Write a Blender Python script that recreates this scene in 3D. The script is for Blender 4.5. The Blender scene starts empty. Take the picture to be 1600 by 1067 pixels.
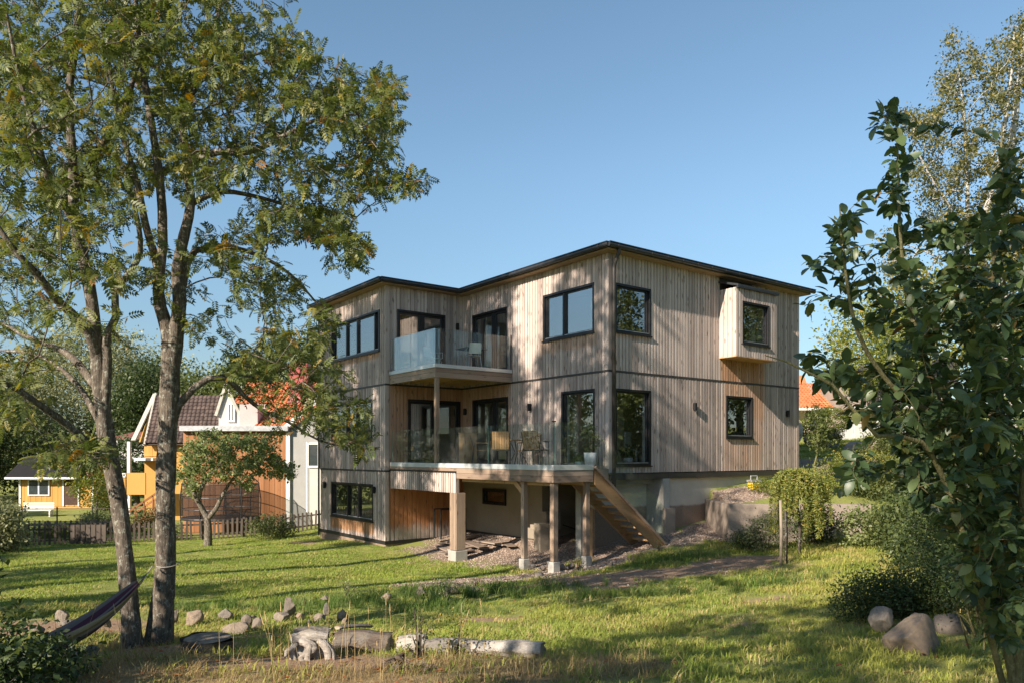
import bpy, math, random
import numpy as np
from mathutils import Vector, Matrix, Euler
random.seed(7); rng = np.random.default_rng(7)
R = math.radians
scene = bpy.context.scene
COL = scene.collection
E = 3.0            # eye height above the lower lawn
F = 1171.0         # focal length in photo pixels

# ------------------------------------------------------------------ camera
cam_d = bpy.data.cameras.new('camera'); cam = bpy.data.objects.new('camera', cam_d); COL.objects.link(cam)
cam.location = (0, 0, E); cam.rotation_euler = (R(90), 0, 0)
cam_d.sensor_width = 36; cam_d.lens = 36*F/1600; cam_d.shift_y = (710-533.5)/1600
cam_d.clip_start = 0.05; cam_d.clip_end = 3000
scene.camera = cam
# ------------------------------------------------------------------ light
SUN = Vector((-.6921, -.7426, .554)).normalized()
world = bpy.data.worlds.new('World'); scene.world = world; world.use_nodes = True
wn = world.node_tree.nodes; wl = world.node_tree.links
bg = wn['Background']; sky = wn.new('ShaderNodeTexSky'); sky.sky_type = 'NISHITA'; sky.sun_disc = False
sky.sun_elevation = math.asin(SUN.z); sky.sun_rotation = math.atan2(SUN.x, SUN.y)
sky.air_density = 1.0; sky.dust_density = 0.5; sky.ozone_density = 2.6; sky.altitude = 100
hsv = wn.new('ShaderNodeHueSaturation'); hsv.inputs['Saturation'].default_value = .97; hsv.inputs['Hue'].default_value = .488; wl.new(sky.outputs[0], hsv.inputs['Color']); 
wtc = wn.new('ShaderNodeTexCoord'); wsp = wn.new('ShaderNodeSeparateXYZ'); wl.new(wtc.outputs['Generated'], wsp.inputs[0])
wmr = wn.new('ShaderNodeMapRange'); wmr.interpolation_type = 'SMOOTHSTEP'; wl.new(wsp.outputs[2], wmr.inputs[0])
for k_, v_ in ((1, -.02), (2, .38), (3, .60), (4, 1.0)): wmr.inputs[k_].default_value = v_
wvm = wn.new('ShaderNodeVectorMath'); wvm.operation = 'SCALE'; wl.new(hsv.outputs[0], wvm.inputs[0]); wl.new(wmr.outputs[0], wvm.inputs['Scale']); wl.new(wvm.outputs[0], bg.inputs[0]); bg.inputs[1].default_value = 0.080
sun_d = bpy.data.lights.new('sun', 'SUN'); sun = bpy.data.objects.new('sun', sun_d); COL.objects.link(sun)
sun_d.energy = 4.5; sun_d.angle = R(0.55); sun_d.color = (1.0, .875, .735)
sun.rotation_euler = SUN.to_track_quat('Z', 'Y').to_euler(); sun.location = (-10, -10, 25)
scene.view_settings.view_transform = 'Standard'; scene.view_settings.look = 'None'
scene.view_settings.exposure = 1.2; scene.view_settings.gamma = 1; scene.view_settings.use_curve_mapping = False
scene.render.engine = 'CYCLES'
scene.cycles.max_bounces = 7; scene.cycles.transparent_max_bounces = 24; scene.cycles.diffuse_bounces = 3
scene.cycles.glossy_bounces = 3; scene.cycles.transmission_bounces = 4
scene.cycles.use_denoising = True

# ------------------------------------------------------------------ node helpers
class NT:
    def __init__(s, name):
        s.m = bpy.data.materials.new(name); s.m.use_nodes = True
        s.n = s.m.node_tree.nodes; s.l = s.m.node_tree.links
        s.b = s.n['Principled BSDF']; s.out = s.n['Material Output']
        s.tc = s.n.new('ShaderNodeTexCoord')
    def inp(s, node, i, v):
        if v is None: return
        if isinstance(v, bpy.types.NodeSocket): s.l.new(v, node.inputs[i])
        else: node.inputs[i].default_value = v
    def mapp(s, scale=(1,1,1), src='Object', loc=(0,0,0), vec=None):
        k = s.n.new('ShaderNodeMapping'); k.inputs['Scale'].default_value = scale; k.inputs['Location'].default_value = loc
        s.l.new(vec if vec else s.tc.outputs[src], k.inputs[0]); return k.outputs[0]
    def noise(s, vec, scale, detail=3, rough=.55, w=False, out=0):
        k = s.n.new('ShaderNodeTexNoise'); s.l.new(vec, k.inputs['Vector'])
        k.inputs['Scale'].default_value = scale; k.inputs['Detail'].default_value = detail; k.inputs['Roughness'].default_value = rough
        return k.outputs[out]
    def voro(s, vec, scale, out='Distance', feat='F1'):
        k = s.n.new('ShaderNodeTexVoronoi'); k.feature = feat; s.l.new(vec, k.inputs['Vector']); k.inputs['Scale'].default_value = scale
        return k.outputs[out]
    def math(s, op, a, b=None, c=None, clamp=False):
        k = s.n.new('ShaderNodeMath'); k.operation = op; k.use_clamp = clamp
        s.inp(k, 0, a); s.inp(k, 1, b); s.inp(k, 2, c); return k.outputs[0]
    def rng(s, v, a, b, c=0., d=1., smooth=False):
        k = s.n.new('ShaderNodeMapRange'); k.interpolation_type = 'SMOOTHSTEP' if smooth else 'LINEAR'
        s.inp(k, 0, v); s.inp(k, 1, a); s.inp(k, 2, b); s.inp(k, 3, c); s.inp(k, 4, d); return k.outputs[0]
    def ramp(s, v, stops, interp='LINEAR'):
        k = s.n.new('ShaderNodeValToRGB'); r = k.color_ramp; r.interpolation = interp
        while len(r.elements) < len(stops): r.elements.new(0.5)
        for e, (p, c) in zip(r.elements, stops): e.position = p; e.color = (*c[:3], 1)
        s.l.new(v, k.inputs[0]); return k.outputs[0]
    def mix(s, f, a, b, mode='MIX'):
        k = s.n.new('ShaderNodeMix'); k.data_type = 'RGBA'; k.blend_type = mode; k.clamp_factor = True
        s.inp(k, 0, f)
        for i, v in ((6, a), (7, b)):
            if isinstance(v, bpy.types.NodeSocket): s.l.new(v, k.inputs[i])
            else: k.inputs[i].default_value = (*v[:3], 1)
        return k.outputs[2]
    def attr(s, name='rnd'):
        k = s.n.new('ShaderNodeAttribute'); k.attribute_name = name; return k.outputs['Fac']
    def objrand(s):
        return s.n.new('ShaderNodeObjectInfo').outputs['Random']
    def sep(s, vec):
        k = s.n.new('ShaderNodeSeparateXYZ'); s.l.new(vec, k.inputs[0]); return k.outputs
    def comb(s, x, y, z):
        k = s.n.new('ShaderNodeCombineXYZ'); s.inp(k, 0, x); s.inp(k, 1, y); s.inp(k, 2, z); return k.outputs[0]
    def bump(s, h, strength=.3, dist=.01):
        k = s.n.new('ShaderNodeBump'); k.inputs['Strength'].default_value = strength; k.inputs['Distance'].default_value = dist
        s.l.new(h, k.inputs['Height']); s.l.new(k.outputs[0], s.b.inputs['Normal'])
    def col(s, c, rough=.7, spec=.3, metal=0):
        s.inp(s.b, 'Base Color', c if isinstance(c, bpy.types.NodeSocket) else (*c[:3], 1))
        s.inp(s.b, 'Roughness', rough); s.b.inputs['Specular IOR Level'].default_value = spec; s.b.inputs['Metallic'].default_value = metal
        return s.m

MATS = {}
def mat_wood(name, c0, c1, c2, axis=2, fresh=None, boxes=(), knots=.7, fcols=((.20,.085,.035),(.36,.17,.075)), stain=.5):
    """planks: grain along axis; fresh = sheltered unweathered areas given as soft boxes in object space"""
    t = NT(name); sc = [26., 26., 26.]; sc[axis] = 1.1
    r = t.math('ADD', t.attr(), t.objrand())
    rf = t.math('FRACT', t.math('MULTIPLY', r, 3.71))
    off = t.comb(t.math('MULTIPLY', rf, 13.), t.math('MULTIPLY', rf, 7.), t.math('MULTIPLY', rf, 31.))
    va = t.n.new('ShaderNodeVectorMath'); t.l.new(t.tc.outputs['Object'], va.inputs[0]); t.l.new(off, va.inputs[1])
    v = t.mapp(tuple(sc), vec=va.outputs[0])
    g = t.noise(v, 1.0, 5, .65)
    big = t.noise(t.mapp((1,1,1)), .9, 3, .6)
    a = t.math('ADD', t.math('MULTIPLY', g, .55), t.math('MULTIPLY', rf, .5))
    a = t.math('ADD', a, t.math('MULTIPLY', t.math('SUBTRACT', big, .5), stain))
    c = t.ramp(a, [(.15, c0), (.5, c1), (.85, c2)])
    ks = [7.5, 7.5, 7.5]; ks[axis] = 2.6
    kn = t.voro(t.mapp(tuple(ks), vec=va.outputs[0]), 1.0)
    km = t.rng(kn, .10, .25, 1., 0.)
    if boxes:
        s = t.sep(t.tc.outputs['Object']); nz = t.noise(t.mapp((7,7,1.2)), 1.0, 3)
        msk = None
        for (x0, x1, y0, y1, z0, z1, soft, w) in boxes:
            m = w
            for k, (lo, hi) in enumerate(((x0,x1),(y0,y1),(z0,z1))):
                if lo is None: continue
                p = t.math('ADD', s[k], t.math('MULTIPLY', t.math('SUBTRACT', nz, .5), soft*1.6))
                m = t.math('MULTIPLY', m, t.rng(p, lo-soft, lo+soft*.2, 0., 1., True))
                m = t.math('MULTIPLY', m, t.rng(p, hi-soft*.2, hi+soft, 1., 0., True))
            msk = m if msk is None else t.math('MAXIMUM', msk, m)
        fc = t.ramp(a, [(.2, fcols[0]), (.8, fcols[1])])
        c = t.mix(msk, c, fc)
    c = t.mix(t.math('MULTIPLY', km, knots), c, (.10,.065,.045))
    t.col(c, .78, .25); t.bump(t.math('ADD', g, t.math('MULTIPLY', km, -.5)), .35, .006)
    return t.m

def mat_plain(name, c, rough=.6, spec=.3, metal=0, var=.12, nscale=6, bump=0.):
    t = NT(name); n = t.noise(t.mapp(), nscale, 4)
    d = tuple(max(0, x*(1-var*1.6)) for x in c); l = tuple(min(1, x*(1+var)) for x in c)
    t.col(t.ramp(n, [(.3, d), (.7, l)]), t.rng(n, .2, .8, rough*.9, min(1, rough*1.1)), spec, metal)
    if bump: t.bump(t.noise(t.mapp(), nscale*8, 4), bump, .01)
    return t.m

def mat_concrete(name, c, dark=.55, split=None):
    t = NT(name); n = t.noise(t.mapp(), 1.6, 6, .65); f = t.noise(t.mapp(), 28, 5, .7)
    d = tuple(x*dark for x in c)
    cc = t.ramp(n, [(.25, d), (.5, tuple(x*.88 for x in c)), (.75, c)])
    cc = t.mix(t.rng(f, .35, .75, 0., .35), cc, d)
    if split:   # coarse base render below a wavy line
        z0, c2 = split
        s = t.sep(t.tc.outputs['Object']); w = t.noise(t.mapp((1.3,1.3,.6)), 1, 4)
        m = t.rng(t.math('ADD', s[2], t.math('MULTIPLY', w, .22)), z0+.08, z0+.14, 1., 0.)
        cc = t.mix(m, cc, t.ramp(f, [(.3, tuple(x*.7 for x in c2)), (.7, c2)]))
    t.col(cc, .9, .2); t.bump(f, .5, .012); return t.m

def mat_leaf(name, stops, trans=.35, rough=.5, spec=.35):
    t = NT(name)
    r = t.math('FRACT', t.math('ADD', t.attr(), t.objrand()))
    c = t.ramp(r, stops); t.col(c, rough, spec)
    tr = t.n.new('ShaderNodeBsdfTranslucent'); hs = t.n.new('ShaderNodeHueSaturation')
    hs.inputs['Saturation'].default_value = 1.15; hs.inputs['Value'].default_value = 1.5; t.l.new(c, hs.inputs['Color']); t.l.new(hs.outputs[0], tr.inputs[0])
    mx = t.n.new('ShaderNodeMixShader'); mx.inputs[0].default_value = trans
    t.l.new(t.b.outputs[0], mx.inputs[1]); t.l.new(tr.outputs[0], mx.inputs[2]); t.l.new(mx.outputs[0], t.out.inputs[0])
    return t.m

def mat_glass(name, tint=(.8,.86,.86), f0=.10, power=1.0, rough=0.0, dirt=0.0):
    t = NT(name); tr = t.n.new('ShaderNodeBsdfTransparent'); tr.inputs[0].default_value = (*tint, 1)
    gl = t.n.new('ShaderNodeBsdfGlossy'); gl.inputs['Roughness'].default_value = rough
    ge = t.n.new('ShaderNodeNewGeometry'); dt = t.n.new('ShaderNodeVectorMath'); dt.operation = 'DOT_PRODUCT'
    t.l.new(ge.outputs['Normal'], dt.inputs[0]); t.l.new(ge.outputs['Incoming'], dt.inputs[1])
    sch = t.math('POWER', t.math('SUBTRACT', 1., t.math('ABSOLUTE', dt.outputs['Value']), clamp=True), 5.)
    f = t.math('ADD', t.math('MULTIPLY', t.math('ADD', t.math('MULTIPLY', sch, .96), .04), power), f0, clamp=True)
    n = t.noise(t.mapp(), .9, 2)
    bp = t.n.new('ShaderNodeBump'); bp.inputs['Strength'].default_value = .02; bp.inputs['Distance'].default_value = .05
    t.l.new(n, bp.inputs['Height']); t.l.new(bp.outputs[0], gl.inputs['Normal'])
    mx = t.n.new('ShaderNodeMixShader'); t.l.new(f, mx.inputs[0]); t.l.new(tr.outputs[0], mx.inputs[1]); t.l.new(gl.outputs[0], mx.inputs[2])
    sh = mx.outputs[0]
    if dirt:  # pale diffuse film; on the left balcony panes it paints in sky glare
        df = t.n.new('ShaderNodeBsdfDiffuse'); df.inputs[0].default_value = (.7,.72,.72,1)
        m2 = t.n.new('ShaderNodeMixShader'); t.inp(m2, 0, t.rng(t.noise(t.mapp(), 3, 4), .3, .8, 0., dirt))
        t.l.new(sh, m2.inputs[1]); t.l.new(df.outputs[0], m2.inputs[2]); sh = m2.outputs[0]
    t.l.new(sh, t.out.inputs[0]); return t.m

def mat_bark(name, c0, c1, lichen=(.33,.34,.28), lw=.35, scale=1.0, stretch=.35):
    t = NT(name); v = t.mapp((scale, scale, scale*stretch))
    f = t.noise(v, 30, 8, .75); cr = t.noise(t.mapp((scale*1.2,scale*1.2,scale*.25)), 34, 4, .6); l = t.noise(t.mapp((1,1,.8)), 19*scale, 6, .78)
    c = t.ramp(t.math('ADD', t.math('MULTIPLY', f, .6), t.math('MULTIPLY', cr, .4)), [(.38, c0), (.62, c1)])
    c = t.mix(t.math('MULTIPLY', t.rng(l, .54, .60), lw*2.6, clamp=True), c, lichen)
    t.col(c, .9, .15); t.bump(t.math('ADD', f, cr), .8, .02); return t.m

def mat_tiles(name, c0, c1, stops=None):
    t = NT(name); r = t.math('FRACT', t.math('ADD', t.attr(), t.objrand()))
    n = t.noise(t.mapp(), 1.5, 4); t.col(t.mix(t.rng(n, .35, .75, 0., .5), t.ramp(r, [(0, c0), (1, c1)]), tuple(x*.55 for x in c0)), .7, .3); return t.m

M = dict(
  frame=mat_plain('black_window_frame', (.012,.012,.014), .42, .4, 0, .1),
  roofmetal=mat_plain('black_roof_metal', (.028,.031,.036), .38, .5, 0, .15),
  flashing=mat_plain('dark_flashing', (.05,.045,.042), .5, .4),
  lamp=mat_plain('lamp_black', (.015,.015,.016), .5, .3),
  white=mat_plain('interior_white', (.72,.70,.66), .8, .2, 0, .04),
  cream=mat_plain('interior_cream', (.60,.55,.45), .8, .2, 0, .06),
  ifloor=mat_plain('interior_floor', (.30,.20,.12), .5, .3, 0, .15),
  whitewood=mat_plain('white_painted_wood', (.68,.67,.64), .5, .3, 0, .05),
  alu=mat_plain('aluminium_base_rail', (.60,.62,.62), .38, .5, .35, .05),
  steel=mat_plain('galvanised_steel', (.45,.46,.47), .4, .5, .6, .1),
  blackmetal=mat_plain('black_metal', (.02,.02,.02), .45, .4),
  tank=mat_plain('yellow_plastic', (.75,.50,.03), .5, .4),
  glass=mat_glass('window_glass', (.93,.95,.94), .17, 1.4),
  glass_u=mat_glass('coated_window_glass', (.75,.80,.80), .34, 1.2),
  railglass=mat_glass('railing_glass', (.93,.97,.955), .005, 1.1, 0, .03),
  railglass2=mat_glass('painted_glare_railing_glass', (.80,.88,.88), .24, 1.4, .02, .16),  # left balcony panes: pale film and extra mirror share paint in bright sky reflection
  glassedge=mat_plain('green_glass_edge', (.16,.34,.28), .2, .5),
  concrete=mat_concrete('grey_concrete', (.42,.40,.36)),
  found=mat_concrete('rendered_foundation', (.60,.53,.44), .75, (E-1.46, (.29,.21,.155))),
  plaster=mat_concrete('beige_basement_render', (.31,.26,.20), .75),
  retain=mat_concrete('old_retaining_wall_concrete', (.33,.27,.22), .6),
  stuccow=mat_concrete('white_rough_render', (.54,.52,.48), .86),
  stuccog=mat_concrete('grey_rough_render', (.36,.355,.335), .85),
  slab=mat_concrete('pale_grey_slabs', (.52,.52,.51), .8),
  pink=mat_concrete('pinkish_render', (.55,.42,.40), .85),
  redpaint=mat_plain('red_chimney_sheet', (.31,.065,.055), .5, .4),
  terracotta=mat_tiles('orange_roof_tile', (.48,.135,.052), (.60,.22,.095)),
  browntile=mat_tiles('brown_roof_tile', (.06,.042,.035), (.12,.085,.07)),
  trim=mat_plain('greyed_white_trim', (.42,.395,.34), .6, .2, 0, .12),
  yellowp=mat_wood('yellow_painted_boards', (.40,.22,.06), (.47,.26,.07), (.53,.31,.09), 2, knots=.1, stain=.1),
  orangew=mat_wood('orange_stained_boards', (.20,.085,.035), (.29,.13,.055), (.36,.17,.08), 2, knots=.3, stain=.25),
  fencew=mat_wood('dark_weathered_pickets', (.05,.04,.032), (.085,.068,.055), (.14,.11,.09), 2, knots=.3),
  fencel=mat_wood('grey_weathered_pickets', (.12,.10,.08), (.20,.165,.13), (.28,.23,.18), 2, knots=.3),
  oldwood=mat_wood('weathered_planks', (.16,.12,.09), (.26,.20,.16), (.36,.29,.23), 0),
  deckx=mat_wood('terrace_wood_along_u', (.17,.12,.09), (.27,.195,.145), (.36,.28,.215), 0, knots=.6, stain=.6),
  decky=mat_wood('terrace_wood_along_v', (.17,.12,.09), (.27,.195,.145), (.36,.28,.215), 1, knots=.6, stain=.6),
  deckz=mat_wood('terrace_wood_upright', (.17,.12,.085), (.27,.195,.14), (.36,.275,.205), 2, knots=.6, stain=.6),
  pinex=mat_wood('fresh_pine_along_u', (.30,.17,.08), (.42,.26,.13), (.52,.34,.18), 0, knots=.5, stain=.3),
  pinez=mat_wood('fresh_pine_upright', (.32,.18,.085), (.44,.27,.135), (.54,.35,.19), 2, knots=.5, stain=.3),
  teak=mat_wood('teak_slats', (.26,.14,.06), (.36,.21,.10), (.44,.27,.14), 2, knots=.0, stain=.2),
)
cl = ((.225,.183,.166), (.40,.328,.288), (.54,.458,.408))

# ------------------------------------------------------------------ scene helpers
def tag(o, label=None, cat=None, group=None, kind=None):
    if label: o['label'] = label
    if cat: o['category'] = cat
    if group: o['group'] = group
    if kind: o['kind'] = kind
    return o
def empty(name, loc=(0,0,0), rz=0., label=None, cat=None, group=None):
    o = bpy.data.objects.new(name, None); COL.objects.link(o); o.location = loc; o.rotation_euler = (0,0,rz)
    o.empty_display_size = .2
    return tag(o, label, cat, group)
def link(name, me, parent=None, loc=None, rot=None, scl=None):
    o = bpy.data.objects.new(name, me); COL.objects.link(o)
    if parent: o.parent = parent
    if loc is not None: o.location = loc
    if rot is not None: o.rotation_euler = rot
    if scl is not None: o.scale = scl
    return o
def copy_tree(o, parent=None):
    c = o.copy(); COL.objects.link(c)
    if parent: c.parent = parent
    for ch in o.children: copy_tree(ch, c)
    return c
class MB:
    def __init__(s): s.v = []; s.f = []; s.r = []; s.mi = []; s.m = 0
    def face(s, idx, r): s.f.append(idx); s.r.append(r); s.mi.append(s.m)
    def hexa(s, p, r=None):    # 8 corners: bottom 0-3 ccw, top 4-7
        r = random.random() if r is None else r; b = len(s.v); s.v += [tuple(q) for q in p]
        for q in ((3,2,1,0),(4,5,6,7),(0,1,5,4),(1,2,6,5),(2,3,7,6),(3,0,4,7)): s.face(tuple(b+i for i in q), r)
        return s
    def box(s, x0, x1, y0, y1, z0, z1, r=None):
        x0, x1 = min(x0,x1), max(x0,x1); y0, y1 = min(y0,y1), max(y0,y1); z0, z1 = min(z0,z1), max(z0,z1)
        return s.hexa([(x0,y0,z0),(x1,y0,z0),(x1,y1,z0),(x0,y1,z0),(x0,y0,z1),(x1,y0,z1),(x1,y1,z1),(x0,y1,z1)], r)
    def beam(s, p, q, w, h, up=(0,0,1), r=None):
        p = Vector(p); q = Vector(q); d = (q-p).normalized(); u = Vector(up)
        a = d.cross(u)
        if a.length < 1e-4: a = d.cross(Vector((1,0,0)))
        a.normalize(); c = a.cross(d).normalized(); a *= w/2; c *= h/2
        return s.hexa([p-a-c, p+a-c, q+a-c, q-a-c, p-a+c, p+a+c, q+a+c, q-a+c], r)
    def tube(s, pts, rad, n=8, r=None, cap=True):
        r = random.random() if r is None else r; pts = [Vector(p) for p in pts]
        if not hasattr(rad, '__len__'): rad = [rad]*len(pts)
        b = len(s.v); prev = None
        for i, p in enumerate(pts):
            d = (pts[min(i+1, len(pts)-1)]-pts[max(i-1, 0)]).normalized()
            if prev is None: a = d.orthogonal().normalized()
            else: a = (prev - d*prev.dot(d)).normalized()
            prev = a; c = d.cross(a)
            for k in range(n):
                t = 2*math.pi*k/n; s.v.append(tuple(p+(a*math.cos(t)+c*math.sin(t))*rad[i]))
        for i in range(len(pts)-1):
            for k in range(n): s.face((b+i*n+k, b+i*n+(k+1)%n, b+(i+1)*n+(k+1)%n, b+(i+1)*n+k), r)
        if cap:
            s.face(tuple(b+k for k in reversed(range(n))), r); s.face(tuple(b+(len(pts)-1)*n+k for k in range(n)), r)
        return s
    def poly(s, pts, r=None):
        b = len(s.v); s.v += [tuple(p) for p in pts]; s.face(tuple(range(b, b+len(pts))), random.random() if r is None else r); return s
    def mesh(s, name, mats, smooth=False):
        me = bpy.data.meshes.new(name); me.from_pydata(s.v, [], s.f)
        for m in (mats if isinstance(mats, (list, tuple)) else [mats]): me.materials.append(m)
        a = me.attributes.new('rnd', 'FLOAT', 'FACE'); a.data.foreach_set('value', s.r)
        me.polygons.foreach_set('material_index', s.mi)
        if smooth: me.polygons.foreach_set('use_smooth', [True]*len(s.f))
        me.update(); return me
    def build(s, name, mats, parent=None, smooth=False, kind=None, bevel=0, label=None):
        o = link(name, s.mesh(name, mats, smooth), parent)
        if bevel:
            b = o.modifiers.new('bevel', 'BEVEL'); b.width = bevel; b.segments = 2; b.limit_method = 'ANGLE'
        return tag(o, label, None, None, kind)
def np_mesh(name, V, Fc, mats, rnd=None, smooth=False):
    """V (n,3), Fc (m,k) same-sized faces; rnd per vertex"""
    me = bpy.data.meshes.new(name); V = np.ascontiguousarray(V, np.float32); Fc = np.ascontiguousarray(Fc, np.int32)
    m, k = Fc.shape
    me.vertices.add(len(V)); me.vertices.foreach_set('co', V.ravel())
    me.loops.add(m*k); me.loops.foreach_set('vertex_index', Fc.ravel())
    me.polygons.add(m); me.polygons.foreach_set('loop_start', np.arange(0, m*k, k, dtype=np.int32))
    me.polygons.foreach_set('loop_total', np.full(m, k, np.int32))
    if smooth: me.polygons.foreach_set('use_smooth', np.ones(m, bool))
    me.update(calc_edges=True)
    for q in (mats if isinstance(mats, (list, tuple)) else [mats]): me.materials.append(q)
    if rnd is not None:
        a = me.attributes.new('rnd', 'FLOAT', 'POINT'); a.data.foreach_set('value', np.ascontiguousarray(rnd, np.float32))
    return me
def at(px, py, Y):      # photo pixel at a depth -> world point
    return Vector(((px-800)/F*Y, Y, E+(710-py)/F*Y))

# ------------------------------------------------------------------ terrain
HU = np.array([.7976, .603]); HV = np.array([-.603, .7976]); H0 = np.array([2.58, 20.0])
def hw(u, v): p = H0+HU*u+HV*v; return float(p[0]), float(p[1])
ctl = []
def cp(px, py, Y): p = at(px, py, Y); ctl.append((p.x, p.y, p.z))
def cw(x, y, dz): ctl.append((x, y, E+dz))
def ch(u, v, dz): x, y = hw(u, v); ctl.append((x, y, E+dz))
for x, y, dz in ((0,0,-1.6),(3,1,-1.5),(-3,0,-1.65),(0,-6,-1.5),(6,-6,-1.2),(-8,-6,-1.9),(7,3,-1.3),(-6,4,-1.95),(-12,0,-2.4)): cw(x,y,dz)
for a in ((640,1015,7.6),(200,1018,8.6),(255,1008,8.8),(60,1040,6.6),(300,968,11),(460,958,11.5),(100,965,11),(680,922,14.3),(800,1062,5.6),(400,1062,5.8),
          (1200,1062,5.4),(1000,965,10.5),(1200,1000,8.6),(1430,1010,6.9),(1600,1060,5.2),(1300,905,13.2),(1360,850,18.3),(1240,880,15.6),(1100,900,14.5),
          (900,905,15.3),(1500,960,8.5),(1580,880,12),(100,900,17),(300,880,20)): cp(*a)
for a in ((-2.9,7,-2.93),(-2.9,12.3,-3.16),(-5,10,-3.05),(-3.2,3.3,-3.0),(-2.7,-.9,-2.76),(-1.6,-.9,-2.7),(-2.7,.3,-2.84),(1.05,-.9,-2.42),(0,6,-2.6),(0,3,-2.55),
          (2.6,-.1,-2.15),(3.6,-1.2,-2.25),(5,-2.4,-2.27),(8.87,-.2,-.75),(8.9,3,-.5),(8.9,10,-.9),(4,12,-2.0),(0,12.4,-2.9)): ch(*a)
for x, y, dz in ((8,17.6,-2.2),(10.5,19.2,-1.9),(-20.5,30,-3.7),(-9,34,-3.4),(-15,45,-3.85),(-32,60,-3.95),(-20,60,-3.8),(-8,55,-3.2),(-30,30,-3.9),(-25,15,-3.4),(-16,8,-2.8),
                 (12,28,-.25),(15,36,.55),(21,48,1.5),(30,62,2.4),(25,25,.5),(18,14,-.9),(14,6,-1.0),(0,45,-1.6),(8,50,0),(0,70,-2),(-45,70,-4),(40,40,3),(-45,20,-4),(40,0,1)): cw(x,y,dz)
ctl = np.array(ctl)
def _tps(r2): return np.where(r2 > 1e-12, .5*r2*np.log(np.maximum(r2, 1e-12)), 0.)
_n = len(ctl); _K = _tps(((ctl[:,None,:2]-ctl[None,:,:2])**2).sum(-1)) + np.eye(_n)*.6
_P = np.c_[np.ones(_n), ctl[:,:2]]; _A = np.block([[_K, _P], [_P.T, np.zeros((3,3))]])
_w = np.linalg.solve(_A, np.r_[ctl[:,2], 0, 0, 0])
def _vn(x, y, s, seed):      # cheap value noise
    xi = np.floor(x/s); yi = np.floor(y/s); fx = x/s-xi; fy = y/s-yi
    fx = fx*fx*(3-2*fx); fy = fy*fy*(3-2*fy)
    def h(a, b): q = np.sin(a*127.1+b*311.7+seed*74.7)*43758.5453; return q-np.floor(q)
    return (h(xi,yi)*(1-fx)+h(xi+1,yi)*fx)*(1-fy)+(h(xi,yi+1)*(1-fx)+h(xi+1,yi+1)*fx)*fy
RW = (5.78, 9.6, 20.0)        # retaining wall x0, x1, y of its face
def Hn(x, y):
    x = np.asarray(x, float); y = np.asarray(y, float); sh = x.shape; x = x.ravel(); y = y.ravel()
    cx = np.clip(x, -45, 40); cy = np.clip(y, -12, 72)
    out = np.empty(len(x))
    for i in range(0, len(x), 20000):
        a = cx[i:i+20000]; b = cy[i:i+20000]
        r2 = (a[:,None]-ctl[None,:,0])**2+(b[:,None]-ctl[None,:,1])**2
        out[i:i+20000] = _tps(r2)@_w[:_n]+_w[_n]+_w[_n+1]*a+_w[_n+2]*b
    out += (_vn(x, y, 1.7, 1)-.5)*.07+(_vn(x, y, .6, 2)-.5)*.035
    m = (x > RW[0]+.12) & (y > RW[2]+.12) & (x < 14) & (y < 27)
    fill = E-1.40+np.clip((y-RW[2])*.14, 0, .75)+(_vn(x, y, .8, 5)-.5)*.08
    w = np.clip((RW[1]+2.2-x)/2.2, 0, 1)
    out = np.where(m, np.maximum(out, fill*w+out*(1-w)), out)
    return out.reshape(sh)
def H(x, y): return float(Hn(np.array([x]), np.array([y]))[0])
def ground(px, py, Y):     # point standing on the ground under a pixel column at depth Y
    x = (px-800)/F*Y; return Vector((x, Y, H(x, Y)))
# ------------------------------------------------------------------ ground cover masks
def ell(x, y, cx, cy, rx, ry, rot=0., soft=.25):
    c, s = math.cos(rot), math.sin(rot); dx = x-cx; dy = y-cy
    a = (dx*c+dy*s)/rx; b = (-dx*s+dy*c)/ry; n = (_vn(x, y, .9, 9)-.5)*.5+(_vn(x, y, .35, 4)-.5)*.3
    return np.clip((1-np.sqrt(a*a+b*b)+n)/soft, 0, 1)
GR = [(*hw(-.9, 3.2), 2.4, 4.6, R(37)), (*hw(.9, -.2), 2.2, 1.1, R(37)), (*hw(3.6, -.9), 2.3, 1.0, R(37)), (-.5, 16.3, 2.3, 1.15, R(38)), (*hw(-1.6, -1.0), 2.0, .8, R(37)), (12.2, 27, 2.4, 2.0, 0)]
DI = [(2.9, 15.4, 3.3, 1.35, R(14)), (1.1, 14.7, 2.1, .65, R(12)), (1.6, 13.6, 1.2, .4, R(15)), (5.0, 16.7, 1.9, 1.0, R(20)), (-6.6, 10.2, 1.8, .8, R(10)), (-4.0, 8.0, 1.6, .6, 0), (-.2, 10.7, .7, .2, 0), (2.9, 9.6, .3, .2, 0), (3.9, 11.5, .45, .2, 0),
      (-1.6, 6.6, 1.2, .5, 0), (*hw(-4.0, 11.0), 1.6, .35, R(127)), (-2.6, 9.2, .8, .3, 0)]
def cover(x, y):
    g = np.zeros_like(x)
    for e in GR: g = np.maximum(g, ell(x, y, *e))
    d = np.zeros_like(x)
    for e in DI: d = np.maximum(d, ell(x, y, *e))
    return g, d
def axis_grid(a, b, step, far, grow=1.22):
    c = list(np.arange(a, b+1e-6, step)); s = step; q = c[-1]
    hi = []
    while q < far: s *= grow; q += s; hi.append(q)
    s = step; q = c[0]; lo = []
    while q > -far: s *= grow; q -= s; lo.append(q)
    return np.array(lo[::-1]+c+hi)
gx = axis_grid(-15, 15, .2, 900); gy = axis_grid(1, 31, .2, 900)
X, Y = np.meshgrid(gx, gy); Z = Hn(X, Y); nx_, ny_ = len(gx), len(gy)
idx = np.arange(nx_*ny_).reshape(ny_, nx_)
Fq = np.stack([idx[:-1,:-1].ravel(), idx[:-1,1:].ravel(), idx[1:,1:].ravel(), idx[1:,:-1].ravel()], 1)
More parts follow.
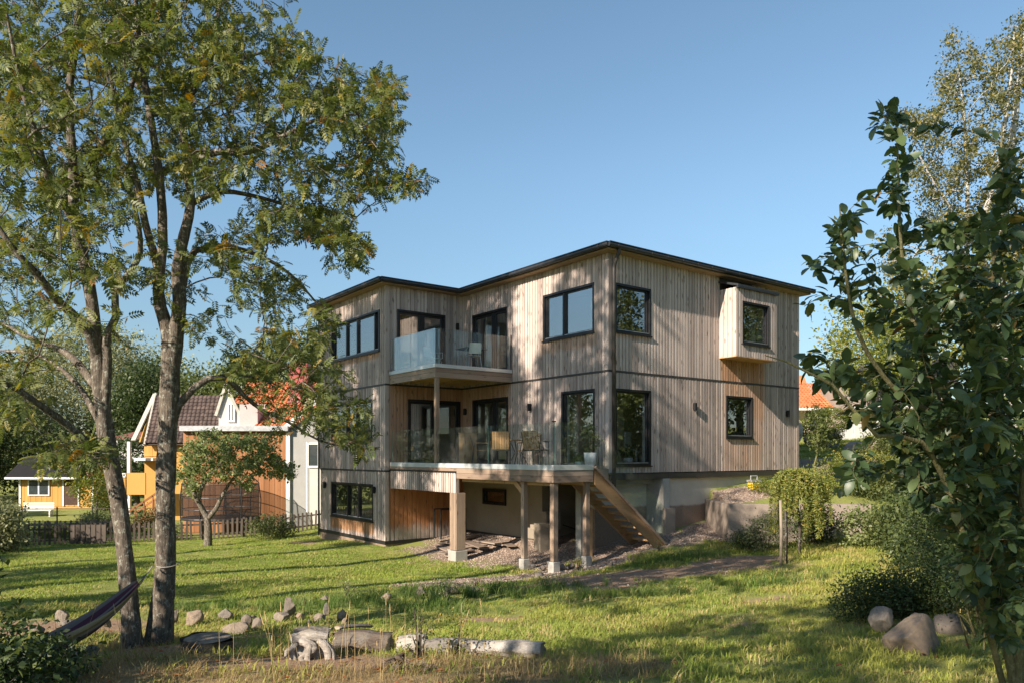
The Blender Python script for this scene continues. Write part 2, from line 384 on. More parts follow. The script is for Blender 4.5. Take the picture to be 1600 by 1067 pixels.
me = np_mesh('ground', np.stack([X.ravel(), Y.ravel(), Z.ravel()], 1), Fq, [], None, True)
g_, d_ = cover(X.ravel(), Y.ravel())
dry_ = ell(X.ravel(), Y.ravel(), -1.5, 6.1, 3.6, 1.3, 0, .4)
for nm, val in (('gravel', g_), ('dirt', d_), ('dry', dry_)):
    a = me.attributes.new(nm, 'FLOAT', 'POINT'); a.data.foreach_set('value', val.astype(np.float32))
t = NT('ground_soil')
n1 = t.noise(t.mapp(), .35, 4); n2 = t.noise(t.mapp(), 6, 5, .7); n3 = t.noise(t.mapp(), 60, 3, .7); vo = t.voro(t.mapp(), 28, 'Color'); vd = t.voro(t.mapp(), 28)
grass = t.mix(t.rng(n1, .35, .65), (.19,.245,.055), (.28,.29,.08)); grass = t.mix(t.rng(n2, .4, .7, 0., .6), grass, (.27,.24,.10))
dirt = t.ramp(t.math('ADD', t.math('MULTIPLY', n2, .6), t.math('MULTIPLY', n3, .4)), [(.3, (.20,.13,.085)), (.6, (.36,.245,.165)), (.8, (.48,.34,.24))])
gs = t.sep(vo); grav = t.ramp(gs[0], [(0, (.16,.115,.09)), (.5, (.27,.20,.155)), (1, (.38,.30,.24))])
grass = t.mix(t.attr('dry'), grass, t.ramp(n2, [(.35, (.20,.14,.075)), (.65, (.36,.27,.14))])); c = t.mix(t.attr('dirt'), grass, dirt); c = t.mix(t.attr('gravel'), c, grav)
t.col(c, .95, .1); t.bump(t.math('ADD', n3, t.math('MULTIPLY', vd, t.attr('gravel'))), .8, .03); me.materials.append(t.m)
tag(link('ground', me), kind='structure')

# ------------------------------------------------------------------ the house
ROT = math.atan2(.603, .7976)
house = empty('wooden_house', (2.58, 20, 0), ROT, 'large modern three-storey house clad in weathered vertical timber with black windows', 'house')
def PU(px, py, v):
    r = (px-800)/F; u = (r*(20+.7976*v)-2.58+.603*v)/(.7976-.603*r); d = 20+.603*u+.7976*v
    return u, E+(710-py)/F*d
def PV(px, py, u):
    r = (px-800)/F; v = (2.58+.7976*u-r*(20+.603*u))/(.603+.7976*r); d = 20+.603*u+.7976*v
    return v, E+(710-py)/F*d
ZT, ZB2, ZB1, Z0 = E+5.37, E+2.24, E-.52, E-2.78      # eaves, belts, cladding foot
def mapper(ax, plane):
    if ax == 'u': return lambda s, d, z: (s, plane-d, z)
    if ax == 'v': return lambda s, d, z: (plane-d, s, z)
    if ax == 'U': return lambda s, d, z: (s, plane+d, z)
    return lambda s, d, z: (plane+d, s, z)
def mbox(mb, mp, s0, s1, d0, d1, z0, z1, r=None):
    a = mp(s0, d0, z0); b = mp(s1, d1, z1); mb.box(a[0], b[0], a[1], b[1], a[2], b[2], r)
def boards(name, ax, plane, a0, a1, z0, z1, holes, m, parent=house, pitch=.125, depth=.032, label=None):
    mp = mapper(ax, plane); mb = MB(); n = max(1, round((a1-a0)/pitch)); p = (a1-a0)/n
    for i in range(n):
        s0 = a0+i*p; r = random.random(); r2 = (r+.13) % 1
        for (b0, b1, dd, rr) in ((s0+.004, s0+p*.70, depth, r), (s0+p*.70, s0+p+.004, depth*.45, r2)):
            b1 = min(b1, a1)
            cuts = sorted({b0, b1, *[q for h in holes for q in h[:2] if b0 < q < b1]})
            for c0, c1 in zip(cuts[:-1], cuts[1:]):
                mid = (c0+c1)/2; spans = [(z0, z1)]
                for (h0, h1, hz0, hz1) in holes:
                    if h0 < mid < h1:
                        spans = [q for (w0, w1) in spans for q in ((w0, min(w1, hz0)), (max(w0, hz1), w1)) if q[1]-q[0] > .01]
                for w0, w1 in spans: mbox(mb, mp, c0, c1, -.01, dd+random.uniform(-.0015, .0015), w0, w1, rr)
    return mb.build(name, m, parent, kind='stuff', label=label)
def core(name, ax, plane, a0, a1, z0, z1, holes, thick=.26, mats=None):
    """wall body with openings: outer skin dark, inner skin white, reveals"""
    mp = mapper(ax, plane); mb = MB(); S = sorted({a0, a1, *[q for h in holes for q in h[:2] if a0 < q < a1]}); Zs = sorted({z0, z1, *[q for h in holes for q in h[2:] if z0 < q < z1]})
    for c0, c1 in zip(S[:-1], S[1:]):
        for w0, w1 in zip(Zs[:-1], Zs[1:]):
            ms, mz = (c0+c1)/2, (w0+w1)/2
            if any(h[0] < ms < h[1] and h[2] < mz < h[3] for h in holes): continue
            for d, k in ((-.012, 0), (-thick, 1)):
                mb.m = k; q = [mp(c0, d, w0), mp(c1, d, w0), mp(c1, d, w1), mp(c0, d, w1)]; mb.poly(q if k == 0 else q[::-1])
    mb.m = 1
    for (h0, h1, g0, g1) in holes:
        for (p0, p1) in (((h0,g0),(h1,g0)), ((h1,g0),(h1,g1)), ((h1,g1),(h0,g1)), ((h0,g1),(h0,g0))):
            mb.poly([mp(p0[0], -.012, p0[1]), mp(p1[0], -.012, p1[1]), mp(p1[0], -thick, p1[1]), mp(p0[0], -thick, p0[1])])
    return mb.build(name, mats or [M['flashing'], M['white']], house)
def window(ax, plane, a0, a1, z0, z1, mull=(), sill=True, door=False, glass='glass', opening=None, deep=.05, label=None):
    mp = mapper(ax, plane); mb = MB(); w = .034
    mbox(mb, mp, a0-.03, a0+w, -.12, .045, z0-.03, z1+.03); mbox(mb, mp, a1-w, a1+.03, -.12, .045, z0-.03, z1+.03)
    mbox(mb, mp, a0+w, a1-w, -.12, .044, z1-w, z1+.03); mbox(mb, mp, a0+w, a1-w, -.12, .044, z0-.03, z0+w)
    for q in mull: mbox(mb, mp, q-.034, q+.034, -.11, .005, z0+w, z1-w)
    edges = [a0+w]+[x for q in mull for x in (q-.034, q+.034)]+[a1-w]
    o = mb.build('sliding_door' if door else 'window', M['frame'], house, bevel=.004, label=label)
    for i in range(0, len(edges), 2):
        e0, e1 = edges[i], edges[i+1]; s = .040 if not door else .075; f = MB()
        if e1-e0 > .3:
            mbox(f, mp, e0, e0+s, -.09, -.015, z0+w, z1-w); mbox(f, mp, e1-s, e1, -.09, -.015, z0+w, z1-w)
            mbox(f, mp, e0+s, e1-s, -.09, -.016, z1-w-s, z1-w); mbox(f, mp, e0+s, e1-s, -.09, -.016, z0+w, z0+w+s)
            f.build('sash', M['frame'], o)
        else: s = 0
        g = MB(); mbox(g, mp, e0+s, e1-s, -.062, -.056, z0+w+(s), z1-w-s); g.build('pane', M[glass], o)
        if sill and not door:
            l = MB(); mbox(l, mp, e0+.01, e1-.01, -.015, .012, z0+w+.002, z0+w+.022); l.build('glazing_bead', M['steel'], o)
    if sill:
        f = MB(); a = mp(a0-.05, 0, z0-.03); mbox(f, mp, a0-.05, a1+.05, .046, .085, z0-.065, z0-.032); mbox(f, mp, a0-.05, a1+.05, -.02, .05, z0-.062, z0-.034)
        f.build('sill', M['frame'], o)
    if door:
        f = MB(); q = (mull[0]+.09) if mull else a1-.15; mbox(f, mp, q, q+.03, .0, .05, z0+.95, z0+1.2); f.build('handle', M['steel'], o)
    return o
def v2(pxl, pxr, ytop, ybot, pref, u, yb_at=None):      # rect on a u=const plane; y's read at column pref
    va = PV(pxl, 0, u)[0]; vb = PV(pxr, 0, u)[0]
    return min(va,vb), max(va,vb), PV(yb_at or pref, ybot, u)[1], PV(pref, ytop, u)[1]
def u2(pxl, pxr, ytop, ybot, pref, v, yb_at=None):
    return PU(pxl, 0, v)[0], PU(pxr, 0, v)[0], PU(yb_at or pref, ybot, v)[1], PU(pref, ytop, v)[1]
UW, VW, UEND, VEND = -2.93, 7.07, 8.87, 12.22
FL2, FL1 = E+2.62, E-.30       # floor levels
# openings (read from the photograph)
w1 = v2(519.5, 593.5, 486, 547, 592, UW); w2 = v2(519.5, 582, 624.5, 683, 582, UW); w3 = v2(519.5, 584, 757.5, 813, 584, UW)
d1 = u2(621, 694, 485, 590, 622, VW); d1 = (d1[0], d1[1], FL2+.04, d1[3])
d2 = u2(638, 717.5, 624.5, 726, 638, VW); d2 = (d2[0], d2[1], FL1+.04, d2[3])
d3 = v2(740, 793, 481, 585, 793, 0.); d3 = (d3[0], d3[1], FL2+.04, d3[3])
d4 = v2(740.5, 793.7, 621, 727, 793, 0.); d4 = (d4[0], d4[1], FL1+.04, d4[3])
w4 = v2(851, 928.5, 443.5, 517.5, 928.5, 0.); w5 = v2(879.5, 929.5, 608.5, 727, 929, 0.)
w6 = u2(961, 1014.5, 444, 517, 961.5, 0.); w7 = u2(961, 1014.3, 608, 725.5, 961.5, 0.); w8 = u2(1134.5, 1173.5, 619, 682, 1135, 0.)
bw = u2(1159.3, 1199.5, 472, 535, 1159.5, -.624)

LW = mat_wood('cladding_left_walls', *cl, boxes=[(-.1,.1, w4[0]-.1,w4[1]+.1, w4[2]-.35,w4[2], .12, .6)], fcols=((.28,.16,.09),(.40,.26,.17)))
LL = mat_wood('cladding_left_lower', *cl, boxes=[(-.1,.1, 4.5,7.2, FL1-.2,ZB2, .35, .75)], fcols=((.30,.155,.085),(.42,.24,.14)))
WF = mat_wood('cladding_wing_front_sheltered', *cl, boxes=[(-2.75,.3, 6.8,7.3, E-3.4,ZB2+.1, .18, .85)], fcols=((.30,.15,.08),(.43,.24,.135)))
WB = mat_wood('cladding_wing_basement_front', *cl, boxes=[(-2.8,.6, 6.8,7.3, E-2.2,ZB1+.3, .35, .95)], fcols=((.34,.13,.045),(.46,.21,.085)))
WL = mat_wood('cladding_wing_left', *cl, boxes=[(-3.1,-2.8, w3[0]-.05,w3[1]+.05, w3[2]-.42,w3[2], .1, .95), (-3.1,-2.8, w1[0],w1[1], w1[2]-.22,w1[2], .08, .7), (-3.1,-2.8, w2[0],w2[1], w2[2]-.2,w2[2], .08, .5)], fcols=((.30,.15,.07),(.43,.25,.13)))
RU = mat_wood('cladding_right_upper', *cl, boxes=[(4.75,6.9, -.2,.2, ZB2-.3,E+2.95, .12, .8), (w6[0]-.1,w6[1], -.2,.2, w6[2]-.15,w6[2], .08,.4)], fcols=((.33,.16,.07),(.45,.24,.12)))
RL = mat_wood('cladding_right_lower', *cl, boxes=[(4.95,6.85, -.2,.2, E+1.15,ZB2+.3, .25, .72), (5.0,6.7, -.2,.2, E-.35,E+1.4, .4, .5)], fcols=((.33,.175,.09),(.45,.27,.16)))
CLN = mat_wood('cladding_plain', *cl)
# walls: cladding, one part for each storey of each face
boards('cladding', 'v', UW, VW, VEND, ZB2+.03, ZT, [w1], WL); boards('cladding', 'v', UW, VW, VEND, ZB1+.03, ZB2-.03, [w2], WL); boards('cladding', 'v', UW, VW, VEND, Z0, ZB1-.03, [w3], WL)
boards('cladding', 'u', VW, UW, 0, ZB2+.03, ZT, [d1], CLN); boards('cladding', 'u', VW, UW, 0, ZB1+.03, ZB2-.03, [d2], WF); boards('cladding', 'u', VW, UW, 0, Z0, ZB1-.03, [], WB, pitch=.16, depth=.02)
boards('cladding', 'v', 0, 0, VW, ZB2+.03, ZT, [d3, w4], LW); boards('cladding', 'v', 0, 0, VW, ZB1+.03, ZB2-.03, [d4, w5], LL)
bayh = (4.65, 6.64, E+2.94, E+5.02)
boards('cladding', 'u', 0, 0, UEND, ZB2+.03, ZT, [w6, (bayh[0], bayh[1]-.35, E+4.94, ZT), (bayh[1]-.35, bayh[1], E+4.85, E+5.1), (bayh[0], bayh[1], E+3.0, E+4.9)], RU)
boards('cladding', 'u', 0, 0, UEND, ZB1+.03, ZB2-.03, [w7, w8], RL)
boards('cladding', 'V', UEND, 0, VEND, ZB1, ZT, [], CLN); boards('cladding', 'U', VEND, UW, UEND, Z0, ZT, [], CLN)
lo = [w2, w3, w1]
core('wall', 'v', UW, VW+.001, VEND-.001, Z0-.5, ZT, lo); core('wall', 'u', VW, UW+.262, -.262, Z0-.5, ZT, [d1, d2]); core('wall', 'v', 0, .001, VW, ZB1-.02, ZT, [d3, d4, w4, w5])
core('wall', 'u', 0, .262, UEND-.262, ZB1-.02, ZT, [w6, w7, w8, (bayh[0]+.1, bayh[1]-.1, E+3.1, E+4.85)]); core('wall', 'V', UEND, .001, VEND-.001, ZB1-1.5, ZT, []); core('wall', 'U', VEND, UW+.262, UEND-.262, Z0-.5, ZT, [])
# belts and corner boards
mb = MB()
for z in (ZB2, ZB1):
    mbox(mb, mapper('v', UW), VW-.05, VEND, -.01, .042, z-.028, z+.028); mbox(mb, mapper('u', VW), UW-.043, 0, -.01, .040, z-.028, z+.028)
mbox(mb, mapper('v', 0), -.044, VW-.045, -.01, .042, ZB2-.028, ZB2+.028); mbox(mb, mapper('u', 0), -.046, UEND+.04, -.01, .040, ZB2-.027, ZB2+.029)
mb.build('belt_strip', M['flashing'], house)
def corner(u, v, z0, z1, su, sv):
    m_ = MB(); m_.box(u-su*.038, u+su*.085, v-sv*.038, v-sv*.004, z0, z1); m_.box(u-su*.0385, u-su*.004, v-sv*.003, v+sv*.085, z0, z1); m_.build('corner_board', CLN, house)
for z0, z1 in ((ZB2+.03, ZT), (ZB1+.03, ZB2-.03)): corner(0, 0, z0, z1, 1, 1); corner(UW, VW, z0, z1, 1, 1); corner(UEND, 0, z0, z1, -1, 1); corner(UW, VEND, z0, z1, 1, -1)
corner(UW, VW, Z0, ZB1-.03, 1, 1)
# interiors
mb = MB()
for z in (FL2, FL1):
    mb.box(.27, UEND-.27, .27, VEND-.27, z-.25, z); mb.box(UW+.27, .265, VW+.27, VEND-.27, z-.25, z)
mb.build('interior_floor', M['ifloor'], house)
for z0, z1 in ((FL2+.002, ZT-.05), (FL1+.002, FL2-.26)):
    for bx_ in ((4.2,4.3,.27,5.0), (.27,3.0,6.0,6.1), (UW+.27,-.6,9.7,9.8), (3.0,3.1,4.0,9.5), (.55,.85,3.3,3.6), (1.9,2.2,1.6,1.8)): MB().box(*bx_, z0, z1).build('interior_wall', M['cream'], house)
MB().box(.1, 2.88, 3.5, 3.6, Z0, ZB1).build('interior_wall', M['cream'], house); MB().box(UW+.27, -.1, 10, 10.1, Z0, ZB1-.05).build('interior_wall', M['cream'], house)
mb = MB(); mb.box(.265, UEND-.262, .265, VEND-.265, ZT-.04, ZT-.001); mb.box(UW+.262, .264, VW+.265, VEND-.265, ZT-.04, ZT-.001); mb.build('ceiling', M['white'], house)
# windows and doors
def vs(a, px, u): return PV(px, 0, u)[0]
window('v', UW, *w1, mull=sorted([vs(0,541.3,UW), vs(0,558,UW), vs(0,585.5,UW)]), glass='glass_u')
window('v', UW, *w2, mull=sorted([vs(0,541.5,UW), vs(0,557,UW)])); window('v', UW, *w3, mull=sorted([vs(0,543,UW), vs(0,560,UW)]))
window('u', VW, *d1, mull=[PU(659,0,VW)[0]], sill=False, door=True); window('u', VW, *d2, mull=[PU(679,0,VW)[0]], sill=False, door=True)
window('v', 0, *d3, mull=[vs(0,770.5,0)], sill=False, door=True); window('v', 0, *d4, mull=[vs(0,772,0)], sill=False, door=True)
window('v', 0, *w4, mull=[vs(0,881,0)], glass='glass_u'); window('v', 0, *w5)
window('u', 0, *w6); window('u', 0, *w7); window('u', 0, *w8)
mb = MB(); mbox(mb, mapper('u', -.1), .55, 1.1, 0, .05, FL1+.1, FL1+2.0); 
# bay window
bay = MB(); B0, B1, BZ0, BZ1, BD = bayh[0], bayh[1], bayh[2], bayh[3], .624
bay.m = 0; bay.box(B0+.03, B1-.03, -BD+.03, -.034, BZ0+.03, BZ0+.12); bay.box(B0+.03, B0+.10, -BD+.03, -.034, BZ0+.121, BZ1-.16); bay.box(B1-.10, B1-.03, -BD+.03, -.034, BZ0+.121, BZ1-.16)
bay.box(B0+.03, B1-.03, -BD+.03, -.034, BZ1-.159, BZ1-.06)
bo = bay.build('bay_window', M['white'], house, label='projecting timber-clad bay with a square window')
boards('cladding', 'u', -BD, B0, B1, BZ0, BZ1-.05, [bw], CLN, bo); boards('cladding', 'v', B0, -BD-.03, -.03, BZ0, BZ1-.05, [], CLN, bo, pitch=.15); boards('cladding', 'V', B1, -BD-.03, -.03, BZ0, BZ1-.05, [], CLN, bo)
mb = MB(); mb.box(B0-.03, B1+.03, -BD-.03, -.034, BZ0-.022, BZ0-.001); mb.build('soffit', mat_wood('bay_soffit', (.36,.18,.08),(.44,.24,.11),(.5,.3,.15), 0), bo)
mb = MB(); r0 = BZ1+.17
mb.hexa([(B0-.06,-BD-.12,BZ1-.03),(B1+.06,-BD-.12,BZ1-.03),(B1+.06,-.035,r0),(B0-.06,-.035,r0),(B0-.06,-BD-.12,BZ1+.03),(B1+.06,-BD-.12,BZ1+.03),(B1+.06,-.035,r0+.06),(B0-.06,-.035,r0+.06)])
mb.box(B0-.05, B1+.05, -BD-.115, -BD-.035, BZ1-.065, BZ1-.028); mb.build('roof_cap', M['roofmetal'], bo)
window('u', -BD, *bw)
mb = MB(); mb.box(B0+.0, B1-.35, -.02, -.001, E+4.95, ZT-.002); mb.build('black_flashing', M['flashing'], house)
mb = MB(); mb.box(B1-.35, B1+.3, -.055, -.035, E+5.17, E+5.23); mb.build('fixing_batten', M['fencew'], house)
# roof
OV = .30; mb = MB()
mb.box(-OV, UEND+OV, -OV, VEND+OV, ZT+.001, ZT+.035); mb.box(UW-OV, -OV-.001, VW-OV, VEND+OV, ZT+.001, ZT+.035)
mb.build('soffit', mat_wood('eaves_soffit', (.26,.17,.11),(.34,.23,.15),(.40,.28,.19), 0), house)
mb = MB(); z = ZT+.036
mb.hexa([(-OV-.01,-OV-.01,z),(UEND+OV+.01,-OV-.01,z),(UEND+OV+.01,VEND+OV+.01,z),(-OV-.01,VEND+OV+.01,z),(-OV-.03,-OV-.03,z+.13),(UEND+OV+.03,-OV-.03,z+.13),(UEND+OV+.03,VEND+OV+.03,z+.13),(-OV-.03,VEND+OV+.03,z+.13)])
mb.box(UW-OV-.01, -OV-.012, VW-OV-.01, VEND+OV+.01, z+.001, z+.128)
mb.hexa([(-OV-.04,-OV-.04,z+.1301),(UEND+OV+.04,-OV-.04,z+.1301),(UEND+OV+.04,VEND+OV+.04,z+.1301),(-OV-.04,VEND+OV+.04,z+.1301),(3,3,z+.30),(6,3,z+.30),(6,9,z+.30),(3,9,z+.30)])
mb.build('roof', M['roofmetal'], house)
GP = OV+.085; zg = ZT+.10
path = [((UW-GP, VEND+.3, zg), (UW-GP, VW-GP, zg)), ((UW-GP, VW-GP, zg), (-GP, VW-GP, zg)), ((-GP, VW-GP, zg), (-GP, -GP, zg)), ((-GP, -GP, zg), (UEND+GP, -GP, zg))]
for p, q in path:
    mb = MB(); P, Q = Vector(p), Vector(q); L = (Q-P).length; d = (Q-P)/L; mb.tube([p, q], .068, 12)
    mb.beam(P+Vector((0,0,.055)), Q+Vector((0,0,.055)), .15, .022)
    g = mb.build('gutter', M['roofmetal'], house, smooth=False); n = int(L/.62); k = MB()
    for i in range(n):
        c = P+d*((i+.5)*L/n); k.tube([c-d*.012, c+d*.012], .074, 12)
    k.build('gutter_bracket', M['flashing'], g, kind='stuff')
# downpipes
mb = MB(); mb.tube([(.02,-.36,zg-.05), (.02,-.36,zg-.16), (.09,-.13,zg-.42), (.09,-.11,zg-.55), (.09,-.11,ZB1-.35)], .05, 12); mb.build('downpipe', M['flashing'], house, smooth=True)
mb = MB(); mb.tube([(UW-.1,VEND-.02,ZT), (UW-.1,VEND-.02,Z0-.2)], .035, 8); mb.build('downpipe', M['roofmetal'], house, smooth=True)
mb = MB(); mb.tube([(UW+.2,VW-.09,FL2+1.05), (UW+.2,VW-.09,FL2+.05)], .018, 8); mb.build('glass_clamp', M['blackmetal'], house)
# wall lamps
def wlamp(ax, plane, s, z, h=.22):
    mp = mapper(ax, plane+(0)); mb = MB(); mbox(mb, mp, s-.035, s+.035, .033, .06, z-h*.35, z+h*.35); mbox(mb, mp, s-.045, s+.045, .06, .14, z-h/2, z+h/2); mb.build('wall_lamp', M['lamp'], house, bevel=.006)
for px, py, ax, pl in ((712.5,511,'u',VW), (730,643,'v',0), (831,636,'v',0), (1082,635,'u',0), (1227,646,'u',0), (511,757,'v',UW), (588,764.5,'v',UW)):
    s, z = (PU if ax == 'u' else PV)(px, py, pl); wlamp(ax, pl, s, z)
# foundation
mb = MB()
xs = [0, 1.05, 2.3, 3.7, 5.1, 6.5, 7.9, UEND+.06]
for a, b in zip(xs[:-1], xs[1:]): mb.box(a+.004, b-.004, -.075, -.001, ZB1-.15, ZB1+.0)
mb.build('base_flashing', M['flashing'], house)
mb = MB(); mb.box(UW-.055, UW-.001, VW-.05, VEND+.03, Z0-.07, Z0+.04); mb.box(UW-.052, .0, VW-.055, VW-.001, Z0-.07, Z0+.038); mb.build('base_flashing', M['blackmetal'], house)
mb = MB(); mb.box(UW-.02, UW+.3, VW-.02, VEND, Z0-1.0, Z0-.071); mb.box(UW+.301, 0, VW-.018, VW+.3, Z0-1.0, Z0-.072); mb.build('foundation', M['found'], house)
mb = MB(); mb.box(2.32, UEND, .03, .3, E-3.2, ZB1-.151); mb.box(0.02, 2.3, .55, .8, E-3.2, ZB1-.03); mb.box(UEND-.25, UEND+.0, .301, VEND, E-3.2, ZB1-.152); mb.build('foundation', M['found'], house)
mb = MB(); mb.box(2.05, 2.318, -.10, .56, E-3.0, ZB1-.152); mb.build('buttress', M['concrete'], house, bevel=.01)
mb = MB(); mb.box(2.0, 2.42, -.22, -.101, E-3.0, E-1.5); mb.build('buttress', M['retain'], house, bevel=.01)
# basement wall behind the terrace posts
bwn = v2(756, 790, 765.5, 788, 789, 0.); core('basement_wall', 'v', 0, 2.62, VW+.2, E-3.2, ZB1-.022, [bwn], mats=[M['plaster'], M['plaster']])
window('v', 0, *bwn, sill=False, label='small dark basement window')
mb = MB(); mb.box(-.02, .0, 2.6, VW, E-3.0, E-2.53); mb.build('base_flashing', M['blackmetal'], house)
mb = MB(); s = PV(842, 0, -.15)[0]; mb.box(-.26, -.013, s-.28, s+.28, E-2.2, ZB1-.03); mb.build('pillar', M['plaster'], house, bevel=.01)
mb = MB(); mb.box(2.9, 3.1, .8, 3.2, E-3, ZB1-.03); mb.box(.0, 3.1, 2.6, 2.75, E-3.2, ZB1-.03); mb.build('basement_back_wall', M['plaster'], house)
mb = MB(); mb.box(0.0, 4, .3, 4, ZB1-.3, ZB1-.031); mb.build('basement_ceiling', M['concrete'], house)

# ------------------------------------------------------------------ balcony (part of the house)
BU, BV = -2.77, 4.28
mb = MB(); mb.box(BU+.05, -.045, BV+.1, VW-.045, FL2-.03, FL2); bal = mb.build('balcony', M['deckx'], house)
mb = MB(); n = 3
for z0, z1, d in ((E+2.25, E+2.40, 0), (E+2.405, E+2.53, .002), (E+2.535, E+2.64, .03)):
    m_ = M['deckx'] if d < .02 else M['alu']
    a = MB(); a.box(BU-d, -.0425, BV-.045-d, BV-d, z0, z1); a.build('fascia', m_, bal, bevel=.004)
    a = MB(); a.box(BU-.045-d, BU-.001-d, BV-.045-d, VW-.045, z0, z1); a.build('fascia', M['decky'] if d < .02 else M['alu'], bal, bevel=.004)
for i in range(6):
    a = MB(); u = BU+.35+i*.42; a.box(u, u+.045, BV+.01, VW-.05, E+2.3, E+2.5); a.build('joist', M['pinex'], bal)
for i in range(20):
    a = MB(); v = BV+.01+i*.135; a.box(BU+.0, -.05, v, v+.127, E+2.515, E+2.585); a.build('floor_board', M['deckx'], bal)
def gpanel(name, parent, p, q, z0, z1, m='railglass', zq=None):
    P, Q = Vector((*p, 0)), Vector((*q, 0)); d = (Q-P).normalized(); nrm = Vector((-d.y, d.x, 0))*.006
    a0, a1 = z0, z1; b0, b1 = zq if zq else (z0, z1)
    mb = MB(); mb.hexa([(*(P-nrm).xy, a0), (*(P+nrm).xy, a0), (*(Q+nrm).xy, b0), (*(Q-nrm).xy, b0), (*(P-nrm).xy, a1), (*(P+nrm).xy, a1), (*(Q+nrm).xy, b1), (*(Q-nrm).xy, b1)])
    o = mb.build(name, M[m], parent); e = MB(); e.tube([(*P.xy, a0), (*P.xy, a1)], .0075, 6)
    e.build('glass_edge', M['glassedge'], o) if parent is not bal and parent is not house else None
    return o
gpanel('glass_panel', bal, (BU-.03, VW-.12), (BU-.03, 5.70), E+2.60, E+3.66, 'railglass2'); gpanel('glass_panel', bal, (BU-.03, 5.685), (BU-.03, BV-.02), E+2.60, E+3.66, 'railglass2')
gpanel('glass_panel', bal, (BU-.02, BV-.03), (-1.42, BV-.03), E+2.60, E+3.66); gpanel('glass_panel', bal, (-1.405, BV-.03), (-.12, BV-.03), E+2.60, E+3.66)
mb = MB(); mb.tube([(-.06,BV-.03,E+2.6), (-.06,BV-.03,E+3.72)], .015, 8); mb.build('glass_clamp', M['blackmetal'], bal)

# ------------------------------------------------------------------ terrace
ter = empty('terrace', (2.58, 20, 0), ROT, 'raised wooden terrace with glass railing on tall posts along the left side of the house', 'terrace')
TU, TV, TE = -2.75, -.975, -1.52
for i in range(22):      # floor boards run along v
    u = TU+.02+i*.1235
    if u > -.17: break
    v0 = TV+.01 if u < TE-.1 else .02
    a = MB(); a.box(u, u+.116, v0, VW-.046 if u < -.05 else 0, FL1-.028, FL1); a.build('floor_board', M['decky'], ter)
zf = [(E-.655, E-.51), (E-.505, E-.37)]
for z0, z1 in zf:
    a = MB(); a.box(TU-.045, TU-.0, TV-.045, 3.14, z0, z1); a.build('fascia_board', M['decky'], ter, bevel=.004)
    a = MB(); a.box(TU+.001, TE, TV-.045, TV-.0, z0, z1); a.build('fascia_board', M['deckx'], ter, bevel=.004)
    a = MB(); a.box(TE, -.05, -.045, 0, z0, z1); a.build('fascia_board', M['deckx'], ter, bevel=.004)
a = MB(); a.box(TU-.045, TU-.0, 3.145, VW-.046, E-.455, E-.365); a.build('fascia_board', M['decky'], ter, bevel=.004)
a = MB(); a.box(TE, TE+.045, TV, -.046, E-.655, E-.37); a.build('fascia_board', M['decky'], ter, bevel=.004)
a = MB(); a.box(TU-.06, TU+.03, TV-.06, VW-.05, E-.365, E-.238); a.build('base_rail', M['alu'], ter, bevel=.005)
a = MB(); a.box(TU+.031, TE-.0, TV-.06, TV+.03, E-.364, E-.24); a.build('base_rail', M['alu'], ter, bevel=.005)
# joists and beams
for v in np.arange(TV+.35, 7.0, .6):
    a = MB(); a.box(TU+.01, -.05 if v > 0 else TE-.01, v, v+.045, E-.53, E-.33); a.build('joist', M['pinex'], ter)
for u in (TU+.12, -1.75):
    a = MB(); a.box(u, u+.09, TV+.1, 3.1, E-.74, E-.535); a.build('beam', M['pinez'], ter)
# clad parapet band under the left part
bd = MB(); bd.box(TU-.02, TU+.06, 3.2, VW-.05, E-1.04, E-.47); pb = bd.build('clad_band', M['flashing'], ter)
boards('cladding', 'v', TU-.02, 3.2, VW-.04, E-1.06, E-.50, [], CLN, pb); boards('cladding', 'u', 3.2, TU-.05, TU+.10, E-1.06, E-.50, [], CLN, pb, pitch=.14)
mb = MB(); mb.box(TU-.075, TU+.11, 3.14, VW-.05, E-.498, E-.462); mb.build('flashing', M['blackmetal'], pb)
# glass
zg0, zg1 = E-.25, E+.765
for a_, b_ in ((VW-.15, 4.36), (4.345, 1.68), (1.665, TV-.0)): gpanel('glass_panel', ter, (TU-.01, a_), (TU-.01, b_), zg0, zg1)
gpanel('glass_panel', ter, (TU+.02, TV-.02), (TE-.02, TV-.02), zg0, zg1)
mb = MB(); mb.tube([(TU-.01,TV-.02,zg0), (TU-.01,TV-.02,zg1)], .009, 6); mb.box(TU-.06, TU+.04, TV-.04, TV+.0, zg1, zg1+.03); mb.build('corner_clamp', M['blackmetal'], ter)
# posts
def post(u, v, w, z0, z1, foot, fw=None, name='post', m='deckz'):
    a = MB(); a.box(u-w/2, u+w/2, v-w/2, v+w/2, z0, z1); p = a.build(name, M[m], ter, bevel=.005)
    if foot:
        f = MB(); fw = fw or w*1.35; f.box(u-fw/2, u+fw/2, v-fw/2, v+fw/2, foot-.35, z0-.015); f.build('concrete_footing', M['concrete'], p, bevel=.012)
        f = MB(); f.box(u-.05, u+.05, v-.03, v+.03, z0-.05, z0+.002); f.build('post_shoe', M['steel'], p)
    return p
gz = lambda u, v: H(*hw(u, v))
post(TU+.10, 3.30, .29, gz(TU+.1, 3.3)+.30, E-1.062, gz(TU+.1, 3.3), .40)
zf0 = gz(TU+.1, 3.3)+.30
for k_, (a0_, b0_) in enumerate(((-.15, -.052), (-.048, .05), (.054, .15))):
    a = MB(); a.box(TU+.10-.168, TU+.10-.146, 3.30+a0_, 3.30+b0_, zf0, E-1.063); a.build('plank', M['deckz'], ter, bevel=.003)
    a = MB(); a.box(TU+.10+a0_, TU+.10+b0_, 3.30-.168, 3.30-.146, zf0, E-1.063); a.build('plank', M['deckz'], ter, bevel=.003)
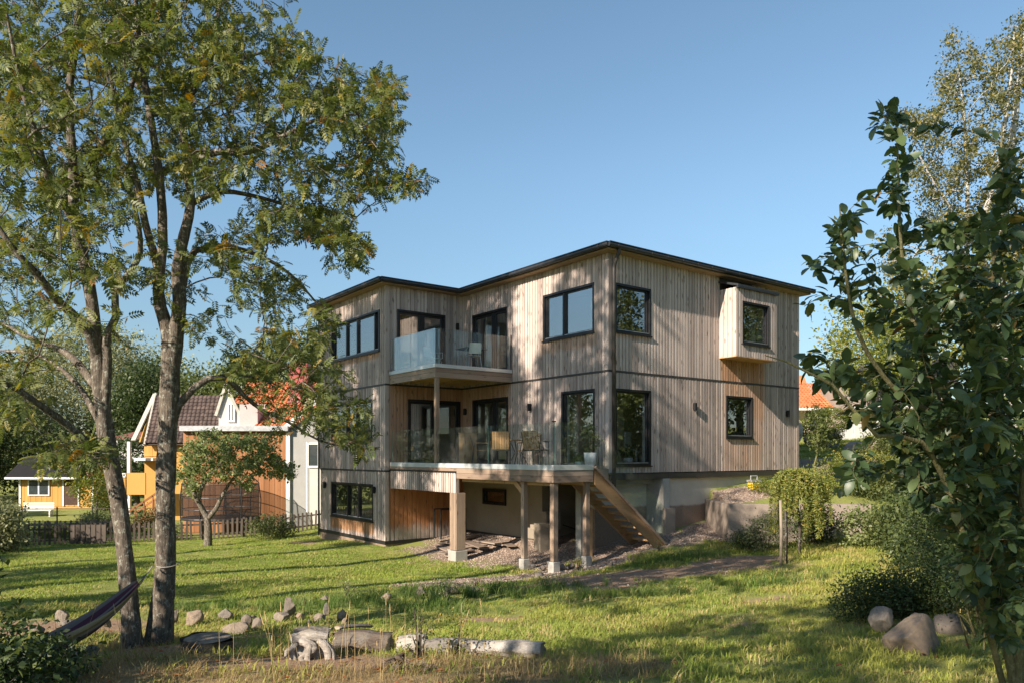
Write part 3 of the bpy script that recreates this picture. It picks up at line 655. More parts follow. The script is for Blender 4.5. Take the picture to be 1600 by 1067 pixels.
for v in (.24,): post(TU+.08, v, .125, gz(TU+.08, v)+.30, E-.66, gz(TU+.08, v), .20)
post(TU+.08, TV+.08, .14, gz(TU+.08, TV+.08)+.27, E-.66, gz(TU+.08, TV+.08), .21)
post(TE-.1, TV+.10, .125, gz(TE-.1, TV+.1)+.28, E-.66, gz(TE-.1, TV+.1), .19)
post(-.95, .05, .20, gz(-.95, .05)-.1, E-.66, None, m='concrete', name='concrete_post'); post(-.74, .0, .16, gz(-.74, 0)-.1, E-1.4, None, m='pinez')
post(BU+.05, BV+.03, .115, FL1, E+2.249, None, m='deckz')
mb = MB(); mb.beam((TU+.08, .28, E-.95), (TU+.08, .62, E-.68), .045, .12); mb.build('brace', M['pinez'], ter)

# ------------------------------------------------------------------ stairs
st = empty('staircase', (2.58, 20, 0), ROT, 'open wooden staircase with glass side leading down from the terrace to the gravel', 'staircase')
S0, S1, SZ0, SZ1 = TE+.0, 1.02, E-.36, E-2.42
sl = (SZ1-SZ0)/(S1-S0)
for v, w in ((TV-.02, .05), (-.12, .05)):
    a = MB(); p0 = (S0+.05, v, SZ0-.12); p1 = (S1-.08, v, SZ1+.04)
    a.hexa([(S0+.05, v-w/2, SZ0-.36), (S0+.05, v+w/2, SZ0-.36), (S1-.3, v+w/2, SZ1-.02), (S1-.3, v-w/2, SZ1-.02), (S0+.05, v-w/2, SZ0+.02), (S0+.05, v+w/2, SZ0+.02), (S1+.05, v+w/2, SZ1+.0), (S1+.05, v-w/2, SZ1+.0)])
    a.build('stringer', mat_wood('stringer_wood', (.26,.15,.075),(.36,.23,.12),(.44,.30,.17), 0, knots=.4), st, bevel=.004)
a = MB(); a.beam((S0+.02, TV-.06, SZ0+.06), (S1+.06, TV-.06, SZ1+.05), .10, .06); a.build('glass_channel', M['deckx'], st, bevel=.004)
n = 10
for i in range(n):
    u = S0+.16+(i+.35)*(S1-S0-.25)/n; z = SZ0-.06+sl*(u-S0-.05)
    a = MB(); a.box(u-.03, u+.22, TV+.008, -.148, z-.048, z); a.build('tread', M['pinex'], st, bevel=.004)
def slope_glass(u0, u1, lo=.05, hi=1.0, m='railglass'):
    mb = MB(); y = TV-.06; t0 = SZ0+.06+sl*(u0-S0); t1 = SZ0+.06+sl*(u1-S0)
    mb.hexa([(u0,y-.006,t0+lo),(u1,y-.006,t1+lo),(u1,y+.006,t1+lo),(u0,y+.006,t0+lo),(u0,y-.006,t0+hi),(u1,y-.006,t1+hi),(u1,y+.006,t1+hi),(u0,y+.006,t0+hi)])
    return mb.build('glass_panel', M[m], st)
slope_glass(S0+.04, S0+.62); slope_glass(S0+.635, S1-.02)
mb = MB(); mb.box(S1-.42, S1+.15, TV-.2, .05, SZ1-.25, SZ1-.03); mb.build('concrete_pad', M['concrete'], st, bevel=.02)
# ------------------------------------------------------------------ plants: leaves, limbs, crowns
def rots(d, up):
    """orthonormal frames: x along d"""
    d = d/np.linalg.norm(d, axis=1, keepdims=True); y = np.cross(up, d); y /= np.maximum(np.linalg.norm(y, axis=1, keepdims=True), 1e-6)
    return np.stack([d, y, np.cross(d, y)], 2)
def scatter(tv, tf, pos, mats, scl):
    n = len(pos); k = len(tv)
    V = np.einsum('nij,kj->nki', mats, tv)*scl[:,None,None]+pos[:,None,:]
    Fc = tf[None]+(np.arange(n)*k)[:,None,None]
    return V.reshape(-1, 3), Fc.reshape(-1, tf.shape[1])
def lf_rhomb(w=.5, fold=.12):
    return np.array([(0,0,0),(.5,w/2,fold),(1,0,0),(.5,-w/2,fold)], float), np.array([(0,3,2,1)])
def lf_compound(n=5, w=.15, ll=.37):
    V = []; Fc = []
    def lt(p, a, L, z):
        ca, sa = math.cos(a), math.sin(a); b = len(V)
        for (s, q, h) in ((0,0,0),(.45,w/2,.02),(1,0,-.05),(.45,-w/2,.02)): V.append((p+ca*s*L-sa*q, sa*s*L+ca*q, z(p+ca*s*L)+h))
        Fc.append((b,b+3,b+2,b+1))
    z = lambda x: -.18*x*x
    for i in range(n):
        p = .22+.66*i/(n-1); L = ll*(1-.35*abs(i/(n-1)-.4))
        for s in (1, -1): lt(p, s*R(62-i*3), L, z)
    lt(.9, 0, ll*.8, z)
    b = len(V); V += [(0,-.006,0),(0,.006,0),(.92,.004,-.15),(.92,-.004,-.15)]; Fc.append((b,b+3,b+2,b+1))
    return np.array(V), np.array(Fc)
def lf_big(w=.46, seg=4, curl=.25, fold=.10):
    V = []; Fc = []
    for i in range(seg+1):
        t = i/seg; x = .12+.88*t; hw_ = w/2*(math.sin(math.pi*min(1, t*.92+.04))**.75); z = -curl*t*t
        V += [(x, hw_, z+fold*hw_*2), (x, 0, z), (x, -hw_, z+fold*hw_*2)]
    for i in range(seg): a = i*3; Fc += [(a, a+1, a+4, a+3), (a+1, a+2, a+5, a+4)]
    b = len(V); V += [(0,.008,.02),(0,-.008,.02),(.14,-.006,0),(.14,.006,0)]; Fc.append((b,b+1,b+2,b+3))
    return np.array(V), np.array(Fc)
def frusta(P, Q, r0, r1, n=5):
    d = Q-P; L = np.linalg.norm(d, axis=1, keepdims=True); L[L < 1e-6] = 1e-6; d = d/L
    a = np.cross(d, np.array([.13,.97,.2])); a /= np.maximum(np.linalg.norm(a, axis=1, keepdims=True), 1e-6); c = np.cross(d, a)
    th = np.arange(n)*2*math.pi/n; ring = a[:,None,:]*np.cos(th)[None,:,None]+c[:,None,:]*np.sin(th)[None,:,None]
    V = np.concatenate([P[:,None]-d[:,None]*(r0*.3)[:,None,None]+ring*r0[:,None,None], Q[:,None]+d[:,None]*(r1*.3)[:,None,None]+ring*r1[:,None,None]], 1)
    k = np.arange(n); f = np.stack([k, (k+1)%n, (k+1)%n+n, k+n], 1)
    return V.reshape(-1, 3), (f[None]+(np.arange(len(P))*2*n)[:,None,None]).reshape(-1, 4)
def spline(pts, rad, step=.12):
    pts = [np.array(p, float) for p in pts]; out = []; ro = []
    for i in range(len(pts)-1):
        p0, p1, p2, p3 = pts[max(i-1,0)], pts[i], pts[i+1], pts[min(i+2, len(pts)-1)]
        n = max(1, int(np.linalg.norm(p2-p1)/step))
        for k in range(n):
            t = k/n; out.append(.5*((2*p1)+(-p0+p2)*t+(2*p0-5*p1+4*p2-p3)*t*t+(-p0+3*p1-3*p2+p3)*t**3)); ro.append(rad[i]*(1-t)+rad[i+1]*t)
    out.append(pts[-1]); ro.append(rad[-1]); return np.array(out), np.array(ro)
def limb_mesh(name, P, r, mat, n=14, lump=.09, seed=0):
    V = []; prev = None; g = np.random.default_rng(seed)
    for i in range(len(P)):
        d = P[min(i+1, len(P)-1)]-P[max(i-1, 0)]; d /= np.linalg.norm(d)
        a = np.cross(d, (.3,1,.1)) if prev is None else prev-d*prev.dot(d); a /= np.linalg.norm(a); prev = a; c = np.cross(d, a)
        for k in range(n):
            th = 2*math.pi*k/n; rr = r[i]*(1+lump*math.sin(3*th+i*.35+seed)+lump*.7*math.sin(5*th-i*.6)+g.normal()*lump*.35)
            V.append(P[i]+(a*math.cos(th)+c*math.sin(th))*rr)
    k = np.arange(n); f = np.stack([k, (k+1)%n, (k+1)%n+n, k+n], 1); Fc = (f[None]+(np.arange(len(P)-1)*n)[:,None,None]).reshape(-1, 4)
    return np_mesh(name, np.array(V), Fc, mat, None, True)
def grow(mains, att, seg=.16, cost=.18, wander=.12, r_tip=.004, expo=2.3, rs=None):
    """attach every attractor point to the nearest point of the growing skeleton by a curved twig"""
    rs = rs or np.random.default_rng(3); N = sum(len(m[0]) for m in mains)+len(att)*14+10
    P = np.zeros((N,3)); par = np.full(N, -1); pl = np.zeros(N); mr = np.zeros(N); D = np.zeros((N,3)); n = 0; tips = []
    for m in mains:
        pp, rr = m[0], m[1]; s = n
        for i in range(len(pp)):
            P[n] = pp[i]; mr[n] = rr[i]; par[n] = n-1 if i else -1; pl[n] = (pl[n-1] if i else 0)+.05; D[n] = pp[min(i+1, len(pp)-1)]-pp[max(i-1, 0)]; n += 1
    nm = n
    dm = np.array([((P[:nm]-a)**2).sum(1).min() for a in att]); att = att[np.argsort(dm)]
    for a in att:
        dd = np.sqrt(((P[:n]-a)**2).sum(1)); j = int(np.argmin(dd+cost*pl[:n]+np.maximum(0, P[:n,2]-a[2]+.1)*.35)); L = dd[j]
        k = int(np.clip(round(L/seg), 1, 12)); t0 = D[j]/(np.linalg.norm(D[j])+1e-9); mid = P[j]+(a-P[j])*.5+t0*L*.18+rs.normal(size=3)*wander*L; mid[2] += .05*L
        last = j
        for i in range(1, k+1):
            t = i/k; q = (1-t)**2*P[j]+2*t*(1-t)*mid+t*t*a
            P[n] = q; par[n] = last; pl[n] = pl[last]+L/k; D[n] = q-P[last]; last = n; n += 1
        tips.append(last)
    P = P[:n]; par = par[:n]; ar = np.zeros(n); isleaf = np.ones(n, bool); isleaf[par[nm:]] = False
    ar[nm:][isleaf[nm:]] = r_tip**expo
    for i in range(n-1, nm-1, -1): ar[par[i]] += ar[i] if True else 0
    r = np.maximum(ar, r_tip**expo)**(1/expo)
    e = np.arange(nm, n); pr = r[par[e]]; 
    return P, par, r, nm, np.array(tips)
def leafed(P, par, r, nm, count, size, rmax, template, rs, droop=.25, spread=.6, jit=.03, tipbias=1.0):
    e = np.arange(nm, len(P)); e = e[r[e] < rmax]; w = (rmax/r[e])**tipbias; w /= w.sum()
    k = rs.choice(e, count, p=w); t = rs.random(count)[:,None]; pos = P[par[k]]*(1-t)+P[k]*t+rs.normal(size=(count,3))*jit
    d = P[k]-P[par[k]]; d /= np.linalg.norm(d, axis=1, keepdims=True)+1e-9; d = d*.6+rs.normal(size=(count,3))*spread; d[:,2] -= droop
    up = np.array([[0,0,1.]])+rs.normal(size=(count,3))*.5
    tv, tf = template; s = size*(.5+.85*rs.random(count)); V, Fc = scatter(tv, tf, pos, rots(d, up), s)
    return V, Fc, np.repeat(rs.random(count), len(tv)), (pos, rots(d, up), s)
def px_blobs(blobs, n, depth, sd, dmin, dmax, rs):
    B = np.array(blobs, float); w = B[:,4]/B[:,4].sum(); k = rs.choice(len(B), n, p=w)
    q = rs.normal(size=(n,2)); q /= np.maximum(1, np.linalg.norm(q, axis=1, keepdims=True)/1.5)/.62
    px = B[k,0]+q[:,0]*B[k,2]; py = B[k,1]+q[:,1]*B[k,3]; Y = np.clip(depth+rs.normal(size=n)*sd, dmin, dmax)
    return np.stack([(px-800)/F*Y, Y, E+(710-py)/F*Y], 1)
LEAF_ROWAN = mat_leaf('rowan_leaf', [(0,(.060,.085,.022)),(.5,(.110,.135,.036)),(.85,(.18,.195,.055)),(.95,(.26,.22,.05)),(.985,(.24,.14,.03)),(1,(.19,.09,.03))], .32)
LEAF_BIRCH = mat_leaf('birch_leaf', [(0,(.07,.085,.03)),(.5,(.11,.12,.04)),(.8,(.19,.17,.05)),(1,(.34,.25,.06))], .4)
LEAF_SALLOW = mat_leaf('sallow_leaf', [(0,(.035,.062,.026)),(.6,(.062,.100,.038)),(.92,(.11,.145,.05)),(.97,(.17,.17,.05)),(1,(.20,.10,.04))], .22, .42, .45)
LEAF_DARK = mat_leaf('dark_broadleaf', [(0,(.032,.052,.017)),(.6,(.060,.088,.027)),(1,(.10,.125,.04))], .25)
LEAF_MID = mat_leaf('mid_green_leaf', [(0,(.06,.08,.022)),(.6,(.10,.125,.038)),(1,(.16,.18,.06))], .3)
LEAF_WILLOW = mat_leaf('willow_grey_leaf', [(0,(.15,.165,.075)),(.6,(.25,.265,.13)),(1,(.36,.36,.19))], .3)
LEAF_APPLE = mat_leaf('apple_leaf', [(0,(.10,.13,.04)),(.6,(.18,.22,.075)),(1,(.29,.32,.14))], .3)
LEAF_LIME = mat_leaf('yellow_green_leaf', [(0,(.09,.12,.02)),(.6,(.16,.19,.035)),(.9,(.27,.26,.05)),(1,(.38,.24,.06))], .35)
LEAF_BRAMBLE = mat_leaf('bramble_leaf', [(0,(.03,.05,.018)),(.7,(.06,.09,.028)),(1,(.12,.15,.045))], .25)
BARK_ROWAN = mat_bark('rowan_bark', (.045,.037,.030), (.20,.165,.13), (.36,.36,.30), .3)
BARK_DARK = mat_bark('dark_bark', (.035,.028,.022), (.11,.09,.07))
BARK_BIRCH = mat_bark('birch_bark', (.30,.28,.25), (.62,.60,.55), (.07,.06,.05), .25, 2.0, 2.)
BARK_OLIVE = mat_bark('sallow_stem_bark', (.11,.10,.05), (.22,.20,.10), (.3,.28,.18), .2, 2)
def pts_px(lst): return [at(*q) for q in lst]

def build_tree(root, mains, att, leafmat, bark, nleaf, size, rmax=.02, template=None, seg=.16, r_tip=.004, droop=.25, spread=.6, jit=.03, seed=1, cost=.18, parts=0, tipbias=1.0, twigrmin=0., expo=2.3, bn=12):
    rs = np.random.default_rng(seed); ms = []
    loc = np.array(root.location)
    for i, (pts, rad) in enumerate(mains):
        pp, rr = spline(pts, rad, .12 if i < 2 else .15); ms.append((pp, rr))
        link('trunk' if i == 0 else 'branch', limb_mesh('trunk' if i == 0 else 'branch', pp-loc, rr, bark, bn if rr[0] > .05 else 8, .07 if rr[0] > .08 else .04, seed+i), root)
    P, par, r, nm, tips = grow(ms, att, seg, cost, rs=rs, r_tip=r_tip, expo=expo)
    e = np.arange(nm, len(P)); e = e[r[e] >= twigrmin]
    V, Fc = frusta(P[par[e]]-loc, P[e]-loc, np.minimum(r[par[e]], r[e]*1.2), r[e], 5)
    tag(link('twigs', np_mesh('twigs', V, Fc, bark, None, True), root), kind='stuff')
    template = template or lf_rhomb()
    V, Fc, rr, (pos, mats, s) = leafed(P, par, r, nm, nleaf, size, rmax, template, rs, droop, spread, jit, tipbias)
    if parts:     # the leaves that show largest become parts of their own
        k = len(template[0]); nf = len(template[1]); dist = pos[:,1]
        inview = (np.abs(pos[:,0])/pos[:,1] < .68) & (pos[:,2] < E+pos[:,1]*.6)
        px = 800+pos[:,0]/pos[:,1]*F; py = 710-(pos[:,2]-E)/pos[:,1]*F
        score = s/dist+np.where(inview, 0, -9)+rs.random(len(s))*.004; pick = np.argsort(-score)[:parts]
        keep = np.ones(len(pos), bool); keep[pick] = False
        kv = np.repeat(keep, k); newi = np.cumsum(kv)-1; Fk = Fc[np.repeat(keep, nf)]
        mes = [np_mesh('leaf', template[0], template[1], leafmat, np.full(k, q/8*.9+.02), False) for q in range(8)]
        for q in pick:
            o = link('leaf', mes[int(q) % 8], root); o.matrix_local = Matrix.LocRotScale(Vector(pos[q]-loc), Matrix(mats[q].tolist()), Vector((s[q],)*3))
        V = V[kv]; Fc = newi[Fk]; rr = rr[kv]
    tag(link('crown', np_mesh('crown', V-loc, Fc, leafmat, rr), root), kind='stuff')
    return P, par, r, nm

# --- the two rowans
rsA = np.random.default_rng(11)
A_bl = [(70,80,140,120,11),(180,40,90,70,5),(60,230,110,90,8),(150,300,80,70,5),(40,380,80,60,3.5),(150,-110,200,90,8),(60,480,70,40,1.6),(190,420,30,30,.8),(110,400,60,40,1.6),(30,560,40,40,1.2),(110,715,60,26,1.6),(25,640,40,30,.8),(-20,250,70,200,6),(30,150,60,100,4),(-40,550,60,100,1.5),(190,200,70,80,3),(190,520,22,30,.4)]
A = empty('rowan_tree', tuple(at(207,1024,8.6)), 0, 'left one of the two big rowan trees, leaning left, hammock in front of its trunk', 'tree')
At = [at(209,1040,8.6), at(206,1010,8.6), at(203,950,8.6), at(197,880,8.6), at(188,800,8.6), at(177,740,8.6), at(165,680,8.6), at(157,610,8.6), at(151,540,8.6), at(142,462,8.5), at(127,392,8.5), at(116,340,8.4), at(113,240,8.4), at(108,150,8.3), at(120,50,8.3), at(125,-70,8.3), at(120,-190,8.3)]
A_m = [(At, [.165,.125,.098,.086,.088,.092,.092,.086,.072,.064,.058,.052,.047,.042,.036,.026,.012]),
 (pts_px([(163,650,8.6),(168,580,8.55),(168,524,8.5),(181,496,8.45),(180,457,8.4),(200,430,8.4),(219,397,8.4),(216,350,8.3),(203,290,8.3),(200,220,8.2)]), [.05,.05,.046,.04,.036,.033,.03,.026,.02,.01]),
 (pts_px([(151,560,8.6),(141,524,8.5),(112,490,8.3),(88,468,8.1),(60,431,7.9),(25,395,7.7),(-20,330,7.6)]), [.06,.055,.05,.045,.04,.033,.02]),
 (pts_px([(158,615,8.6),(116,561,8.9),(82,541,9.2),(40,525,9.4),(-10,500,9.7),(-60,480,9.9)]), [.05,.043,.036,.032,.026,.015]),
 (pts_px([(176,730,8.6),(161,714,8.5),(112,669,8.2),(71,639,7.9),(34,612,7.7),(-10,590,7.5),(-60,570,7.3)]), [.05,.045,.038,.034,.03,.024,.014]),
 (pts_px([(166,680,8.6),(120,600,9),(60,555,9.3),(0,548,9.6)]), [.04,.032,.024,.012]),
 (pts_px([(116,345,8.4),(80,290,8.1),(55,210,7.9),(30,120,7.8),(10,20,7.7)]), [.045,.04,.032,.022,.01]),
 (pts_px([(115,300,8.4),(150,240,8.6),(190,180,8.9),(215,100,9.1),(230,10,9.2)]), [.045,.038,.03,.022,.01]),
 (pts_px([(172,720,8.6),(140,705,8.1),(110,700,7.6),(85,705,7.3)]), [.02,.016,.011,.006])]
attA = px_blobs(A_bl, 1350, 8.7, 1.1, 6.4, 11.5, rsA)
low = px_blobs([(120,705,55,20,1)], 40, 7.3, .3, 6.8, 7.8, rsA)
build_tree(A, A_m, np.vstack([attA, low]), LEAF_ROWAN, BARK_ROWAN, 7600, .14, .012, lf_compound(), seed=21, parts=300, droop=.12, spread=.9, r_tip=.0028, expo=2.1)
B_bl = [(280,60,110,90,9),(400,90,90,75,8),(470,150,80,70,6),(560,160,60,55,3),(590,220,45,45,2.2),(560,270,60,30,2),(640,288,34,12,.9),(330,170,90,70,6),(300,260,80,50,4),(430,250,80,50,4.5),(500,330,60,45,3),(545,390,42,30,1.5),(430,350,70,40,3),(340,390,50,40,1.6),(300,-100,160,80,6),(410,440,60,40,1.8),(470,510,60,45,2.4),(400,540,50,40,1.2),(500,590,60,40,2.0),(540,650,38,36,1.3),(460,640,60,40,1.8),(400,600,50,25,1),(565,695,16,16,.5),(320,480,35,50,.8),(560,300,60,25,1),(600,140,30,30,.8),(245,420,25,60,.8),(250,150,60,100,3)]
B = empty('rowan_tree', tuple(at(250,1012,8.8)), 0, 'right one of the two big rowan trees, straight trunk forking high', 'tree')
Bt = [at(249,1030,8.8), at(249,1005,8.8), at(253,960,8.8), at(257,890,8.8), at(258,800,8.8), at(261,700,8.8), at(265,610,8.8), at(266,560,8.8), at(262,520,8.8), at(250,480,8.8), at(248,434,8.8), at(254,390,8.8), at(254,340,8.8), at(248,270,8.8), at(236,190,8.8), at(222,100,8.8), at(212,0,8.8), at(208,-130,8.8)]
B_m = [(Bt, [.21,.165,.135,.115,.108,.105,.105,.105,.078,.068,.062,.058,.053,.047,.04,.034,.026,.012]),
 (pts_px([(267,575,8.8),(275,520,8.8),(280,470,8.8),(277,420,8.8),(288,370,8.8),(298,320,8.9),(292,250,8.9),(286,180,9),(310,110,9.1),(340,30,9.2),(355,-80,9.3)]), [.10,.088,.075,.065,.06,.055,.048,.042,.035,.024,.01]),
 (pts_px([(251,440,8.8),(240,395,8.8),(227,350,8.7),(214,285,8.6),(195,225,8.5),(176,140,8.3),(165,40,8.2)]), [.05,.045,.042,.036,.03,.022,.01]),
 (pts_px([(280,470,8.8),(293,410,8.9),(305,392,9),(330,386,9.1),(360,386,9.2),(410,402,9.4),(455,430,9.6),(500,480,9.8)]), [.05,.045,.04,.036,.032,.026,.018,.01]),
 (pts_px([(266,668,8.8),(279,632,8.85),(304,605,8.9),(326,591,9.0),(353,590,9.1),(381,617,9.3),(412,642,9.5),(449,658,9.7),(500,688,9.9),(555,700,10.0)]), [.055,.048,.042,.038,.034,.028,.023,.018,.012,.006]),
 (pts_px([(293,255,8.9),(340,238,8.7),(390,238,8.5),(440,215,8.4),(500,185,8.3),(560,180,8.2)]), [.042,.038,.033,.026,.018,.008]),
 (pts_px([(298,320,8.9),(345,300,9.1),(410,310,9.4),(470,330,9.6),(540,360,9.8)]), [.036,.03,.024,.017,.008]),
 (pts_px([(287,190,9),(310,130,9.1),(370,95,9.3),(440,75,9.5)]), [.035,.03,.022,.01]),
 (pts_px([(326,591,9.0),(370,585,9.4),(430,600,9.8),(490,640,10.1)]), [.022,.017,.011,.006])]
attB = px_blobs(B_bl, 1500, 9.1, 1.0, 6.8, 11.8, rsA)
build_tree(B, B_m, attB, LEAF_ROWAN, BARK_ROWAN, 10000, .135, .012, lf_compound(), seed=31, parts=300, droop=.10, spread=.9, r_tip=.0028, expo=2.1)

# --- sallow at the right edge, large leaves near the camera
S = empty('sallow_shrub', tuple(ground(1590, 950, 4.6)), 0, 'large broad-leaved sallow bush filling the right edge, near the camera', 'shrub')
S_bl = [(1500,560,90,150,8),(1560,420,60,90,4),(1470,400,70,70,2.2),(1425,560,70,110,3.2),(1345,440,30,50,.7),(1325,360,20,35,.5),(1285,400,20,30,.4),(1400,300,18,90,.9),(1390,200,14,40,.4),(1315,600,45,45,1.0),(1235,560,30,10,.25),(1260,500,25,30,.35),(1400,700,50,50,1.6),(1330,740,20,40,.4),(1490,720,85,90,9),(1570,650,60,140,6),(1580,300,30,60,1),(1530,800,60,50,4),(1590,850,60,60,5),(1590,950,60,50,5),(1520,880,45,50,3.5),(1540,720,60,60,4),(1650,600,60,250,8),(1440,650,60,60,3)]
g0 = ground(1590, 950, 4.6)
S_m = [([g0, at(1560,860,4.6), at(1500,735,4.5), at(1470,640,4.45), at(1440,540,4.4), at(1418,470,4.35), at(1405,340,4.3), at(1402,165,4.25)], [.035,.03,.024,.02,.016,.012,.008,.003]),
 ([g0, at(1530,790,4.4), at(1470,660,4.2), at(1400,610,4.05), at(1340,520,3.95), at(1318,400,3.9), at(1312,320,3.85)], [.03,.024,.018,.013,.010,.007,.003]),
 ([g0+Vector((.1,0,0)), at(1570,700,4.8), at(1550,500,4.9), at(1560,330,5.0), at(1566,190,5.0)], [.035,.028,.02,.012,.004]),
 ([g0+Vector((0,.1,0)), at(1500,820,4.1), at(1440,690,3.85), at(1370,680,3.7), at(1300,600,3.65), at(1230,565,3.6), at(1195,555,3.6)], [.02,.016,.012,.01,.008,.005,.002]),
 ([g0, at(1600,750,4.3), at(1620,550,4.3), at(1600,380,4.4)], [.03,.024,.016,.006])]
attS = px_blobs(S_bl, 900, 4.35, .42, 3.45, 5.6, rsA)
build_tree(S, S_m, attS, LEAF_SALLOW, BARK_OLIVE, 9000, .079, .008, lf_big(.50), seg=.07, seed=41, parts=300, droop=.12, spread=.55, r_tip=.0016, jit=.01, cost=.25, bn=8, tipbias=.6)

# --- generic crowns
def clumps(centers, radii, n, rs, k=60, flat=.8, shell=.55):
    centers = np.array(centers, float); radii = np.array(radii, float); w = radii[:,0]*radii[:,1]*radii[:,2]; w = w/w.sum()
    j = rs.choice(len(centers), n, p=w); d = rs.normal(size=(n,3)); d /= np.linalg.norm(d, axis=1, keepdims=True)
    rad = (shell+(1-shell)*rs.random(n))**.7; return centers[j]+d*rad[:,None]*radii[j]
def leaf_cloud(cc, per, spread, size, rs, droop=.2, template=None, hang=0.):
    n = len(cc)*per; pos = np.repeat(cc, per, 0)+rs.normal(size=(n,3))*np.array(spread)
    if hang: pos[:,2] -= np.abs(rs.normal(size=n))*hang
    d = rs.normal(size=(n,3)); d[:,2] -= droop; up = np.array([[0,0,1.]])+rs.normal(size=(n,3))*.6
    tv, tf = template or lf_rhomb(.6); V, Fc = scatter(tv, tf, pos, rots(d, up), size*(.6+.8*rs.random(n)))
    base = np.repeat(rs.random(len(cc)), per); rr = np.clip(base*.55+rs.random(n)*.45, 0, .999)
    return V, Fc, np.repeat(rr, len(tv))
def far_tree(name, label, cat, base, trunk_h, lobes, nclump, per, size, leafmat, bark, seed, spread=.35, r0=.25, group=None, droop=.2, hang=0., shell=.5, nbr=60, twr=.012):
    """lobes: (dx,dy,z above base, rx,ry,rz)"""
    rs = np.random.default_rng(seed); base = np.array(base, float); o = empty(name, tuple(base), 0, label, cat, group)
    L = np.array(lobes, float); cc = clumps(L[:,:3], L[:,3:], nclump, rs, shell=shell)
    top = L[np.argmax(L[:,2]),:3]; pts = [(0,0,-.3), (rs.normal()*.1, rs.normal()*.1, trunk_h*.5), (top[0]*.3, top[1]*.3, trunk_h), tuple(top*np.array([.8,.8,1]))]
    pp, rr = spline(pts, [r0*1.25, r0, r0*.8, r0*.25], .5)
    link('trunk', limb_mesh('trunk', pp, rr, bark, 9, .06, seed), o)
    att = cc[rs.choice(len(cc), min(nbr, len(cc)), False)]; P, par, r, nm, tips = grow([(pp, rr)], att, .5, .15, .1, r0*.05, rs=rs); e = np.arange(nm, len(P))
    r = np.minimum(r, r0*.5); V, Fc = frusta(P[par[e]], P[e], np.minimum(r[par[e]], r[e]*1.3), r[e], 5); tag(link('branches', np_mesh('branches', V, Fc, bark, None, True), o), kind='stuff')
    V, Fc, q = leaf_cloud(cc, per, (spread, spread, spread*.7), size, rs, droop, hang=hang); tag(link('crown', np_mesh('crown', V, Fc, leafmat, q), o), kind='stuff')
    return o
def bush(name, label, cat, base, rx, ry, rz, nclump, per, size, leafmat, seed, spread=.1, droop=.1, template=None, stems=7, group=None, bark=None, lift=.5, shell=.35, hang=0.):
    rs = np.random.default_rng(seed); o = empty(name, tuple(base), 0, label, cat, group)
    cc = clumps([(0,0,rz*lift)], [(rx,ry,rz*.62)], nclump, rs, shell=shell); cc = cc[cc[:,2] > .02]
    V, Fc, q = leaf_cloud(cc, per, (spread, spread, spread*.8), size, rs, droop, template, hang); V[:,2] = np.maximum(V[:,2], -.05)
    tag(link('foliage', np_mesh('foliage', V, Fc, leafmat, q), o), kind='stuff')
    ends = cc[rs.choice(len(cc), stems)]; mb = MB()
    for q in ends: mb.tube([(q[0]*.15, q[1]*.15, -.1), (q[0]*.5, q[1]*.5, q[2]*.55), tuple(q)], [.014, .010, .004], 5)
    mb.build('stems', bark or BARK_DARK, o, True, kind='stuff'); return o
def gb(x, y): return (x, y, H(x, y))
# birch at the upper right
bi_bl = [(1560,120,40,60,4),(1480,130,28,50,2),(1500,220,60,60,5),(1430,190,28,26,1.5),(1560,260,50,60,5),(1450,290,50,50,3),(1390,260,16,20,.5),(1500,340,60,60,4),(1400,400,30,50,1.5),(1580,380,40,60,4),(1440,430,50,50,2),(1600,60,40,50,3),(1640,200,50,150,6),(1560,480,60,60,3),(1500,70,20,30,.5),(1660,450,50,100,3)]
rsb = np.random.default_rng(5); bb = ground(1585, 740, 26)
Bi = empty('birch_tree', tuple(bb), 0, 'tall airy birch with white limbs at the upper right edge', 'tree')
Bi_m = [([bb-Vector((0,0,.4)), at(1575,600,26), at(1560,450,26), at(1572,300,26), at(1590,150,26), at(1605,20,26)], [.26,.22,.17,.13,.09,.03]),
 ([at(1562,470,26), at(1530,380,25.6), at(1560,260,25.4), at(1580,120,25.2), at(1585,50,25.2)], [.12,.10,.07,.04,.02]),
 ([at(1570,540,26), at(1515,440,26.4), at(1512,330,26.5), at(1508,200,26.5), at(1495,90,26.5)], [.11,.09,.07,.045,.015]),
 ([at(1545,420,25.8), at(1500,350,25), at(1450,270,24.8), at(1425,215,24.6)], [.07,.05,.03,.012]),
 ([at(1515,430,26.4), at(1460,400,26.8), at(1410,380,27)], [.05,.03,.01])]
attb = px_blobs(bi_bl, 700, 26, 1.6, 22, 30, rsb)
build_tree(Bi, Bi_m, attb, LEAF_BIRCH, BARK_BIRCH, 40000, .09, .028, lf_rhomb(.75), seg=.3, seed=51, droop=.8, spread=.7, r_tip=.007, jit=.12, bn=8)
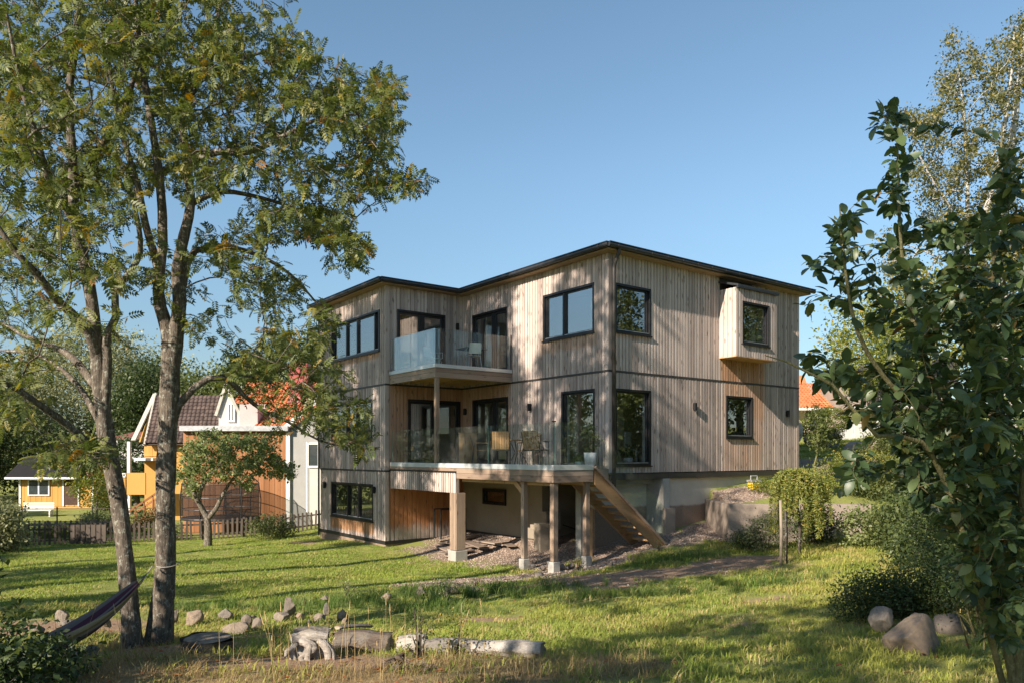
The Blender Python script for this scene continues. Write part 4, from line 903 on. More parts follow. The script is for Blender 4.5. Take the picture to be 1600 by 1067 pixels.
# trees in view far off
far_tree('willow_tree', 'broad grey-green willow rising behind the yellow cottage', 'tree', gb(-43,76), 6, [(0,0,10,9,6,7),(-9,0,8,8,6,6),(7,0,8,5,5,5),(1,-1,14,5,4,4)], 1100, 60, .26, LEAF_WILLOW, BARK_DARK, 61, .8, .5, hang=1.2)
far_tree('willow_tree', 'grey-green willow crown at the left edge beyond the shrub', 'tree', gb(-50,66), 5, [(0,0,8,7,5,6),(-3,0,11,5,4,4)], 650, 60, .25, LEAF_WILLOW, BARK_DARK, 62, .8, .4, hang=1.)
far_tree('maple_tree', 'dark green tree beside the yellow house, between it and the willow', 'tree', gb(-35,70), 4, [(0,0,6,4,4,5),(3,0,8,4,4,4),(1,0,10,3,3,3)], 420, 60, .26, LEAF_DARK, BARK_DARK, 63, .6, .35)
far_tree('birch_tree', 'slim pale birch standing against the sky behind the brown tiled roof', 'tree', gb(-38,84), 8, [(0,0,13,3,3,4),(2,0,10,3.5,3,3),(-2,0,10,2.5,3,3)], 200, 30, .3, LEAF_WILLOW, BARK_BIRCH, 64, .8, .22, hang=.6)
far_tree('maple_tree', 'dark low trees left of the yellow cottage roof', 'tree', gb(-46,60), 3, [(0,0,4,5,3,4),(5,4,4,4,3,3.5)], 380, 34, .3, LEAF_DARK, BARK_DARK, 65, .5, .3)
far_tree('ash_tree', 'green tree top between the brown roof and the white gable', 'tree', gb(-24,66), 7, [(0,0,9.5,3,3,3.2),(-3,0,9,2.5,3,2.5),(4,0,10,4,3,3)], 360, 34, .3, LEAF_MID, BARK_DARK, 66, .5, .3)
far_tree('ash_tree', 'tree top rising behind the red chimney', 'tree', gb(-17.5,62), 8, [(0,0,10,4,3,3.4),(3.5,0,11,4,3,3),(-4,0,9,3,3,2.5)], 420, 34, .3, LEAF_MID, BARK_DARK, 67, .5, .3)
far_tree('apple_tree', 'leafy apple tree in the neighbouring garden seen through the fence by the cottage steps', 'tree', gb(-26,47), 1.2, [(0,0,2.2,1.6,1.3,1.3)], 120, 30, .14, LEAF_LIME, BARK_DARK, 68, .18, .09, nbr=30)
far_tree('maple_tree', 'dark tree between cottage and yellow balcony', 'tree', gb(-29,58), 2.5, [(0,0,3.2,2.6,2,2.6),(2,0,2.4,2,2,2)], 260, 34, .22, LEAF_DARK, BARK_DARK, 69, .35, .2)
far_tree('birch_tree', 'autumn-tinted birch beyond the right gable end of the house', 'tree', gb(21.5,44), 2.5, [(0,0,4.6,2.6,2.2,2.6),(1.8,0,6,2.4,2,2.2)], 260, 30, .17, LEAF_LIME, BARK_BIRCH, 70, .4, .1, hang=.3)
far_tree('oak_tree', 'brownish green trees beyond the roofs at the right', 'tree', gb(33,58), 5, [(0,0,7,6,4,5),(7,0,9,6,4,5),(-5,0,6,4,4,4)], 560, 34, .3, LEAF_LIME, BARK_DARK, 71, .6, .3)
far_tree('oak_tree', 'dense green tree behind the sallow at the right edge', 'tree', gb(19,25), 3, [(0,0,4.5,4,3,4),(3,2,6,4,3,4)], 460, 34, .18, LEAF_DARK, BARK_DARK, 72, .4, .25)
# the tree that throws the low band of shade from outside the frame, and its neighbours: seen in the window reflections
OUT = [((-10.8,7.2), 19, 2.0, 5.2, LEAF_MID, 1.0, .70, 'tall slender garden tree left of the picture, nearest the camera'), ((-13,11.5), 19.5, 2.2, 5.4, LEAF_MID, 1.15, .70, 'tall slender garden tree left of the picture, beside the rowans'),
       ((-16.8,12), 20, 2.2, 5.2, LEAF_MID, 1.15, .70, 'tall slender garden tree left of the picture, third along the lawn'), ((-19.2,14.0), 20, 1.9, 5.2, LEAF_DARK, 1.0, .70, 'tall slender garden tree left of the picture, fourth along the lawn'), ((-17,1.5), 9, 1.8, 2.6, LEAF_MID, .5, .62, 'thin garden tree left behind the camera'), ((-21,4), 11, 1.6, 2.8, LEAF_MID, .5, .66, 'thin garden tree far left behind the camera'),
       ((-25,18), 6.5, 2.6, 2.6, LEAF_DARK, .9, .55, 'dark round garden tree left of the far lawn'), ((-26,28), 7.5, 3., 3., LEAF_MID, .9, .55, 'broad garden tree left of the picket fence'), ((-5.6,-1.2), 9.5, 1.7, 2.0, LEAF_MID, .6, .66, 'small garden tree just behind the camera on the left'), ((-14,6.2), 8.5, 1.5, 2.0, LEAF_MID, .7, .62, 'low garden tree left of the picture by the lawn'), ((-19,9.5), 9.5, 1.8, 2.2, LEAF_MID, .7, .62, 'low garden tree left of the picture, beyond the first low one'), ((-5.4,-4.6), 12.5, 2.3, 2.6, LEAF_DARK, .45, .72, 'garden tree close behind the camera on the left'),
       ((20,9), 9, 4, 4, LEAF_DARK, .8, .6, 'round garden tree right of the picture, nearest'), ((24,16), 10, 4, 4.5, LEAF_MID, .8, .6, 'round garden tree right of the picture, second'), ((15,3), 7, 3, 3.2, LEAF_DARK, .8, .6, 'low garden tree right of the camera'), ((30,24), 10, 4, 4.5, LEAF_MID, .8, .6, 'round garden tree right of the picture, farthest')]
for i, ((x, y), h, rx, rz, lm, dens, cz, lab) in enumerate(OUT):
    far_tree('garden_tree', lab, 'tree', gb(x, y), h*.5, [(0,0,h*cz,rx,rx,rz*.9),(rx*.5,rx*.2,h*(cz-.08),rx*.7,rx*.7,rz*.6),(-rx*.5,0,h*(cz+.08),rx*.7,rx*.7,rz*.6),(0,0,h*(cz+.16),rx*.6,rx*.6,rz*.5)],
        int((215 if h > 15 else 120)*dens*rx*rx/5), (68 if h > 15 else 46), .2, lm, BARK_DARK, 100+i, .25, .2, nbr=110)

for i, (x, y, rx, rz, lm, lab) in enumerate(((-7.6,3.4,1.5,3.0,LEAF_MID,'tall shrub left of the picture shading the rowan feet'),(-27,13,3.6,7.5,LEAF_DARK,'tall dense shrub left of the picture, nearest the camera'),(-29,20,3.8,8,LEAF_MID,'tall dense shrub left of the picture, second'),(-31,27,4,7.5,LEAF_DARK,'tall dense shrub left of the picture, third'),(-34,35,4,6.5,LEAF_MID,'tall dense shrub left of the picture, by the far fence'),(-42,44,4,6,LEAF_DARK,'tall dense shrub left of the yellow cottage'),
        (14.5,16.5,2.2,4.2,LEAF_APPLE,'dense shrub right of the picture, nearest the lawn'),(19,20,3,5.5,LEAF_APPLE,'dense shrub right of the picture, second from the lawn'),(20,13,3,5,LEAF_MID,'dense shrub right of the picture, on the slope'),(26,17.5,3.5,6.5,LEAF_DARK,'dense shrub right of the picture, highest on the slope'))):
    bush('garden_shrub', lab, 'shrub', gb(x, y), rx, rx, rz, 330, 34, .26, lm, 400+i, .38, shell=.75)
# ------------------------------------------------------------------ grass
def tuft(name, nb, h, w, spread, lean, mat, seed):
    rs = np.random.default_rng(seed); V = []; Fc = []
    for i in range(nb):
        a = rs.random()*6.283; r = spread*math.sqrt(rs.random()); x, y = r*math.cos(a), r*math.sin(a); hh = h*(.5+.7*rs.random()); ww = w*(.7+.6*rs.random())
        b = rs.random()*6.283; dx, dy = math.cos(b), math.sin(b); l = lean*hh*(.3+rs.random()); px, py = -dy*ww/2, dx*ww/2; k = len(V)
        V += [(x-px,y-py,-.02),(x+px,y+py,-.02),(x+px*.8+dx*l*.3,y+py*.8+dy*l*.3,hh*.55),(x-px*.8+dx*l*.3,y-py*.8+dy*l*.3,hh*.55),(x+px*.15+dx*l,y+py*.15+dy*l,hh),(x-px*.15+dx*l,y-py*.15+dy*l,hh)]
        Fc += [(k,k+1,k+2,k+3),(k+3,k+2,k+4,k+5)]
    return bpy.data.objects.new(name, np_mesh(name, np.array(V), np.array(Fc), mat))
def grass_mat(name, a, b, c, d):
    t = NT(name); g = t.n.new('ShaderNodeNewGeometry'); n1 = t.noise(t.mapp(vec=g.outputs['Position']), .45, 4, .6); n2 = t.noise(t.mapp(vec=g.outputs['Position'], loc=(7,3,0)), 1.9, 3)
    r = t.objrand(); k = t.mix(t.rng(t.math('ADD', n1, t.math('MULTIPLY', t.math('SUBTRACT', r, .5), .25)), .38, .62), a, b)
    k = t.mix(t.rng(t.math('ADD', n2, t.math('MULTIPLY', t.math('SUBTRACT', r, .5), .3)), .5, .75), k, c); k = t.mix(t.rng(r, .86, .9), k, d)
    t.col(k, .6, .25); tr = t.n.new('ShaderNodeBsdfTranslucent'); t.l.new(k, tr.inputs[0]); mx = t.n.new('ShaderNodeMixShader'); mx.inputs[0].default_value = .42
    t.l.new(t.b.outputs[0], mx.inputs[1]); t.l.new(tr.outputs[0], mx.inputs[2]); t.l.new(mx.outputs[0], t.out.inputs[0]); return t.m
G_LAWN = grass_mat('lawn_blades', (.21,.30,.045), (.32,.38,.065), (.41,.38,.11), (.45,.39,.15))
G_MEAD = grass_mat('meadow_blades', (.24,.31,.055), (.39,.40,.085), (.45,.38,.13), (.55,.44,.20))
G_LUSH = grass_mat('lush_blades', (.11,.18,.035), (.15,.23,.05), (.19,.25,.08), (.22,.26,.09))
G_DRY = grass_mat('dry_straw_blades', (.28,.21,.09), (.38,.27,.13), (.45,.32,.17), (.18,.20,.06))
def scatter_gn(name, pts, rotz, scl, kind, temps, label=None):
    me = bpy.data.meshes.new(name); me.vertices.add(len(pts)); me.vertices.foreach_set('co', pts.astype(np.float32).ravel())
    for nm, v, ty in (('rz', rotz, 'FLOAT'), ('sc', scl, 'FLOAT'), ('ki', kind, 'INT')):
        a = me.attributes.new(nm, ty, 'POINT'); a.data.foreach_set('value', v.astype(np.int32 if ty == 'INT' else np.float32))
    me.update(); o = link(name, me); tag(o, kind='stuff')
    if label: o['label'] = label
    c = bpy.data.collections.new(name+'_templates')
    for t_ in temps: c.objects.link(t_)
    ng = bpy.data.node_groups.new(name+'_nodes', 'GeometryNodeTree'); ng.interface.new_socket('Geometry', in_out='INPUT', socket_type='NodeSocketGeometry'); ng.interface.new_socket('Geometry', in_out='OUTPUT', socket_type='NodeSocketGeometry')
    N = ng.nodes; L = ng.links; gi = N.new('NodeGroupInput'); go = N.new('NodeGroupOutput'); ip = N.new('GeometryNodeInstanceOnPoints'); ci = N.new('GeometryNodeCollectionInfo')
    ci.inputs['Collection'].default_value = c; ci.inputs['Separate Children'].default_value = True; ci.inputs['Reset Children'].default_value = True
    def at_(nm, ty): k = N.new('GeometryNodeInputNamedAttribute'); k.data_type = ty; k.inputs['Name'].default_value = nm; return k.outputs['Attribute']
    cx = N.new('ShaderNodeCombineXYZ'); L.new(at_('rz', 'FLOAT'), cx.inputs[2]); L.new(gi.outputs[0], ip.inputs['Points']); L.new(ci.outputs[0], ip.inputs['Instance']); ip.inputs['Pick Instance'].default_value = True
    L.new(at_('ki', 'INT'), ip.inputs['Instance Index']); L.new(cx.outputs[0], ip.inputs['Rotation']); L.new(at_('sc', 'FLOAT'), ip.inputs['Scale']); L.new(ip.outputs[0], go.inputs[0])
    m = o.modifiers.new('scatter', 'NODES'); m.node_group = ng; return o
rg = np.random.default_rng(99)
def house_mask(x, y):
    dx = x-H0[0]; dy = y-H0[1]; u = dx*HU[0]+dy*HU[1]; v = dx*HV[0]+dy*HV[1]
    return ((u > UW-.05) & (u < UEND+.3) & (v > VW-.1) & (v < VEND+.1)) | ((u > -.1) & (u < UEND+.3) & (v > -.1) & (v < VEND)) | ((u > -2.6) & (u < .5) & (v > -.3) & (v < 7.2))
def sample(n, y0, y1, mx=.72, pad=1.2):
    y = y0+(y1-y0)*rg.random(n)**.8; x = (rg.random(n)*2-1)*(mx*y+pad); return x, y
NG = 230000
x, y = sample(NG, 2.6, 38); dist = np.hypot(x, y)
# sampling density falls off with distance: keep probability corrects for the sample's own
dens = 105*np.minimum(1, (8.5/dist))**1.2; area_pdf = NG*.8*((y-2.6)/35.4+1e-3)**(-.25)/(.8*35.4*2*(.72*y+1.2))/.8
keep = rg.random(NG) < dens/np.maximum(area_pdf, 1e-3)
g_, d_ = cover(x, y); keep &= rg.random(NG) > np.maximum(g_*1.05, d_*1.0); keep &= ~house_mask(x, y)
keep &= ~((x > RW[0]) & (x < 13.5) & (y > RW[2]-.05) & (y < 29))
keep &= ~((x < -9) & (y > 33.5))
x, y, dist = x[keep], y[keep], dist[keep]; z = Hn(x, y)
kind = np.zeros(len(x), int)
lawn = (y > 11.7) & (x < .2-(y-17)*.1) & (y > 12.2)
mead = ~lawn
strip = ell(x, y, -.6, 13.4, 3.4, .75, R(14)) + ell(x, y, 1.9, 14.6, 2.6, .45, R(14)) + ell(x, y, 3.6, 17.4, 1.4, .4, R(25)) + ell(x, y, -1.0, 11.2, 1.3, .35, R(5)) + ell(x, y, 3.4, 12.7, 2.6, .3, R(10)) + ell(x, y, -3.4, 12.0, 3.0, .5, 0)*.8
dry = ell(x, y, -1.5, 6.1, 3.4, 1.2, 0, .4) + ell(x, y, -4.6, 8.2, 2.0, 1.4, 0, .5)*.8
r = rg.random(len(x)); kind[lawn] = 0+(rg.random(lawn.sum()) < .5); kind[mead] = 2+(rg.random(mead.sum()) < .5)
kind[(r < np.clip(strip, 0, 1)*.9)] = 4; m_ = r < np.clip(dry, 0, 1)*.75; kind[m_] = 5
sc = (.75+.6*rg.random(len(x)))*np.clip(dist/12, .8, 1.7)**.5; nz = _vn(x, y, 1.1, 21); sc *= .65+.75*nz
sc[(kind == 4)] *= .95
temps = [tuft('a_lawn', 30, .030, .009, .17, 1.4, G_LAWN, 1), tuft('b_lawn', 30, .026, .009, .17, 1.7, G_LAWN, 2), tuft('c_meadow', 34, .052, .008, .15, 1.3, G_MEAD, 3), tuft('d_meadow', 34, .045, .008, .15, 1.6, G_MEAD, 4), tuft('e_lush', 24, .16, .008, .09, .9, G_LUSH, 5), tuft('f_straw', 30, .085, .005, .14, 1.4, G_DRY, 6)]
scatter_gn('grass', np.stack([x, y, z], 1), rg.random(len(x))*6.28, sc, kind, temps, 'lawn and meadow grass around the house, greener below, drier in front')
# gravel stones
def ico(n, seed, sq=.7, rough=.25, sub=1):
    import bmesh
    bm = bmesh.new(); bmesh.ops.create_icosphere(bm, subdivisions=sub, radius=1); r_ = random.Random(seed)
    ph = [(Vector([r_.uniform(-1,1) for _ in range(3)]).normalized(), r_.uniform(1.5,3.5), r_.uniform(0,6)) for _ in range(7)]
    for v in bm.verts:
        d = 1+rough*sum(math.sin(v.co.dot(a)*f+p) for a, f, p in ph)/3; v.co = v.co*d; v.co.z *= sq
    me = bpy.data.meshes.new(n); bm.to_mesh(me); bm.free(); return me
t = NT('gravel_stone'); t.col(t.ramp(t.objrand(), [(0,(.15,.11,.085)),(.5,(.27,.20,.155)),(1,(.42,.34,.28))]), .9, .2)
gs_t = []
for i in range(4): me = ico('gravel_stone', i, .6, .3); me.materials.append(t.m); gs_t.append(bpy.data.objects.new('gravel_stone', me))
n = 90000; x = rg.uniform(-4, 9, n); y = rg.uniform(13, 28.5, n); g_, d_ = cover(x, y); k = (g_*1.0+d_*.025 > rg.random(n)) & ~(house_mask(x, y) & ((x-H0[0])*HU[0]+(y-H0[1])*HU[1] > -.05)); x, y = x[k], y[k]
scatter_gn('gravel', np.stack([x, y, Hn(x, y)+.004], 1), rg.random(len(x))*6.28, .012+.02*rg.random(len(x))**2, rg.integers(0, 4, len(x)), gs_t, 'pinkish crushed gravel under the terrace and by the stairs')
# fallen leaves and litter
n = 5200; x = rg.uniform(-6, 5, n); y = rg.uniform(4.5, 15, n); me1 = np_mesh('dry_leaf', lf_rhomb(.55, .2)[0], lf_rhomb()[1], mat_leaf('fallen_leaf', [(0,(.22,.10,.03)),(.6,(.30,.20,.08)),(1,(.38,.10,.04))], .1))
k = (rg.random(n) < .25+.75*np.clip(ell(x, y, -2.2, 7.5, 4.5, 2.6, 0, .6), 0, 1)); x, y = x[k], y[k]
scatter_gn('leaf_litter', np.stack([x, y, Hn(x, y)+.02], 1), rg.random(len(x))*6.28, .025+.05*rg.random(len(x)), np.zeros(len(x)), [bpy.data.objects.new('dry_leaf', me1)], 'fallen leaves scattered in the foreground grass')

# ------------------------------------------------------------------ stones and boulders
t = NT('fieldstone'); n1 = t.noise(t.mapp(), 5, 6, .65); n2 = t.noise(t.mapp(), 40, 3, .7)
c = t.ramp(t.objrand(), [(0,(.17,.14,.115)),(.35,(.27,.215,.165)),(.6,(.36,.26,.17)),(.8,(.23,.205,.18)),(1,(.36,.295,.23))])
c = t.mix(t.rng(n1, .35, .7, 0, .75), c, (.13,.115,.10)); c = t.mix(t.rng(n2, .6, .75, 0, .35), c, (.5,.47,.42)); t.col(c, .85, .25); t.bump(t.math('ADD', n1, t.math('MULTIPLY', n2, .5)), .5, .03); STONE = t.m
def rock_mesh(seed):
    import bmesh
    from mathutils import noise
    bm = bmesh.new(); bmesh.ops.create_icosphere(bm, subdivisions=4, radius=1); r_ = random.Random(seed)
    pl = [(Vector([r_.gauss(0,1) for _ in range(3)]).normalized(), r_.uniform(.52,.86)) for _ in range(11)]
    for v in bm.verts:
        p = v.co.copy()
        for n_, d_ in pl:
            e = p.dot(n_)-d_
            if e > 0: p -= n_*e*.97
        p *= 1+.10*noise.noise(p*2.6+Vector((seed,0,0)))+.035*noise.noise(p*8); p.z *= .85; v.co = p*1.12
    me = bpy.data.meshes.new('stone'); bm.to_mesh(me); bm.free(); return me
stone_me = []
for i in range(7):
    me = rock_mesh(20+i); me.materials.append(STONE); me.polygons.foreach_set('use_smooth', [True]*len(me.polygons)); stone_me.append(me)
def stone(px, py, Y, wpx, hpx, label, cat='stone', name='fieldstone', group=None, rot=None):
    w = wpx/F*Y/2*(.92 if wpx < 60 else 1); h = hpx/F*Y*(.9 if hpx < 50 else 1); g = ground(px, 0, Y); top = E+(710-(py-hpx))/F*Y
    o = link(name, random.choice(stone_me), None, (g.x, Y, max(g.z-h*.1, top-h*.86)), (random.uniform(-.2,.2), random.uniform(-.2,.2), rot if rot is not None else random.uniform(0, 6.28)), (w*1.02, w*random.uniform(.75,1.05), h*.88))
    return tag(o, label, cat, group)
row = [(272,968,9.9,16,20,'small'),(302,968,10.6,30,18,'smooth rounded'),(352,962,11,24,16,'round'),(368,990,9.9,42,26,'long grey'),(386,976,10.4,20,18,'flat dull'),(402,983,10.2,20,20,'dark'),(397,968,10.9,12,10,'tiny'),(440,968,10.6,24,16,'pointed'),(452,955,11.2,30,24,'big angular'),(470,968,10.8,17,16,'rounded pale'),(497,968,10.8,22,14,'oval tan'),(483,976,10.5,12,9,'small low'),(510,954,11.3,13,14,'small pale'),(533,968,10.8,24,22,'reddish round'),(540,977,10.4,22,12,'grey half buried'),(508,936,12.4,14,8,'flat distant'),(604,934,12.6,18,9,'low tan'),(658,928,13.1,17,15,'reddish pointed'),(708,925,13.4,22,13,'orange tan rounded'),(738,922,13.6,28,10,'flat pale')]
row.sort()
ordn = ['first','second','third','fourth','fifth','sixth','seventh','eighth','ninth','tenth','eleventh','twelfth','thirteenth','fourteenth','fifteenth','sixteenth','seventeenth','eighteenth','nineteenth','twentieth']
for i, (px, py, Y, w, h, ad) in enumerate(row): stone(px, py, Y, w, h, '%s fieldstone, %s from the left in the row right of the rowan trunks' % (ad, ordn[i]), group='fieldstones in a row across the lawn edge')
left = [(98,968,9.4,20,20,'pale upright'),(112,975,9.3,28,12,'flat tan'),(130,980,9.1,26,13,'long grey'),(120,988,8.9,14,9,'small brown'),(165,975,9.3,20,14,'rounded'),(135,1022,7.6,18,18,'reddish'),(75,1008,7.6,24,14,'dull brown'),(82,1045,6.9,26,16,'orange tan'),(60,985,8.8,18,9,'low grey'),(148,1018,7.6,14,14,'pale small'),(118,1025,7.4,16,10,'sunlit flat')]
left.sort()
for i, (px, py, Y, w, h, ad) in enumerate(left): stone(px, py, Y, w, h, '%s stone, %s from the left among those by the hammock' % (ad, ordn[i]), group='stones by the hammock')
post_st = [(831,882,17.5,14,7,'brown'),(842,896,16.9,15,9,'orange'),(848,884,17.7,12,8,'pale'),(858,876,18.2,9,6,'yellowish'),(879,883,17.9,11,9,'tan'),(893,881,18.1,11,8,'light'),(902,883,18.1,10,10,'whitish'),(880,896,17.2,13,8,'grey'),(895,899,17.0,16,9,'sandy'),(830,904,16.4,22,9,'broad grey'),(852,902,16.4,18,8,'dark'),(955,880,17.8,12,8,'brownish')]
post_st.sort()
for i, (px, py, Y, w, h, ad) in enumerate(post_st): stone(px, py+4, Y, w, h, '%s stone, %s from the left among those at the feet of the terrace posts' % (ad, ordn[i]), group='stones at the terrace posts')
stone(1432, 1012, 6.6, 88, 58, 'largest boulder, pointed and grey, in the grass at the lower right', 'boulder', 'boulder', rot=.4)
stone(1490, 985, 7.5, 56, 40, 'flat-topped boulder right of the pointed one under the bushes', 'boulder', 'boulder', rot=1.2)
stone(1376, 972, 7.9, 34, 36, 'narrow upright boulder left of the pointed one, half in the bush', 'boulder', 'boulder', rot=2.)
for px, py, Y, w, h, l in ((1272,668,33,16,14,'pale rock below the orange roof'),(1283,690,32,26,12,'tan rock in the slope left of the grey slabs'),(1300,684,33,22,12,'rounded tan rock under the clipped bush'),(1334,706,31,44,24,'big orange-brown rock below the grey slabs'),(1362,700,31,34,20,'orange-brown rock at the right of the slab wall'),(1296,640+34,34,18,9,'light rock beside the clipped bush'),(1345,735,28,30,20,'brown rock low on the slope'),(1262,690,31,18,10,'dark rock beside the white bag'),(1380,675,33,24,14,'tan rock at the far right of the slabs')):
    stone(px, py, Y, w, h, l, 'rock', 'slope_rock')
# ------------------------------------------------------------------ logs, stump, roots
def log(px0, py0, Y0, px1, py1, Y1, r0, r1, mat, label, seed, rough=.14, flat=1., name='log'):
    p, q = at(px0, py0, Y0), at(px1, py1, Y1); P, rr = spline([p, (p+q)/2+Vector((0,0,.01)), q], [r0, (r0+r1)/2*1.04, r1], .035); rs = np.random.default_rng(seed); n = 26; V = []
    d = np.array((q-p).normalized()); a = np.cross(d, (0,0,1.)); a /= np.linalg.norm(a); c = np.cross(a, d); o0 = np.array(p)
    prof = 1+rough*np.array([math.sin(3*t+seed)*.4+math.sin(7*t+seed*2)*.3+rs.normal()*.35 for t in np.linspace(0, 6.28, n, False)])
    for i in range(len(P)):
        w = 1+.05*math.sin(i*.7+seed)+rs.normal()*.012
        for k in range(n): th = 6.2832*k/n; V.append(P[i]-o0+(a*math.cos(th)+c*math.sin(th)*flat)*rr[i]*(prof[k]*w+rs.normal()*.02)+d*(rs.normal()*.012 if i in (0, len(P)-1) else 0))
    k = np.arange(n); f = np.stack([k, (k+1)%n, (k+1)%n+n, k+n], 1); Fs = (f[None]+(np.arange(len(P)-1)*n)[:,None,None]).reshape(-1, 4).tolist()
    me = bpy.data.meshes.new(name); Fs += [list(range(n))[::-1], [(len(P)-1)*n+j for j in range(n)]]; me.from_pydata([tuple(v) for v in V], [], Fs); me.materials.append(mat[0]); me.materials.append(mat[1])
    me.polygons.foreach_set('material_index', [0]*(len(Fs)-2)+[1,1]); me.polygons.foreach_set('use_smooth', [True]*(len(Fs)-2)+[False]*2); me.update()
    return tag(link(name, me, None, p), label, 'log' if name == 'log' else name)
def log_mat(name, c0, c1, l, lw=.3):
    t = NT(name); f = t.noise(t.mapp((3,14,14)), 3, 6, .7); w = t.noise(t.mapp(), 5, 4); c = t.ramp(f, [(.3,c0),(.7,c1)]); c = t.mix(t.rng(w, .5, .7, 0, lw*2), c, l); t.col(c, .9, .15); t.bump(f, 1., .03); return t.m
L_D = log_mat('old_bark_log', (.06,.045,.035), (.20,.155,.12), (.26,.24,.21)); L_W = log_mat('bleached_log_wood', (.20,.17,.14), (.46,.41,.35), (.56,.52,.47), .4); L_G = log_mat('grey_log', (.09,.08,.07), (.26,.23,.20), (.40,.37,.33))
L_E = mat_plain('cut_log_end', (.34,.27,.19), .85, .2, 0, .35, 9)
log(526,1001,7.45, 610,1007,7.4, .105, .11, (L_D, L_E), 'thick brown bark-covered log at the left end of the line of logs', 3)
log(624,1006,7.45, 664,1006,7.4, .085, .09, (L_W, L_E), 'short pale barkless log second from the left in the log line', 4)
log(668,1012,7.35, 744,1012,7.3, .095, .09, (L_G, L_E), 'dark grey cracked log in the middle of the log line', 5, .2)
log(738,1014,7.2, 848,1018,7.0, .080, .10, (L_W, L_E), 'long bleached whitish log at the right end of the log line', 6, .16)
log(527,980,7.9, 578,977,8.3, .05, .05, (L_G, L_E), 'flat grey board-like piece of wood behind the thick brown log', 7, .1, .4)
log(462,992,7.3, 515,990,7.4, .07, .06, (L_G, L_W), 'stubby grey log leaning above the twisted driftwood root', 8, .2)
p = at(323,1030,7.4); p.z = H(p.x, p.y)-.05; P_, r_ = spline([p, p+Vector((0,0,.08)), p+Vector((.01,0,.19))], [.27,.24,.23], .03); L_S = log_mat('dark_stump_wood', (.05,.038,.03), (.16,.125,.095), (.24,.22,.19)); L_C = mat_plain('stump_cut_wood', (.24,.20,.16), .9, .1, 0, .4, 12); me = limb_mesh('tree_stump', P_-np.array(p), r_, L_S, 26, .08, 9)
st_ = tag(link('tree_stump', me, None, p), 'low dark cut tree stump right of the rowan trunks', 'stump'); top = MB(); top.tube([(0.01,0,.185),(0.01,0,.195)], [.225,.215], 22); top.build('cut_face', L_C, st_)
def roots(name, label, cat, curves, mat):
    g0_ = Vector(curves[0][0][0]); o = empty(name, tuple(g0_), 0, label, cat)
    for i, (pts, rad) in enumerate(curves):
        P_, r_ = spline([Vector(q) for q in pts], rad, .03); link('root', limb_mesh('root', P_-np.array(g0_), r_, mat, 9, .14, i), o)
    return o
cv = [([at(458,1002,6.95), at(480,992,6.95), at(512,996,6.95)], [.05,.06,.045]), ([at(476,1000,6.9), at(492,1012,6.85), at(470,1028,6.8), at(486,1044,6.75), at(470,1060,6.7)], [.026,.03,.028,.024,.014]), ([at(505,1000,6.9), at(520,1020,6.85), at(517,1042,6.8), at(498,1058,6.7)], [.024,.026,.024,.016]), ([at(470,1000,6.9), at(485,1010,6.85), at(480,1030,6.8), at(497,1048,6.75), at(488,1062,6.7)], [.034,.036,.032,.028,.018]), ([at(498,1000,6.9), at(512,1015,6.85), at(512,1038,6.8), at(500,1056,6.7), at(480,1065,6.6)], [.032,.034,.03,.026,.016]),
      ([at(462,1004,6.9), at(455,1020,6.85), at(462,1035,6.8), at(452,1048,6.7)], [.03,.028,.022,.012]), ([at(455,998,6.9), at(480,995,6.95), at(510,998,6.95)], [.045,.05,.035]), ([at(470,1050,6.7), at(490,1057,6.7), at(512,1050,6.7)], [.022,.024,.014]), ([at(460,1010,6.9), at(448,1018,6.8), at(446,1026,6.75)], [.03,.022,.012])]
cv.insert(0, ([at(492,1068,6.95), at(484,1040,7.0), at(494,1015,7.02), at(486,998,7.0)], [.16,.17,.15,.09])); cv.insert(1, ([at(468,1066,6.95), at(466,1030,6.98), at(474,1002,7.0)], [.09,.10,.06]))
roots('driftwood_root', 'twisted silvery root of driftwood with curling arms at the bottom', 'driftwood', cv, L_W)
rr_ = random.Random(5); cv = []
for i in range(13):
    x0 = rr_.uniform(600, 680); y0 = rr_.uniform(1035, 1062); a = rr_.uniform(-1, 1); L = rr_.uniform(22, 60); Y0 = 6.1+(1062-y0)*.012
    cv.append(([at(x0, y0, Y0), at(x0+L*.4*math.cos(a), y0-L*.35*abs(math.sin(a))-rr_.uniform(0,8), Y0+rr_.uniform(-.1,.1)), at(x0+L*math.cos(a)*rr_.choice((-.6,1)), y0-L*.25*rr_.uniform(-.3,1), Y0+rr_.uniform(-.2,.2))], [.022,.016,.006]))
roots('root_tangle', 'tangle of brown dead roots in dry grass below the grey log', 'dead roots', cv, L_D)
cv = []
for i in range(16):
    x0 = rr_.uniform(1500, 1580); y0 = rr_.uniform(960, 1020); cv.append(([at(x0, y0, 5.6), at(x0-rr_.uniform(0,20), y0-rr_.uniform(20,50), 5.5), at(x0-rr_.uniform(-10,60), y0-rr_.uniform(40,100), 5.4)], [.007,.005,.002]))
roots('dead_branches', 'pile of thin dead reddish twigs under the sallow at the right edge', 'dead branches', cv, BARK_OLIVE)
